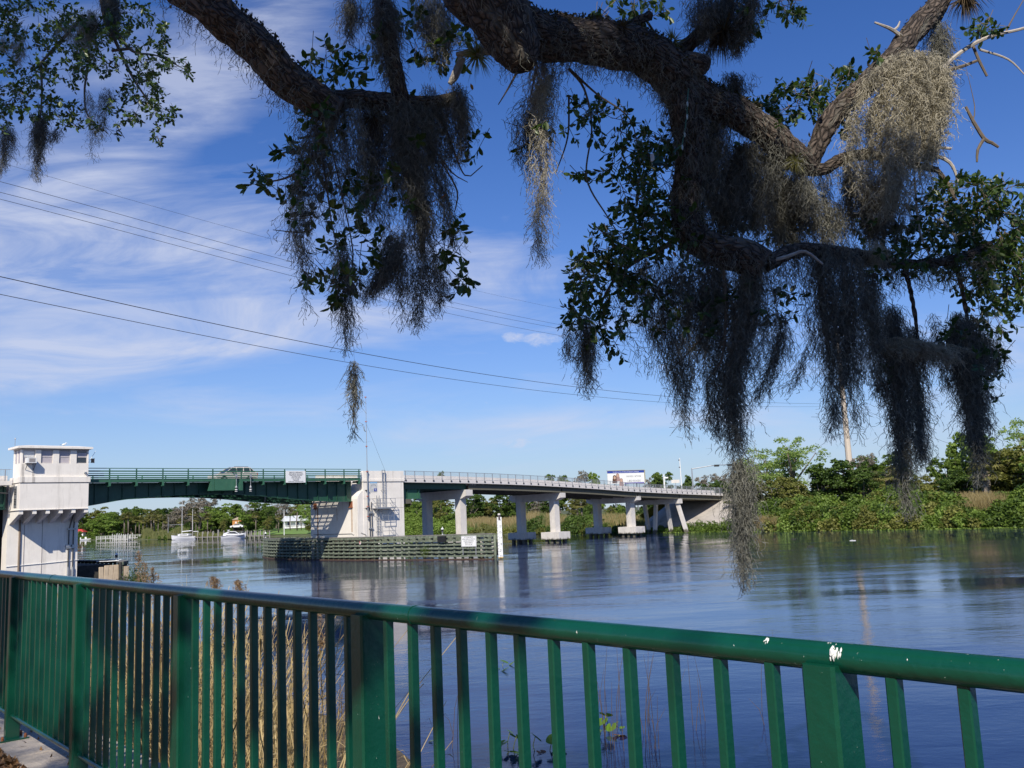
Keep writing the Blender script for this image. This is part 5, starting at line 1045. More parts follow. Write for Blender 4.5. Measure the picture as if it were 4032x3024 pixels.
# behind the approach bridge and on the right bank
RG = 'trees on the right bank behind the approach bridge'
for kind, x, y, ex, w_, lab in (
    ('oak', 1600, 1930, 8, 1.2, 'light oak close right of the pier wall, behind the girders'), ('bright', 1650, 1975, 5, 1.2, 'bright willow between the pier and the first bent'), ('olive', 1740, 1960, 8, 1.4, 'olive thicket tree between the first bent columns'), ('bright', 1770, 1990, 4, 1.2, 'yellow green bush left of the lit first column'),
    ('dark', 1860, 1935, 45, 1.4, 'dark tree right of the first bent, far back'), ('olive', 1930, 1955, 55, 1.2, 'pale trunked tree over the tan reeds'), ('dark', 1980, 1930, 50, 1.3, 'dark tree near the lamp post'), ('oak', 2050, 1945, 45, 1.2, 'green tree just left of the second bent'), ('grey', 2110, 1940, 50, .9, 'grey bare tree left of the second bent'),
    ('dark', 2150, 1950, 55, 1.3, 'dark tree between the second bent columns'), ('olive', 2260, 1950, 60, 1.3, 'olive tree between second and third bent'), ('oak', 2330, 1975, 50, 1.1, 'small oak left of the third bent'), ('olive', 2400, 1985, 50, 1.2, 'olive tree left of the third bent columns'), ('bright', 2440, 1990, 55, 1.0, 'bright tree between the third bent columns'),
    ('dark', 1741, 1838, 160, .55, 'lone dark conifer rising above the bridge railing'), ('oak', 2200, 1857, 130, .8, 'small green tree top above the bridge railing, left one'), ('grey', 2290, 1850, 120, .8, 'bare grey tree top left of the billboard'), ('bright', 2330, 1856, 120, .6, 'feathery tree top close left of the billboard'), ('bright', 2355, 1845, 122, .6, 'tall feathery tree top nearest the billboard'), ('grey', 2268, 1862, 110, .6, 'thin bare tree top over the railing'),
    ('oak', 2575, 1848, 110, .7, 'round topped tree right of the billboard'), ('oak', 2605, 1853, 105, .7, 'second round topped tree right of the billboard'), ('grey', 2560, 1872, 120, .9, 'low grey tree right of the billboard'), ('dark', 2705, 1855, 60, .6, 'dark tree by the traffic signal pole'), ('grey', 2770, 1862, 90, 1.0, 'grey brown tree beyond the signal arm'), ('dark', 2790, 1885, 50, .9, 'dark bush under the signal arm'), ('grey', 2850, 1858, 90, 1.1, 'grey brown tree left of the long moss'), ('dark', 2840, 1885, 55, .9, 'dark tree at the end of the railing')):
    D_ = sd(x, ex); tree(kind, x, y, D_, lab, RG, 1.6 if D_ < 260 else 2.0, w_)
tree('palm', 2285, 1962, sd(2285, 9), 'cabbage palm among the reeds between second and third bent', 'palms on the right bank', 1.2, 1.7)
RB = 'trees on the right bank beyond the water'
for kind, x, y, ex, w_, lab in (
    ('olive', 2960, 1885, 12, 1.8, 'olive willow bush right of the concrete slope'), ('light', 2960, 1790, 34, 1.3, 'airy pale green tree closest to the bridge end'), ('light', 3020, 1735, 30, 1.25, 'airy pale green tree right of the hanging moss'), ('light', 3115, 1722, 30, 1.25, 'airy pale green tree nearer the dark oak'), ('olive', 3060, 1860, 14, 1.6, 'olive thicket under the airy pale tree'), ('olive', 3130, 1875, 18, 1.3, 'olive thicket left of the dark oak'),
    ('dark', 3230, 1805, 24, 1.25, 'left half of the dark round oak on the bank'), ('dark', 3330, 1795, 26, 1.3, 'dark round oak in front of the power pole'), ('dark', 3400, 1840, 22, 1.2, 'dark oak right of the power pole'), ('grey', 3385, 1780, 30, .7, 'grey twiggy top beside the power pole'), ('oak', 3440, 1775, 45, 1.2, 'bright oak behind the dark oak'), ('oak', 3520, 1790, 48, 1.1, 'green oak left of the long moss tails'),
    ('olive', 3560, 1880, 20, 1.4, 'olive shrub tree behind the moss tails'), ('olive', 3640, 1845, 40, 1.3, 'brown olive tree between the two moss tails'), ('oak', 3730, 1770, 26, .8, 'dark leaved tree left of the thick moss tail'), ('dark', 3760, 1830, 22, 1.2, 'dark oak under the vine covered tree'), ('bright', 3765, 1690, 30, .8, 'bright vine covered tree top'), ('bright', 3880, 1675, 26, 1.1, 'tall bright tree right behind the thick moss tail'),
    ('light', 3990, 1615, 34, 1.0, 'tall airy pale tree at the right edge'), ('olive', 3940, 1730, 20, 1.5, 'broad yellow green tree at the right edge'), ('olive', 4030, 1710, 18, 1.5, 'yellow green tree at the far right edge of the bank'), ('bright', 4100, 1760, 14, 1.4, 'bright tree partly outside the right edge')):
    tree(kind, x, y, sd(x, ex), lab, RB, 1.5, w_)
for x, y, ex, lab, s_ in ((3490, 1835, 18, 'cabbage palm left of the moss tails', 2.2), (3880, 1780, 16, 'cabbage palm behind the thick moss tail', 2.1), (3870, 1835, 13, 'short cabbage palm above the dry grass', 2.2)):
    tree('palm', x, y, sd(x, ex), lab, 'palms on the right bank', 1.4, s_ * .72)
# thicket that lines the right bank, too tangled to count
def thicket(name, label, prof_, mats_, x0, x1, dens, dmin, dmax, ls, D_of=shore_D, blobr=(0.8, 1.7)):
    P = []; O = []; I = []; nbl = int((x1 - x0) * dens)
    for k in range(nbl):
        x = R.uniform(x0, x1); top = float(np.interp(x, [p[0] for p in prof_], [p[1] for p in prof_])) + R.uniform(-8, 16); dd = R.uniform(0, 1); D = D_of(x) + dmin + (dmax - dmin) * dd
        zt = at(x, top, D)[2]; zt = .7 + (zt - .7) * (.30 + .70 * dd); c = at(x, 2090, D); r = R.uniform(*blobr); zz = .2
        while zz < zt - r * .4 or zz < .3:
            n = int(170 * r * r); d = unit(NR.normal(size=(n, 3))); d[:, 1] = -np.abs(d[:, 1]) * .9; cc = np.array([c[0] + R.uniform(-.5, .5), c[1] + R.uniform(-.4, .4), zz + r * .3]); P.append(cc + d * (r * NR.uniform(.6, 1.1, n))[:, None] * np.array([1, 1, .8])); O.append(d); I.append(np.full(n, R.gauss(0, .22))); zz += r * 1.0
    P = np.concatenate(P); O = np.concatenate(O); I = np.concatenate(I); P[:, 2] = np.maximum(P[:, 2], .03)
    V, F = leaf_quads(P, ls, .3, .8, O); me = npmesh(name, V, F, mats_, np.clip(NR.normal(.5, .2, len(P)) + I, 0, 1)); o = npobj(name, me); tag(o, label, 'shrubs', None, 'stuff'); return o, len(P)
thicket('distant_woods', 'dim green wood far behind the palms and trees of the far shore', [(280, 2065), (420, 2030), (560, 2012), (900, 2010), (1150, 2010), (1300, 2000)], DARKL, 285, 1330, .12, 70, 95, .9, blobr=(2.2, 3.6))
thicket('distant_woods', 'dim wood behind the reeds beyond the approach bridge', [(1570, 1960), (1800, 1965), (2050, 1965), (2300, 1985), (2480, 1985), (2900, 1925), (3100, 1900)], DARKL, 1570, 3000, .05, 60, 80, .7, blobr=(1.6, 2.6))
thicket('distant_woods', 'olive wood rising behind the right bank thicket', [(2940, 1900), (3200, 1890), (3600, 1880), (3900, 1850), (4300, 1800)], OLIVEL, 2940, 4330, .07, 28, 44, .5, blobr=(1.2, 2.2))
PR = [(2600, 2055), (2930, 2045), (2990, 1985), (3080, 1968), (3160, 1955), (3260, 1975), (3400, 1950), (3470, 1930), (3600, 1918), (3750, 1930), (3830, 1975), (3900, 2000), (3950, 1930), (4032, 1900), (4300, 1890)]
_, n1 = thicket('bank_thicket', 'dense green thicket lining the right bank down to the water', PR, OAKL, 2930, 4330, .30, 0.4, 7.5, .36)
_, n2 = thicket('bank_thicket', 'yellow green low bushes mixed into the right bank thicket', [(a, b_ + 22) for a, b_ in PR], OLIVEL, 2930, 3840, .12, -.2, 6, .36)
thicket('bank_thicket', 'bright yellow green shrubs standing out of the right bank thicket', [(a, b_ + 6 + 26 * sin(a * .021)) for a, b_ in PR], LIGHTL, 2950, 4330, .10, -.2, 7, .34, blobr=(.5, 1.3))
_, n3 = thicket('slope_bushes', 'low green plants at the water below the concrete slope', [(2440, 2092), (2560, 2078), (2700, 2062), (2850, 2040), (2960, 2040)], OAKL, 2440, 2960, .22, -.4, 2.2, .24, blobr=(.4, .8))
_, n4 = thicket('shore_bushes', 'green and yellow bushes along the shore behind the bridge bents', [(1580, 1990), (1650, 2000), (1720, 2020), (1800, 2040), (1850, 2075), (2030, 2080), (2080, 2060), (2160, 2030), (2210, 2055), (2280, 2020), (2330, 2015), (2380, 2060), (2460, 2062)], LIGHTL, 1575, 1860, .42, -1, 9, .36)
thicket('shore_bushes', 'low mixed green bushes hiding the feet of the tan reeds', [(1840, 2075), (2000, 2078), (2150, 2070), (2450, 2078)], OLIVEL, 1850, 2460, .16, -1, 5, .34, blobr=(.6, 1.2))
_, n5 = thicket('shore_bushes', 'dark green bushes along the shore between the bridge bents', [(2030, 2080), (2080, 2060), (2110, 2035), (2190, 2060), (2260, 2030), (2300, 2010), (2340, 2030), (2400, 2065), (2460, 2070)], DARKL, 2060, 2450, .24, -1, 6, .34)
_, n6 = thicket('shore_bushes', 'low green bushes along the distant shore left of the sailboat', [(300, 2100), (420, 2105), (560, 2108), (700, 2112), (1100, 2100), (1270, 2075)], OAKL, 300, 740, .16, 0, 10, .6)
print('THICKET', n1 + n2 + n3 + n4 + n5 + n6)
# reeds: blades standing
def blades(n, fx, h, w_, m, name, label, lean=.25, cat='reeds', seg=2, tone=(0.5, .25)):
    P = np.array([fx(i) for i in range(n)]); hh = h * NR.uniform(.4, 1.15, n) * (.78 + .30 * np.sin(P[:, 0] * .31) * np.sin(P[:, 0] * .117 + 1)); a = NR.uniform(0, 2 * pi, n); ln = NR.normal(0, lean, (n, 2))
    top = P + np.stack([ln[:, 0] * hh, ln[:, 1] * hh, hh], 1); mid = P + np.stack([ln[:, 0] * hh * .3, ln[:, 1] * hh * .3, hh * .55], 1); s_ = np.stack([np.cos(a), np.sin(a) * .3, np.zeros(n)], 1) * w_ / 2
    V = np.stack([P - s_, P + s_, mid + s_, mid - s_, top + s_ * .2, top - s_ * .2], 1).reshape(-1, 3); b0 = np.arange(n)[:, None] * 6; F = np.concatenate([b0 + np.array([0, 1, 2, 3]), b0 + np.array([3, 2, 4, 5])])
    rn = np.clip(NR.normal(tone[0], tone[1], n), 0, 1); me = npmesh(name, V, F, m, np.concatenate([rn, rn])); o = npobj(name, me); tag(o, label, cat, None, 'stuff'); return o
def band(x0, x1, d0, d1, z=.3):
    def f(i):
        x = R.uniform(x0, x1); D = shore_D(x) + R.uniform(d0, d1); p = at(x, 2090, D); return (p[0], p[1], z + (D - shore_D(x)) * .05)
    return f
blades(7000, band(1840, 2120, 5, 26), 3.0, .16, REEDL, 'tan_reeds', 'tan dry reeds on the bank between the first and second bent', .12)
blades(7000, band(2150, 2520, 1, 26), 2.6, .16, REEDL, 'tan_reeds', 'tan dry reeds on the bank between the second and third bent', .12)
blades(9000, band(1700, 2560, 1, 30), 2.6, .2, GREENR, 'green_reeds', 'green reeds mixed along the bank behind the bents', .15)
blades(6000, band(560, 740, 0, 10), 3.6, .30, GREENR, 'tan_reeds', 'olive tan reeds on the distant shore left of the sailboat', .12)
blades(3000, band(740, 880, 1, 8), 2.2, .30, GREENR, 'green_reeds', 'low reeds on the distant shore behind the dock', .15)
blades(9000, band(3790, 3960, 3, 12), 3.6, .12, REEDL, 'tan_reeds', 'pale dry grass high on the right bank around the bare patch', .2)
blades(2500, band(3530, 3800, 4, 9), 4.0, .10, REEDL, 'tan_reeds', 'pale dry grass behind the right bank thicket', .2)
blades(1500, band(2980, 3060, -1, 1), 2.2, .08, REEDL, 'tan_reeds', 'dead straw at the water at the left end of the right bank thicket', .3)
blades(3000, band(2500, 3000, 0, 3), .7, .10, GRASS, 'bank_grass', 'short green grass below the concrete slope', .3, 'grass')
# floating plants at the foot of the right bank
n = 2600; PP = []
for i in range(n):
    x = R.uniform(2480, 4300); D = shore_D(x) - abs(R.gauss(0, .9)); p = onz(x, 2100, 0); q = at(x, 2090, D); PP.append((q[0], q[1], R.uniform(.015, .10)))
V, F = leaf_quads(np.array(PP), .32, 3.0, .9); V = V.copy(); V[:, 2] = np.clip(V[:, 2], .01, .25); o = npobj('floating_plants', npmesh('floating_plants', V, F, LIGHTL, NR.uniform(0, 1, n))); tag(o, 'pale floating water plants fringing the right bank', 'water plants', None, 'stuff')
# plant growing out of the fender
fp = bth('fender_shrub', 'green shrub sprouting from the timbers of the long fender', 'plant', .3, -11.2, .9)
d = unit(NR.normal(size=(900, 3))); Pp = d * NR.uniform(.2, 1, (900, 1)) * np.array([.75, .75, .75]); Pp = Pp + np.array([-.25, 0, 0]); V, F = leaf_quads(Pp, .13, .3, .5, d); o = npobj('foliage', npmesh('foliage', V, F, OAKL, NR.uniform(.1, .8, 900)), fp)
m_ = MB(); [m_.tube([(0.1, 0, -.5), (d[i][0] * .5 - .2, d[i][1] * .5, d[i][2] * .6)], .012, 4, False) for i in range(10)]; sub('stems', m_, BARKFAR, fp)

# ================================================================== NEAR REEDS, WATER LILIES
STRAW = leafmat('dry_reed', (.26, .18, .07), (.66, .51, .26), .25, tc=(1.2, 1.1, .7))
PLUME = leafmat('reed_plume', (.26, .17, .09), (.42, .30, .18), .3, tc=(1.2, 1.0, .7))
def reed_mesh(n, fpos, hf, name, label, r=.0055):
    V = []; F = []; rn = []; heads = []
    for i in range(n):
        p = np.array(fpos(i)); h = hf(p); ax = R.gauss(0, .14) ; ay = R.gauss(0, .12); b2 = R.gauss(0, .20); tone = min(1, max(0, R.gauss(.55, .25)))
        kink = R.random() < .34; K = 7; pts_ = []
        for k in range(K):
            t = k / (K - 1); q = p + np.array([ax * t * h + b2 * t * t * h, ay * t * h, t * h])
            if kink and t > .55: q = q + np.array([(t - .55) * h * math.copysign(.9, b2), (t - .55) * h * .3, -(t - .55) * h * .9])
            pts_.append(q)
        a = R.uniform(0, pi); s_ = np.array([cos(a), sin(a) * .5, 0]); n0 = len(V)
        for k, q in enumerate(pts_): w_ = r * (1.15 - .75 * k / K); V += [q - s_ * w_, q + s_ * w_]
        for k in range(K - 1): F.append((n0 + 2 * k, n0 + 2 * k + 1, n0 + 2 * k + 3, n0 + 2 * k + 2)); rn.append(tone)
        for k in range(R.randint(2, 6)):             # hanging blades
            t = R.uniform(.15, .95); i0 = t * (K - 1); j = int(i0); q = pts_[j] + (pts_[min(j + 1, K - 1)] - pts_[j]) * (i0 - j); L = R.uniform(.18, .5); a2 = R.uniform(0, 2 * pi); o_ = np.array([cos(a2), sin(a2), 0])
            w_ = np.array([-o_[1], o_[0], .3]) * R.uniform(.004, .010); m1 = q + o_ * L * .45 + np.array([0, 0, L * R.uniform(-.05, .35)]); m2 = q + o_ * L * .8 + np.array([0, 0, L * R.uniform(-.7, .05)]); n0 = len(V); V += [q, q + w_ * .5, m1 + w_, m1 - w_, m2 + w_ * .2, m2 - w_ * .2]
            F += [(n0, n0 + 1, n0 + 2, n0 + 3), (n0 + 3, n0 + 2, n0 + 4, n0 + 5)]; tt = min(1, max(0, tone + R.uniform(-.3, .3))); rn += [tt, tt]
    o = npobj(name, npmesh(name, np.array(V), np.array(F), STRAW, rn)); tag(o, label, 'reeds', None, 'stuff'); return o
def near_pos(x0, x1, n0=1.2, n1=5.5):
    def f(i):
        while True:
            x = R.uniform(x0, x1); D = R.uniform(6.5, 15.5); p = at(x, 2600, D); nn = (np.array([p[0], p[1], 0]) - F0) @ FN
            if -n1 - max(0, (D - 7)) * .4 < nn < -n0: return (p[0], p[1], .0)
    return f
def hprof(p):
    px = 2016 + FPX * p[0] / (p[1] * cos(pitch)); t = float(np.interp(px, [100, 300, 520, 700, 950, 1150, 1300, 1420], [3.9, 3.9, 3.7, 3.9, 3.75, 3.0, 1.9, 1.0])); return t * R.uniform(.55, 1.0)
reed_mesh(1500, near_pos(150, 700), hprof, 'near_reeds', 'tall golden dry reeds behind the left part of the railing', .0075)
reed_mesh(1300, near_pos(650, 1120), hprof, 'near_reeds', 'tall golden dry reeds behind the middle posts of the railing', .0075)
reed_mesh(320, near_pos(1080, 1390), hprof, 'near_reeds', 'thinner dry reeds beside the open water behind the railing', .0065)
def plume(x, y, D, h_, label):
    p = at(x, y, D); t_ = wth('reed_plume', label, 'reed', (p[0], p[1], 0), 'reed plumes above the railing'); n = 420; V = []; 
    P = np.zeros((n, 3)); tt = NR.uniform(0, 1, n); P[:, 2] = p[2] - tt * h_; rad = .075 * np.sin(pi * np.clip(tt * .9 + .06, 0, 1)) + .008; a = NR.uniform(0, 2 * pi, n); P[:, 0] = p[0] + np.cos(a) * rad * NR.uniform(0, 1, n) + tt * .05; P[:, 1] = p[1] + np.sin(a) * rad * NR.uniform(0, 1, n)
    V, F = leaf_quads(P, .045, 0, .14, None, down=.9); V = V - np.array([p[0], p[1], 0]); o = npobj('plume', npmesh('plume', V, F, PLUME, NR.uniform(0, 1, n)), t_)
    m_ = MB(); m_.tube([(p[0] + .12, p[1], 0), (p[0] + .08, p[1], 2), (p[0] + .03, p[1], p[2] - h_ * .9), (p[0], p[1], p[2])], [.007, .006, .005, .002], 5); part('stem', m_, STRAW, t_)
plume(545, 2168, 9.2, .62, 'tall tawny reed plume standing highest above the railing'); plume(570, 2215, 9.8, .5, 'tawny plume close right of the highest one'); plume(600, 2235, 9.5, .4, 'thin plume on the right of the tall tawny pair')
plume(836, 2272, 8.8, .16, 'small round plume just above the railing, left of two'); plume(935, 2285, 8.6, .18, 'small round plume just above the railing, right of two'); plume(620, 2440, 9, .4, 'plume behind the bars near the second post'); plume(1245, 2400, 8.6, .35, 'plume behind the bars left of the third post')
# thin stems standing in the open water
m_ = MB()
for (xa, xb, n) in ((2330, 2460, 16), (2500, 2680, 14), (2680, 2860, 5), (1760, 1800, 3), (3000, 3100, 3), (1330, 1420, 40)):
    for i in range(n):
        x = R.uniform(xa, xb); D = R.uniform(17.5, 21); p = at(x, 2900, D); h = R.uniform(.5, 1.9); dx = R.gauss(0, .13); m_.tube([(p[0], p[1], -.1), (p[0] + dx * .5, p[1], h * .6), (p[0] + dx * 1.4, p[1] + R.gauss(0, .1), h)], [.006, .005, .002], 4, False)
o = part('water_stems', m_, mat('dead_stem', (.11, .075, .05), .8, var=.3)); tag(o, 'thin dead stems standing in the water behind the railing', 'stems', None, 'stuff')
PAD = leafmat('pad_green', (.12, .22, .03), (.30, .42, .08), .25, rough=.35); PADST = mat('pad_stalk', (.22, .26, .07), .6)
PADO = leafmat('pad_brown', (.25, .10, .04), (.35, .16, .07), .2)
def lily(x, y, leaves, label):
    p = onz(x, y, 0); t_ = wth('water_lily', label, 'water plant', tuple(p), 'pond lilies in the open water')
    for (dx, dy, h, r_, tilt, brown) in leaves:
        c = Vector((p[0] + dx, p[1] + dy, h)); az_ = R.uniform(0, 6.28); nrm_ = Vector((cos(az_) * tilt, sin(az_) * tilt, 1)).normalized(); e1 = nrm_.cross(Vector((0, 1, 0))).normalized(); e2 = nrm_.cross(e1); rim = []
        for k in range(13):
            t = .30 + (2 * pi - .6) * k / 12; rr_ = r_ * (1 + .06 * R.uniform(-1, 1)); rim.append(c + e1 * cos(t + az_) * rr_ + e2 * sin(t + az_) * rr_ * .82 + nrm_ * (.12 * r_ * abs(sin(t))))
        m2 = MB(); m2.add([c] + rim, [(0, k + 1, k + 2) for k in range(12)]); lf = part('leaf', m2, PADO if brown else PAD, t_, smooth=True)
        m2 = MB(); m2.tube([c, Vector((c.x - .05, c.y, h * .4)), Vector((p[0] + dx * .6, p[1] + dy * .6, -.2))], .009, 5, False); part('stalk', m2, PADST, t_)
lily(1985, 2622, [(0, 0, .12, .16, .4, 0), (.25, .1, .04, .15, .5, 0), (-.18, -.5, .02, .08, .3, 0), (.05, -.9, .05, .13, .5, 0)], 'pond lily of four leaves floating farthest out, left of the fourth bars')
lily(1980, 2960, [(0, 0, .16, .13, .4, 0), (.28, .15, .24, .15, .7, 0), (.14, -.25, .06, .13, .4, 0), (.32, -.35, .03, .16, .3, 0), (.15, .3, .3, .08, .6, 0)], 'pond lily with five green leaves at the bottom centre')
lily(2120, 2960, [(-.05, .1, .26, .15, .9, 0), (.30, .05, .22, .15, .8, 0), (.05, -.1, .02, .10, .2, 1), (.4, -.1, .02, .16, .2, 0)], 'pond lily with a brown leaf to the right of the bottom centre one')
lily(2390, 2880, [(0, 0, .34, .15, .6, 0), (-.12, -.1, .22, .16, .5, 0), (.08, -.15, .12, .13, .9, 0), (.22, -.45, .02, .16, .2, 1), (-.2, -.25, .05, .10, .6, 0)], 'tallest pond lily with a red brown leaf between the bars at right')
lily(1698, 2922, [(0, 0, .02, .06, .2, 0)], 'single tiny green floating leaf in the water')
lily(2450, 2870, [(0, 0, .03, .06, .4, 0), (-.05, .4, .05, .04, .3, 0)], 'tiny pair of leaves right of the tallest lily')
# low dark plant by the tower fender
bp9 = at(540, 2260, 70); t_ = wth('dark_bush', 'small dark leafy bush at the foot of the tower fender', 'bush', (bp9[0], bp9[1], 0)); d = unit(NR.normal(size=(1500, 3))); Pp = d * NR.uniform(.3, 1, (1500, 1)) * np.array([1.3, 1.3, 1.5]) + np.array([0, 0, .5]); V, F = leaf_quads(Pp, .22, .3, .35, d); npobj('foliage', npmesh('foliage', V, F, DARKL, NR.uniform(0, .7, 1500)), t_)
sub('stems', MB().tube([(0, 0, -.5), (.1, 0, 1.2)], .05, 5), BARKFAR, t_)
# ================================================================== RAILING
def fence_extra(t, src, out, b):                     # worn paint: chips, scratches and pale droppings with shapes of their own
    nodes = t.nodes
    def spot(sc, lo, hi, col, out, stretch=(1, 1, 1), det=3):
        mp = nodes.new('ShaderNodeMapping'); mp.inputs['Scale'].default_value = stretch; t.links.new(src, mp.inputs['Vector']); n = nodes.new('ShaderNodeTexNoise'); n.inputs['Scale'].default_value = sc; n.inputs['Detail'].default_value = det; n.inputs['Roughness'].default_value = .7
        t.links.new(mp.outputs[0], n.inputs['Vector']); r = nodes.new('ShaderNodeValToRGB'); r.color_ramp.elements[0].position = lo; r.color_ramp.elements[1].position = hi; t.links.new(n.outputs[0], r.inputs[0])
        mx = nodes.new('ShaderNodeMix'); mx.data_type = 'RGBA'; t.links.new(r.outputs[0], mx.inputs['Factor']); t.links.new(out, mx.inputs['A']); mx.inputs['B'].default_value = (*col, 1); return mx.outputs['Result']
    out = spot(38, .735, .75, (.50, .56, .50), out, (1, 1, .35), 4)
    out = spot(14, .70, .80, (.06, .15, .10), out, (1, 1, .3), 6)
    out = spot(5, .60, .80, (.012, .050, .034), out, (1, 1, .6), 8)
    out = spot(22, .68, .72, (.10, .16, .12), out, (3.5, 1, 1), 5)
    out = spot(9, .72, .76, (.10, .055, .03), out, (1, 1, .5), 7)
    out = spot(90, .74, .77, (.45, .50, .45), out, (1, 1, 1), 2)
    return out
FG_ = mat('railing_green_paint', (.003, .068, .039), .30, var=.12, vscale=5, coat=.3, bump=.12, bscale=45, extra=fence_extra, spec=.5)
fn = thing('railing', 'glossy green metal park railing with square bars and a round top rail', 'railing', FP(0, 0, GZ), atan2(FD[1], FD[0]))
OFF[fn.name] = (0, 0, GZ)                            # local: x along the railing, y towards the water (-n), z up
def fpart(name, mb, m=FG_, **k): return part(name, mb, m, fn, **k)
RZ = 4.37; S0, S1 = -3.2, 15.4
m_ = MB(); m_.tube([(s_, 0, RZ) for s_ in np.linspace(S0, S1, 30)], .0305, 28); fpart('top_rail', m_, smooth=True)
m_ = MB()
n_ = 14; ov = [(.026 * cos(2 * pi * k / n_), .019 * sin(2 * pi * k / n_)) for k in range(n_)]
m_.prism([(y, 3.30 + z_) for y, z_ in ov], S0, S1, 'x'); fpart('bottom_rail', m_, smooth=False)
PS = [-2.75, -.97, .85, 2.57, 4.31, 6.07, 7.83, 9.59, 11.35, 13.11, 14.87]
def chamfer_bar(ax, ay, z0, z1, c=.003):
    p = [(-ax + c, -ay), (ax - c, -ay), (ax, -ay + c), (ax, ay - c), (ax - c, ay), (-ax + c, ay), (-ax, ay - c), (-ax, -ay + c)]; m_ = MB(); m_.prism(p, z0, z1, 'z'); return m_
bm = chamfer_bar(.012, .016, 3.305 - GZ, RZ - .022 - GZ); bar_me = mesh_from('bar', bm.v, bm.f); bar_me.materials.append(FG_)
pm_ = chamfer_bar(.038, .05, 0.012, RZ - .012 - GZ, .007); post_me = mesh_from('post', pm_.v, pm_.f); post_me.materials.append(FG_)
bp_m = MB(); bp_m.box(-.09, .09, -.10, .10, 0, .012); bpl_me = mesh_from('base_plate', bp_m.v, bp_m.f); bpl_me.materials.append(FG_)
bo_m = MB(); [bo_m.lathe([(.012, 0), (.012, .014), (.007, .03), (.007, .03)], (x, y, .012), 6) for x in (-.07, .07) for y in (-.08, .08)]; bo_me = mesh_from('anchor_bolt', bo_m.v, bo_m.f); bo_me.materials.append(RUST)
wm = MB(); wm.tube([(-.006, 0, 0), (.006, 0, 0)], .0325, 24); weld_me = mesh_from('rail_weld', wm.v, wm.f); weld_me.materials.append(FG_)
def fobj(name, me, x, y=0, z=0, par=None): o = bpy.data.objects.new(name, me); COL.objects.link(o); o.parent = par or fn; o.location = (x, y, z); return o
for s_, sn in zip(PS, PS[1:] + [16.6]):
    po = fobj('post', post_me, s_); fobj('base_plate', bpl_me, 0, par=po); fobj('anchor_bolt', bo_me, 0, par=po)
    for k in range(12):
        sb = s_ + (k + 1) * (sn - s_) / 13
        if S0 < sb < S1: b_ = fobj('bar', bar_me, sb + R.uniform(-.002, .002)); b_.rotation_euler = (R.gauss(0, .003), R.gauss(0, .002), R.gauss(0, .02))
for s_ in (5.0, .55, 9.6): fobj('rail_weld', weld_me, s_, 0, RZ - GZ)
# dried bird droppings on the top rail
DROP = mat('dried_dropping', (.78, .80, .76), .85, var=.12, vscale=60)
def splat(x, y, sz, label, n=9, part_of=None):
    p = None
    r = ray(x, y); n3 = np.array([FN[0], FN[1], 0])
    # meet the rail's cylinder
    A = np.array([F0[0], F0[1], RZ]); best = None
    for t in np.linspace(1.0, 8, 7000):
        q = CP + r * t; w_ = q - A; ax = w_ @ FD; rad = np.linalg.norm(w_ - FD * ax)
        if rad < .0312: best = (q, ax, w_ - FD * ax); break
    if best is None: return
    q, ax, rd = best; ang0 = atan2(rd[2], rd @ n3); t_ = wth('bird_dropping', label, 'dropping', tuple(q), 'bird droppings on the top rail'); V = []; F = []
    for i in range(n):
        cx = R.gauss(0, sz * .32); ca = R.gauss(0, sz * .32 / .031); rr_ = sz * R.uniform(.05, .24); el_ = R.uniform(.5, 1); k0 = len(V); ring = []
        for k in range(9):
            th_ = 2 * pi * k / 9; rr2 = rr_ * R.uniform(.55, 1.2); a = ang0 + ca + rr2 * sin(th_) * 2.2 / .031; s_ = ax + cx + rr2 * cos(th_) * el_; P = A + FD * s_ + (n3 * cos(a) + np.array([0, 0, 1]) * sin(a)) * (.0309 + .0002 * i); ring.append(P)
        c = A + FD * (ax + cx) + (n3 * cos(ang0 + ca) + np.array([0, 0, 1]) * sin(ang0 + ca)) * (.0322 + .0002 * i); V += [tuple(c)] + [tuple(p_) for p_ in ring]; F += [(k0, k0 + 1 + k, k0 + 1 + (k + 1) % 9) for k in range(9)]
    m2 = MB(); m2.v = V; m2.f = F; part('splash', m2, DROP, t_)
splat(3288, 2568, .017, 'largest white bird dropping, above the right post', 30); splat(3268, 2532, .006, 'small round dropping just above the largest one', 3); splat(3460, 2536, .012, 'streak of dropping on the rail top right of the right post', 10); splat(3020, 2520, .012, 'faint smeared dropping left of the right post', 12); splat(3310, 2525, .008, 'dropping on the rail top over the right post', 4); splat(3575, 2600, .006, 'faint pale mark on the rail right of the right post', 3); splat(2272, 2488, .006, 'small white drop mark on the middle of the rail', 3)

# fallen leaves on the coping and soil
LIT = leafmat('fallen_leaf', (.12, .06, .03), (.34, .19, .08), .15)
def litter(n, f, sz, name, label, m=LIT):
    P = np.array([f() for _ in range(n)]); V, F = leaf_quads(P, sz, 2.2, .45); o = npobj(name, npmesh(name, V, F, m, NR.uniform(0, 1, n))); tag(o, label, 'leaves', None, 'stuff')
litter(9000, lambda: FP(R.uniform(2, 10), .16 + abs(R.gauss(0, .8)), GZ + R.uniform(-.02, .012)), .055, 'leaf_litter', 'brown fallen oak leaves covering the soil beside the coping')
litter(260, lambda: FP(R.uniform(1, 10), R.uniform(-.5, .14), GZ + .006), .045, 'scattered_leaves', 'a few dry leaves scattered on the concrete coping')
litter(1500, lambda: FP(R.uniform(2, 10), .14 + abs(R.gauss(0, .04)), GZ + R.uniform(-.01, .012)), .05, 'leaf_litter', 'fallen leaves gathered along the edge of the coping')

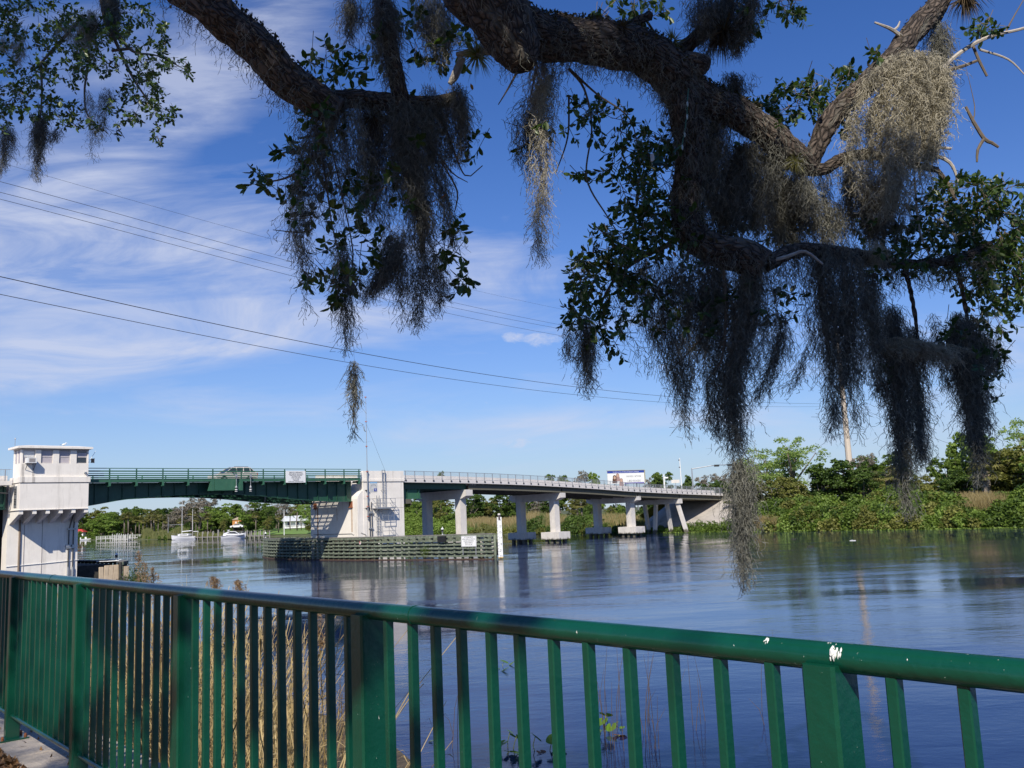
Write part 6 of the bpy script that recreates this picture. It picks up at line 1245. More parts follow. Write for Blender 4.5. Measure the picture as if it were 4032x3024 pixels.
# ================================================================== THE LIVE OAK
def bark_extra(t, src, out, b):
    nodes = t.nodes; v = nodes.new('ShaderNodeTexVoronoi'); v.feature = 'DISTANCE_TO_EDGE'; v.inputs['Scale'].default_value = 30
    a = nodes.new('ShaderNodeAttribute'); a.attribute_name = 'barkco'; t.links.new(a.outputs['Vector'], v.inputs['Vector'])
    n0 = nodes.new('ShaderNodeTexNoise'); n0.inputs['Scale'].default_value = 9; n0.inputs['Detail'].default_value = 6; t.links.new(a.outputs['Vector'], n0.inputs['Vector'])
    r = nodes.new('ShaderNodeValToRGB'); r.color_ramp.elements[0].position = 0.0; r.color_ramp.elements[1].position = .22; t.links.new(v.outputs['Distance'], r.inputs[0])
    mx = nodes.new('ShaderNodeMix'); mx.data_type = 'RGBA'; t.links.new(r.outputs[0], mx.inputs['Factor']); mx.inputs['A'].default_value = (.022, .016, .012, 1); t.links.new(out, mx.inputs['B'])
    r2 = nodes.new('ShaderNodeValToRGB'); r2.color_ramp.elements[0].position = .55; r2.color_ramp.elements[1].position = .68; t.links.new(n0.outputs[0], r2.inputs[0]); m2 = nodes.new('ShaderNodeMix'); m2.data_type = 'RGBA'; m2.inputs['B'].default_value = (.17, .16, .13, 1)
    k = nodes.new('ShaderNodeMath'); k.operation = 'MULTIPLY'; t.links.new(r2.outputs[0], k.inputs[0]); k.inputs[1].default_value = .75; t.links.new(k.outputs[0], m2.inputs['Factor']); t.links.new(mx.outputs['Result'], m2.inputs['A'])
    bp = nodes.new('ShaderNodeBump'); bp.inputs['Strength'].default_value = 1; bp.inputs['Distance'].default_value = .012; t.links.new(r.outputs[0], bp.inputs['Height']); t.links.new(bp.outputs[0], b.inputs['Normal'])
    return m2.outputs['Result']
BARK = mat('oak_bark', (.135, .104, .082), .92, var=.30, vscale=6, extra=bark_extra)
CUTW = mat('sawn_old_wood', (.10, .075, .055), .9, var=.4, vscale=14, bump=.6, bscale=40)
TWIGM = mat('oak_twig', (.15, .12, .09), .9, var=.25, vscale=20)
DEADT = mat('bare_dead_twig', (.42, .38, .33), .85, var=.2, vscale=20)
from mathutils import noise as mnoise
def crom(P, n):
    P = np.array(P, float); P = np.vstack([2 * P[0] - P[1], P, 2 * P[-1] - P[-2]]); out = []
    for i in range(1, len(P) - 2):
        L = np.linalg.norm(P[i + 1][:3] - P[i][:3]); k = max(2, int(L / n))
        for t in np.arange(k) / k:
            a, b_, c, d = P[i - 1], P[i], P[i + 1], P[i + 2]; out.append(.5 * (2 * b_ + (c - a) * t + (2 * a - 5 * b_ + 4 * c - d) * t * t + (3 * b_ - a - 3 * c + d) * t ** 3))
    out.append(P[-2]); return np.array(out)
oak = wth('live_oak', 'huge live oak with rough dark limbs hung with grey moss over the railing', 'tree', (3.6, -3.4, 3.1))
LIMBS = []
def limb(pts_, name='limb', step=.022, n=40, disp=1.0, cut=False, m=None, parent=None, world=False):
    P = [(*at(x, y, D), r_ * D / FPX) for x, y, D, r_ in pts_] if not world else pts_
    C_ = crom(P, step); V = []; co = []; prev = None; s_ = 0
    for i, c in enumerate(C_):
        d = Vector(C_[min(i + 1, len(C_) - 1)][:3] - C_[max(i - 1, 0)][:3]).normalized()
        if prev is None: a = Vector((0, 0, 1)) if abs(d.z) < .9 else Vector((1, 0, 0)); e = d.cross(a).normalized()
        else: e = (prev - d * prev.dot(d)).normalized(); s_ += float(np.linalg.norm(C_[i][:3] - C_[i - 1][:3]))
        prev = e; g_ = d.cross(e); r_ = c[3]
        for k in range(n):
            t = 2 * pi * k / n; o_ = e * cos(t) + g_ * sin(t); q = Vector(c[:3]) + o_ * r_; cc = Vector((o_.x * r_ * 1.0, o_.y * r_, 0)) ; cc = Vector((cos(t) * r_, sin(t) * r_, s_ * .34)); cc += mnoise.noise_vector(cc * 16) * .030 + mnoise.noise_vector(cc * 45) * .010
            h = 0
            if disp: dd = mnoise.voronoi(cc * 30)[0]; h = (min(dd[1] - dd[0], .35) / .35) * .010 * disp + (mnoise.noise(Vector((cos(t) * 1.2, sin(t) * 1.2, s_ * 5))) * .16 + mnoise.noise(Vector((cos(t) * 3, sin(t) * 3, s_ * 14))) * .05) * r_ * disp
            V.append(q + o_ * h); co.append(tuple(cc))
    nr = len(C_); F = [(i * n + k, i * n + (k + 1) % n, (i + 1) * n + (k + 1) % n, (i + 1) * n + k) for i in range(nr - 1) for k in range(n)]
    o_ = off(parent or oak); me = bpy.data.meshes.new(name); me.from_pydata([(v.x - o_[0], v.y - o_[1], v.z - o_[2]) for v in V] , [], F + [tuple(reversed(range(n))), tuple((nr - 1) * n + k for k in range(n))]); me.shade_smooth() if not disp else None
    a = me.attributes.new('barkco', 'FLOAT_VECTOR', 'POINT'); a.data.foreach_set('vector', np.array(co, dtype=np.float32).ravel()); me.materials.append(m or BARK)
    ob = bpy.data.objects.new(name, me); COL.objects.link(ob); ob.parent = parent or oak; LIMBS.append(C_)
    if cut:
        c = C_[-1]; d = Vector(C_[-1][:3] - C_[-4][:3]).normalized(); q = d.to_track_quat('Z', 'Y').to_matrix().to_4x4(); mm = MB(); mm.lathe([(c[3] * 1.06, -.03), (c[3] * 1.10, -.005), (c[3] * .9, .008), (c[3] * .82, -.02), (.01, -.022)], (0, 0, 0), 24)
        mm.v = [tuple(Vector(c[:3]) + q.to_3x3() @ Vector(p)) for p in mm.v]; part('cut_face', mm, CUTW, parent or oak)
    return C_
T0 = (3.6, -3.4)
limb([(T0[0], T0[1], 2.9, .62), (T0[0], T0[1] + .05, 4, .50), (3.4, -3.1, 5.5, .47), (3.1, -2.7, 7.3, .45), (2.8, -2.2, 9.0, .42)], 'trunk', .1, 36, 2.0, world=True)
def wp_(x, y, D, r_): p = at(x, y, D); return (p[0], p[1], p[2], r_ * D / FPX)
limb([(2.8, -2.2, 8.9, .36), (1.4, -1.2, 9.6, .30), (-.4, 1.2, 10.0, .24), (-2.0, 4.2, 9.6, .19), wp_(640, -190, 6.35, 80), wp_(820, 20, 6.4, 76), wp_(1000, 170, 6.5, 75), wp_(1130, 310, 6.6, 73), wp_(1250, 400, 6.7, 70), wp_(1335, 445, 6.75, 56)], 'limb', .024, 42, 1.0, True, world=True)
limb([(1270, 395, 6.8, 34), (1400, 388, 6.9, 36), (1530, 402, 7.0, 34), (1700, 405, 7.1, 24), (1790, 375, 7.2, 12)], 'limb', .02, 26)
limb([wp_(1480, -160, 7, 28), wp_(1505, 0, 7, 29), wp_(1535, 180, 7, 30), wp_(1580, 390, 7, 30), wp_(1625, 600, 7, 22), wp_(1655, 850, 7, 14), wp_(1665, 1000, 7, 6)], 'limb', .02, 24, world=True)
limb([(2.8, -2.2, 9.0, .40), (2.2, -.5, 10.0, .36), (1.2, 2.2, 10.3, .32), (.35, 4.6, 9.6, .28), wp_(1850, -150, 6.4, 138), wp_(1935, 10, 6.4, 130), wp_(2000, 120, 6.4, 112), wp_(2045, 215, 6.4, 84), wp_(2060, 262, 6.4, 55)], 'limb', .026, 46, 1.2, True, world=True)
limb([wp_(1960, 40, 6.45, 80), wp_(2120, 140, 6.6, 92), wp_(2350, 168, 6.8, 90), wp_(2520, 200, 7.0, 88), wp_(2640, 285, 7.05, 88), wp_(2730, 375, 7.1, 74), wp_(2860, 425, 7.15, 62), wp_(2990, 500, 7.2, 60), wp_(3110, 600, 7.25, 54), wp_(3190, 665, 7.3, 38)], 'limb', .022, 44, world=True)
limb([wp_(3180, 680, 7.3, 30), wp_(3225, 560, 7.3, 36), wp_(3285, 450, 7.35, 40), wp_(3410, 335, 7.4, 42), wp_(3525, 215, 7.5, 42), wp_(3610, 110, 7.6, 44), wp_(3680, 30, 7.7, 42), wp_(3740, -80, 7.8, 42), (5.6, 5.5, 12.5, .14), (5.0, 1.5, 12.5, .22), (2.9, -2.2, 9.0, .34)], 'limb', .03, 30, world=True)
limb([(3190, 668, 7.3, 24), (3250, 662, 7.3, 22), (3320, 625, 7.35, 22), (3420, 610, 7.4, 18), (3560, 640, 7.5, 12), (3690, 668, 7.6, 9)], 'limb', .02, 20)
limb([(2650, 290, 7.05, 70), (2700, 440, 7.05, 66), (2720, 600, 7.1, 60), (2705, 760, 7.15, 56), (2712, 900, 7.15, 60), (2800, 975, 7.1, 62), (2920, 1005, 7.0, 66), (3010, 1045, 6.95, 60)], 'limb', .022, 40, 1.0, True)
limb([wp_(2660, 215, 7.1, 34), wp_(2740, 150, 7.1, 27), wp_(2820, 80, 7.1, 26), wp_(2865, -20, 7.1, 24), (1.8, 6, 10.4, .06), (1.5, 3, 10.6, .10)], 'limb', .022, 22, world=True)
limb([wp_(2700, 250, 7.0, 48), wp_(2760, 255, 6.95, 44), wp_(2785, 262, 6.93, 30)], 'limb', .02, 26, world=True)
limb([wp_(3010, 1040, 7.0, 30), wp_(3150, 985, 7.2, 26), wp_(3350, 1000, 7.3, 22), wp_(3560, 1040, 7.4, 18), wp_(3760, 1020, 7.5, 15), wp_(3900, 960, 7.6, 9)], 'limb', .022, 20, world=True)
limb([wp_(3560, 1040, 7.4, 7), wp_(3600, 1220, 7.4, 5), wp_(3620, 1400, 7.4, 3)], 'limb', .022, 14, world=True)
limb([wp_(3760, 1020, 7.5, 7), wp_(3800, 1200, 7.5, 5), wp_(3830, 1400, 7.5, 3)], 'limb', .022, 14, world=True)
limb([wp_(3230, 1000, 7.25, 12), wp_(3240, 1200, 7.25, 11), wp_(3265, 1400, 7.25, 5)], 'limb', .022, 14, world=True)
limb([wp_(2560, 60, 7, 16), wp_(2450, 110, 6.9, 15), wp_(2380, 150, 6.85, 18)], 'limb', .022, 14, world=True)
TW = []
def twig(pts_, m=TWIGM, world=False, name='twig', parent=None):
    P = [wp_(*p) for p in pts_] if not world else pts_; C_ = crom(P, .05); m2 = MB(); m2.tube([tuple(c[:3]) for c in C_], [max(.0016, float(c[3])) for c in C_], 6); return part(name, m2, m, parent or oak)
for pts_, m in ((((3575, 165, 7.5, 9), (3518, 120, 7.45, 8), (3482, 103, 7.4, 6), (3443, 88, 7.4, 4)), DEADT), (((3518, 120, 7.45, 6), (3535, 105, 7.45, 5), (3543, 84, 7.45, 3)), DEADT),
    (((3650, 330, 7.6, 10), (3690, 295, 7.6, 9), (3747, 234, 7.6, 9), (3830, 175, 7.6, 9), (3914, 139, 7.6, 7), (4032, 111, 7.6, 6), (4160, 60, 7.6, 5)), DEADT), (((3700, 285, 7.6, 8), (3786, 262, 7.6, 7), (3847, 239, 7.6, 6)), TWIGM), (((3830, 178, 7.6, 6), (3853, 234, 7.6, 6), (3886, 300, 7.6, 5)), TWIGM), (((3858, 195, 7.6, 5), (3970, 234, 7.6, 4), (4040, 300, 7.6, 2)), DEADT), (((3960, 125, 7.6, 4), (3995, 60, 7.6, 3), (4030, 0, 7.6, 2)), TWIGM),
    (((3650, 600, 7.6, 8), (3740, 640, 7.6, 7), (3775, 720, 7.6, 4)), DEADT), (((3690, 668, 7.6, 9), (3730, 720, 7.6, 9), (3763, 790, 7.6, 8)), TWIGM), (((3610, 600, 7.6, 5), (3660, 580, 7.6, 6), (3745, 585, 7.6, 6)), DEADT), (((3660, 575, 7.6, 4), (3690, 535, 7.6, 4), (3735, 518, 7.6, 2)), TWIGM), (((3590, 610, 7.5, 5), (3600, 650, 7.5, 4), (3592, 690, 7.5, 2)), DEADT),
    (((2035, 285, 6.4, 6), (2000, 350, 6.4, 4), (1962, 412, 6.4, 2)), TWIGM), (((2110, 270, 6.6, 5), (2098, 340, 6.6, 4), (2087, 396, 6.6, 2)), TWIGM), (((1700, 420, 7.1, 8), (1760, 520, 7.1, 6), (1830, 690, 7.1, 3), (1900, 652, 7.1, 2)), TWIGM), (((1740, 640, 7, 4), (1800, 752, 7, 4), (1790, 835, 7, 2)), TWIGM), (((1720, 600, 7, 4), (1780, 680, 7, 3), (1842, 718, 7, 1.5)), TWIGM),
    (((1330, 460, 6.7, 10), (1270, 540, 6.7, 8), (1230, 620, 6.7, 6), (1150, 690, 6.7, 5), (1060, 715, 6.7, 3), (985, 708, 6.7, 2)), TWIGM), (((1260, 560, 6.7, 4), (1290, 760, 6.7, 4), (1310, 900, 6.7, 3), (1350, 1050, 6.7, 4), (1390, 1150, 6.7, 2)), TWIGM), (((1300, 560, 6.8, 4), (1350, 780, 6.8, 3), (1390, 1000, 6.8, 3), (1370, 1120, 6.8, 2)), TWIGM), (((1235, 900, 6.7, 3), (1180, 915, 6.7, 3), (1075, 905, 6.7, 1.5)), TWIGM), (((1190, 1060, 6.7, 3), (1230, 1110, 6.7, 3), (1182, 1118, 6.7, 1.5)), TWIGM), (((1350, 1050, 6.7, 3), (1330, 1150, 6.7, 2.5), (1310, 1210, 6.7, 1.5)), TWIGM),
    (((2240, 270, 6.9, 7), (2300, 350, 6.9, 5), (2330, 500, 6.9, 4), (2310, 700, 6.9, 4), (2390, 850, 6.9, 3), (2450, 940, 6.9, 2)), TWIGM), (((2240, 270, 6.9, 6), (2350, 370, 6.9, 4), (2480, 470, 6.9, 3), (2520, 640, 6.9, 2)), TWIGM), (((2240, 380, 6.9, 5), (2235, 540, 6.9, 4), (2187, 685, 6.9, 2)), TWIGM),
    (((2640, 960, 7.1, 12), (2500, 1030, 7.1, 9), (2400, 1130, 7.1, 6), (2360, 1250, 7.1, 4), (2395, 1400, 7.1, 2)), TWIGM), (((2560, 1000, 7.1, 7), (2440, 960, 7.1, 5), (2330, 880, 7.1, 3)), TWIGM), (((2400, 1035, 7.1, 4), (2290, 1045, 7.1, 3), (2232, 1068, 7.1, 1.5)), TWIGM), (((2850, 1060, 7, 8), (2858, 1250, 7, 7), (2840, 1420, 7, 5), (2780, 1500, 7, 2)), TWIGM), (((2760, 1330, 7, 5), (2700, 1400, 7, 4), (2640, 1460, 7, 2)), TWIGM), (((2530, 60, 7, 6), (2600, 160, 7, 4)), TWIGM),
    (((2990, 1040, 7, 8), (3100, 1010, 7, 8), (3170, 990, 7, 6), (3240, 1040, 7, 4)), DEADT), (((3700, 860, 7.6, 6), (3760, 930, 7.6, 6), (3770, 980, 7.6, 6), (3750, 1040, 7.6, 5)), DEADT), (((3760, 930, 7.6, 4), (3820, 905, 7.6, 2)), DEADT), (((3600, 700, 7.5, 5), (3620, 900, 7.5, 4), (3660, 1010, 7.5, 3)), DEADT)):
    twig(list(pts_), m)
hb = at(3830, 473, 7.6); ht = wth('hanging_twig', 'broken lichen covered twig dangling alone in the blue sky at right', 'twig', tuple(hb))
for pts_ in (((3803, 420, 7.6, 5), (3830, 473, 7.6, 7), (3875, 546, 7.6, 8), (3905, 562, 7.6, 7), (3932, 580, 7.6, 5)), ((3875, 546, 7.6, 7), (3850, 590, 7.6, 6), (3847, 638, 7.6, 4)), ((3830, 473, 7.6, 3), (3838, 420, 7.6, 2), (3800, 250, 7.6, .6))): twig(list(pts_), TWIGM, parent=ht)

# ---- leaves
LF = leafmat('oak_leaf', (.022, .050, .014), (.105, .160, .036), .30, rough=.38, spec=.5)
LFO = leafmat('oak_leaf_red', (.35, .10, .04), (.45, .22, .06), .35)
leaves = []                                          # (centre, direction, side, length, tone)
twm = MB()
def cluster(x, y, rx, ry, D, n, size=.062, down=.5, tone=.45, dz=.25, tws=True, dens_leaf=7):
    c0 = at(x, y, D); k = D / FPX; nt_ = max(1, n // dens_leaf)
    for i in range(nt_):
        a = R.uniform(0, 2 * pi); q = R.uniform(.1, 1) ** .5; e = at(x + cos(a) * rx * q, y + sin(a) * ry * q, D + R.gauss(0, dz)); d = Vector(e) - Vector(c0) + Vector((0, 0, -down * ry * k)) + Vector((R.gauss(0, .1), R.gauss(0, .1), R.gauss(0, .1))); d = d.normalized(); L = R.uniform(.12, .26); st = Vector(e) - d * L * .5; en = Vector(e) + d * L * .5
        mid = st.lerp(en, .5) + Vector((R.gauss(0, .015), R.gauss(0, .015), R.gauss(0, .015)))
        if tws: twm.tube([st - d * L * .5, mid, en], [.0035, .0025, .0012], 3, False)
        for j in range(dens_leaf):
            t = .25 + .75 * j / dens_leaf; p = (st.lerp(mid, t * 2) if t < .5 else mid.lerp(en, t * 2 - 1)); aa = R.uniform(0, 2 * pi); u = d.orthogonal().normalized(); w_ = d.cross(u); ld_ = (d * R.uniform(.3, 1.1) + u * cos(aa) + w_ * sin(aa) + Vector((0, 0, -.25))).normalized(); s_ = ld_.cross(Vector((R.gauss(0, .7), R.gauss(0, .7), 1))).normalized(); l_ = size * R.uniform(.6, 1.25)
            leaves.append((p + ld_ * l_ * .55, ld_, s_, l_, min(1, max(0, R.gauss(tone, .25)))))
CL = [(1270, 480, 110, 60, 6.7, 26), (1090, 715, 120, 60, 6.7, 34), (1200, 610, 110, 80, 6.7, 36), (1330, 790, 110, 110, 6.75, 46), (1390, 980, 110, 110, 6.75, 50), (1520, 800, 110, 150, 6.9, 46), (1780, 980, 60, 90, 6.9, 26), (1810, 1080, 45, 60, 6.9, 18), (1250, 1100, 60, 50, 6.7, 18), (1350, 1130, 60, 50, 6.7, 22), (1870, 565, 30, 30, 7.1, 9), (1340, 310, 90, 70, 7.2, 36), (1290, 230, 70, 60, 7.2, 20), (1450, 180, 60, 60, 7.3, 22), (1620, 150, 110, 110, 7.3, 46), (1790, 190, 70, 100, 7.2, 36), (1450, 450, 120, 50, 7.2, 26), (1200, 860, 60, 60, 6.7, 12),
      (1640, 480, 110, 90, 7.2, 30), (2270, 480, 120, 90, 6.9, 44), (2400, 470, 110, 90, 6.9, 44), (2090, 545, 45, 50, 6.9, 16), (2470, 620, 90, 90, 7.0, 60), (2500, 770, 80, 90, 7.0, 80), (2320, 690, 40, 35, 6.9, 12), (2570, 880, 90, 80, 7.0, 90), (2430, 950, 100, 70, 7.0, 70), (2300, 1100, 60, 90, 7.0, 60), (2390, 1110, 120, 110, 7.05, 120), (2500, 1060, 110, 90, 7.05, 90), (2280, 1250, 50, 60, 7.0, 40), (2410, 1290, 90, 90, 7.0, 60), (2590, 1190, 90, 90, 7.1, 60), (2620, 700, 120, 150, 7.3, 110), (2660, 880, 100, 120, 7.3, 70), (2560, 560, 100, 80, 7.3, 70),
      (2990, 470, 120, 60, 7.8, 70), (3110, 400, 140, 70, 7.8, 110), (3220, 345, 100, 40, 7.8, 45), (3330, 300, 50, 40, 7.6, 30), (3445, 235, 25, 45, 7.5, 18), (3280, 480, 80, 60, 7.8, 50), (2900, 430, 60, 50, 7.8, 26), (2420, 55, 90, 55, 7.3, 40), (2560, 40, 90, 50, 7.3, 36), (2950, 70, 60, 70, 7.3, 34), (3110, 25, 60, 45, 7.4, 34), (3160, 50, 20, 25, 7.4, 10), (3050, 590, 120, 50, 8.0, 60), (2850, 640, 150, 70, 8.0, 80), (2960, 760, 180, 110, 8.0, 170), (2830, 880, 140, 110, 7.9, 120), (3080, 860, 120, 90, 7.9, 90), (2800, 1120, 170, 90, 7.3, 90), (3000, 1180, 130, 90, 7.4, 60), (2780, 1260, 100, 100, 7.2, 50),
      (3800, 790, 160, 100, 7.9, 190), (3900, 890, 140, 140, 7.9, 230), (3700, 850, 110, 90, 7.8, 110), (3960, 1040, 110, 110, 7.9, 150), (3850, 1080, 110, 110, 7.8, 130), (3590, 920, 110, 60, 7.7, 70), (3660, 1010, 140, 60, 7.6, 100), (3490, 1040, 90, 50, 7.5, 50), (3960, 735, 60, 35, 7.9, 26), (3910, 1250, 90, 60, 7.7, 55), (3990, 1150, 60, 70, 7.9, 45), (3780, 1310, 70, 50, 7.6, 40), (3900, 1430, 60, 60, 7.6, 40), (3885, 110, 70, 40, 7.6, 36), (4020, 960, 60, 120, 8.0, 90), (3440, 900, 60, 50, 7.6, 30), (3820, 1000, 120, 90, 7.7, 90), (3890, 1560, 30, 30, 7.6, 9), (3480, 1500, 20, 30, 7.5, 7)]
for ic, c in enumerate(CL): cluster(*c[:5], int(c[5] * 3.0), .084 if c[0] < 1900 else .070)
for (x, y, rx, ry, n) in ((150, 70, 190, 80, 260), (300, 140, 150, 80, 220), (100, 240, 120, 100, 200), (430, 190, 140, 90, 230), (510, 55, 110, 55, 130), (620, 140, 50, 60, 70), (600, 250, 60, 50, 70), (700, 250, 50, 22, 34), (560, 350, 80, 70, 150), (500, 420, 80, 60, 100), (640, 440, 55, 45, 60), (625, 530, 30, 40, 28), (120, 400, 120, 70, 140), (230, 440, 90, 50, 90), (40, 380, 60, 60, 60), (260, 280, 100, 60, 90), (0, 90, 80, 100, 130), (350, 250, 80, 60, 70), (740, 280, 35, 14, 20), (430, 500, 60, 30, 30), (300, 470, 60, 30, 34), (0, 470, 50, 50, 40)):
    cluster(x, y, rx, ry, 12.0, int(n * 2.6), .072, .5, .55, .7)
part('twigs', twm, TWIGM, oak, kind='stuff')
def leaf_geo(c, d, s_, l_):
    n_ = d.cross(s_); w_ = l_ * .235; b_ = c - d * l_ * .5; return [b_, c - d * l_ * .12 + s_ * w_ + n_ * w_ * .35, c + d * l_ * .26 + s_ * w_ * .86 + n_ * w_ * .25, c + d * l_ * .5, c + d * l_ * .26 - s_ * w_ * .86 + n_ * w_ * .25, c - d * l_ * .12 - s_ * w_ + n_ * w_ * .35]
fwv = Vector(fw); rgv = Vector(rgt); upvv = Vector(upv)
def inview(p):
    q = p - Vector(CP); z_ = q.dot(fwv); x = 2016 + FPX * q.dot(rgv) / z_; y = 1512 - FPX * q.dot(upvv) / z_; return 20 < x < 4010 and 20 < y < 3000, z_
big = sorted([(-(l[3] / inview(l[0])[1]), i) for i, l in enumerate(leaves) if inview(l[0])[0]])[:300]; bigs = set(i for _, i in big)
lmes = []
for tone in (.1, .35, .6, .9):
    g_ = leaf_geo(Vector((0, 0, 0)), Vector((1, 0, 0)), Vector((0, 1, 0)), 1.0); lmes.append(npmesh('leaf', [tuple(v) for v in g_], [(0, 1, 2, 3), (0, 3, 4, 5)], LF, [tone, tone]))
V = []; F = []; rn = []
ob_ = Vector(OFF[oak.name])
for i, (c, d, s_, l_, tn) in enumerate(leaves):
    if i in bigs:
        o = bpy.data.objects.new('leaf', lmes[min(3, int(tn * 4))]); COL.objects.link(o); o.parent = oak; n_ = d.cross(s_).normalized()
        o.matrix_local = Matrix(((d.x * l_, s_.x * l_, n_.x * l_, c.x - ob_.x), (d.y * l_, s_.y * l_, n_.y * l_, c.y - ob_.y), (d.z * l_, s_.z * l_, n_.z * l_, c.z - ob_.z), (0, 0, 0, 1)))
    else:
        k = len(V); V += [tuple(v - ob_) for v in leaf_geo(c, d, s_, l_)]; F += [(k, k + 1, k + 2, k + 3), (k, k + 3, k + 4, k + 5)]; rn += [tn, tn]
o = npobj('foliage', npmesh('foliage', V, F, LF, rn), oak); o['kind'] = 'stuff'
for (x, y, D) in ((1746, 772, 6.9), (1710, 790, 6.9), (3775, 820, 7.8), (2140, 345, 6.9), (3880, 1090, 7.8), (3830, 1220, 7.8), (1857, 342, 7.1), (2655, 1000, 7)):
    p = Vector(at(x, y, D)) - ob_; V1 = leaf_geo(p, Vector((R.gauss(0, 1), .3, -.8)).normalized(), Vector((.8, .3, .3)).normalized(), .06); o = npobj('red_leaf', npmesh('red_leaf', [tuple(v) for v in V1], [(0, 1, 2, 3), (0, 3, 4, 5)], LFO, [.5, .5]), oak); o['label'] = 'old red brown leaf'

# ---- canopy over and behind the photographer: it throws the dappled shade
Sv = np.array([-.137, -1.21, 1.0]); cP = []; cR = random.Random(5)
def shade(x, y, D, r_, t=None, n=None): 
    r_ *= 1.35; p = at(x, y, D) + Sv * (t or cR.uniform(4.6, 7.5)); n = int((n or int(620 * r_ * r_) + 20) * 3.6); d = unit(NR.normal(size=(n, 3))); cP.append(p + d * (r_ * NR.uniform(0, 1, (n, 1)) ** .45) * np.array([1, .8, .8]))
for gx in range(650, 3350, 190):
    for gy in range(-150, 1500, 190):
        if 2040 < gx < 2230 and gy < 1000 and gx != 0: continue
        if gx > 3100 and gy < 900: continue
        if cR.random() < .60: shade(gx + cR.uniform(-60, 60), gy + cR.uniform(-60, 60), 7, cR.uniform(.24, .48))
for gx in range(3250, 4000, 150):
    for gy in range(900, 1800, 170):
        if cR.random() < (.72 if gy > 1100 else .30): shade(gx, gy, 7.5, cR.uniform(.22, .42))
for gx in range(-40, 760, 110):
    for gy in range(-60, 620, 110):
        if cR.random() < .62: shade(gx, gy, 12, cR.uniform(.35, .6), n=120)
for x, y, D, r_ in ((2820, 1700, 7.1, .3), (2900, 1600, 7.1, .35), (2560, 1500, 7, .25), (100, 130, 12, .9), (300, 250, 12, .6), (150, 420, 12, .8), (60, 300, 12, .7)): shade(x, y, D, r_)
# over the railing
def rail_s(px): q = 150 + .14 * px; return 1155 / q
for px_, y, r_ in ((20, 2500, .42), (60, 2300, .3), (-60, 2600, .6), (400, 2360, .17), (470, 2400, .2), (540, 2450, .22), (620, 2480, .22), (680, 2420, .20), (400, 2800, .12), (640, 2850, .17), (930, 2380, .16), (1010, 2420, .17), (1100, 2480, .17), (1180, 2520, .16), (1260, 2460, .14), (1330, 2430, .13), (1380, 2600, .14), (1000, 2750, .14), (1120, 2820, .15), (1240, 2800, .14), (1720, 2450, .05), (1810, 2440, .05), (1760, 2700, .06), (2010, 2460, .05), (2060, 2440, .04), (560, 2700, .14), (260, 2980, .22), (380, 2990, .2), (1620, 2900, .06)):
    shade(px_, y, rail_s(px_), r_, cR.uniform(5.5, 8), int(900 * r_ * r_) + 34)
for i in range(46):                                   # the rest of the crown, out of the picture
    c = np.array([cR.uniform(-7, 10), cR.uniform(-9, -2.5), cR.uniform(11, 15.5)])
    if abs(c[0] - .9) < 2.6 and c[2] < 14: c[2] += 4.5; c[1] -= 1
    r_ = cR.uniform(.7, 1.3); n = int(210 * r_ * r_); d = unit(NR.normal(size=(n, 3))); cP.append(c + d * (r_ * NR.uniform(0, 1, (n, 1)) ** .5))
cP = np.concatenate(cP); V, F = leaf_quads(cP, .105, .4, .5); V = V - np.array(OFF[oak.name]); o = npobj('upper_foliage', npmesh('upper_foliage', V, F, LF, NR.uniform(0, 1, len(cP))), oak); o['kind'] = 'stuff'; print('CANOPY', len(cP), 'LEAVES', len(leaves))
for a_ in ((-3, -4, 13), (6, -6, 14), (0, -7, 15), (8, -2, 13), (-5, 0, 12.5)): limb([(2.8, -2.2, 8.8, .26), ((2.8 + a_[0]) / 2, (-2.2 + a_[1]) / 2, 11, .16), (*a_, .05)], 'limb', .1, 14, 0, world=True)

# unseen tree mass, added behind the photographer to block the low sky's light
pk = []
for (x, y, h, r_) in ((-16, -14, 9, 5), (-7, -16, 9, 5), (3, -17, 9.5, 5), (12, -14, 10, 5.5), (-20, -2, 10, 5), (17, -3, 10, 5), (-14, -24, 12, 6), (8, -26, 13, 6), (-4, -27, 13, 6)):
    for k in range(16):
        c = np.array([x + cR.uniform(-r_, r_) * .8, y + cR.uniform(-r_, r_) * .5, 3.2 + cR.uniform(0, h)]); q = cR.uniform(1.2, 2.0); d = unit(NR.normal(size=(150, 3))); pk.append(c + d * q * NR.uniform(.3, 1, (150, 1)))
pk = np.concatenate(pk); V, F = leaf_quads(pk, .75, .3, .8); o = npobj('park_woods', npmesh('park_woods', V, F, DARKL, NR.uniform(0, 1, len(pk)))); tag(o, 'dark park trees standing behind the viewer', 'trees', None, 'stuff')

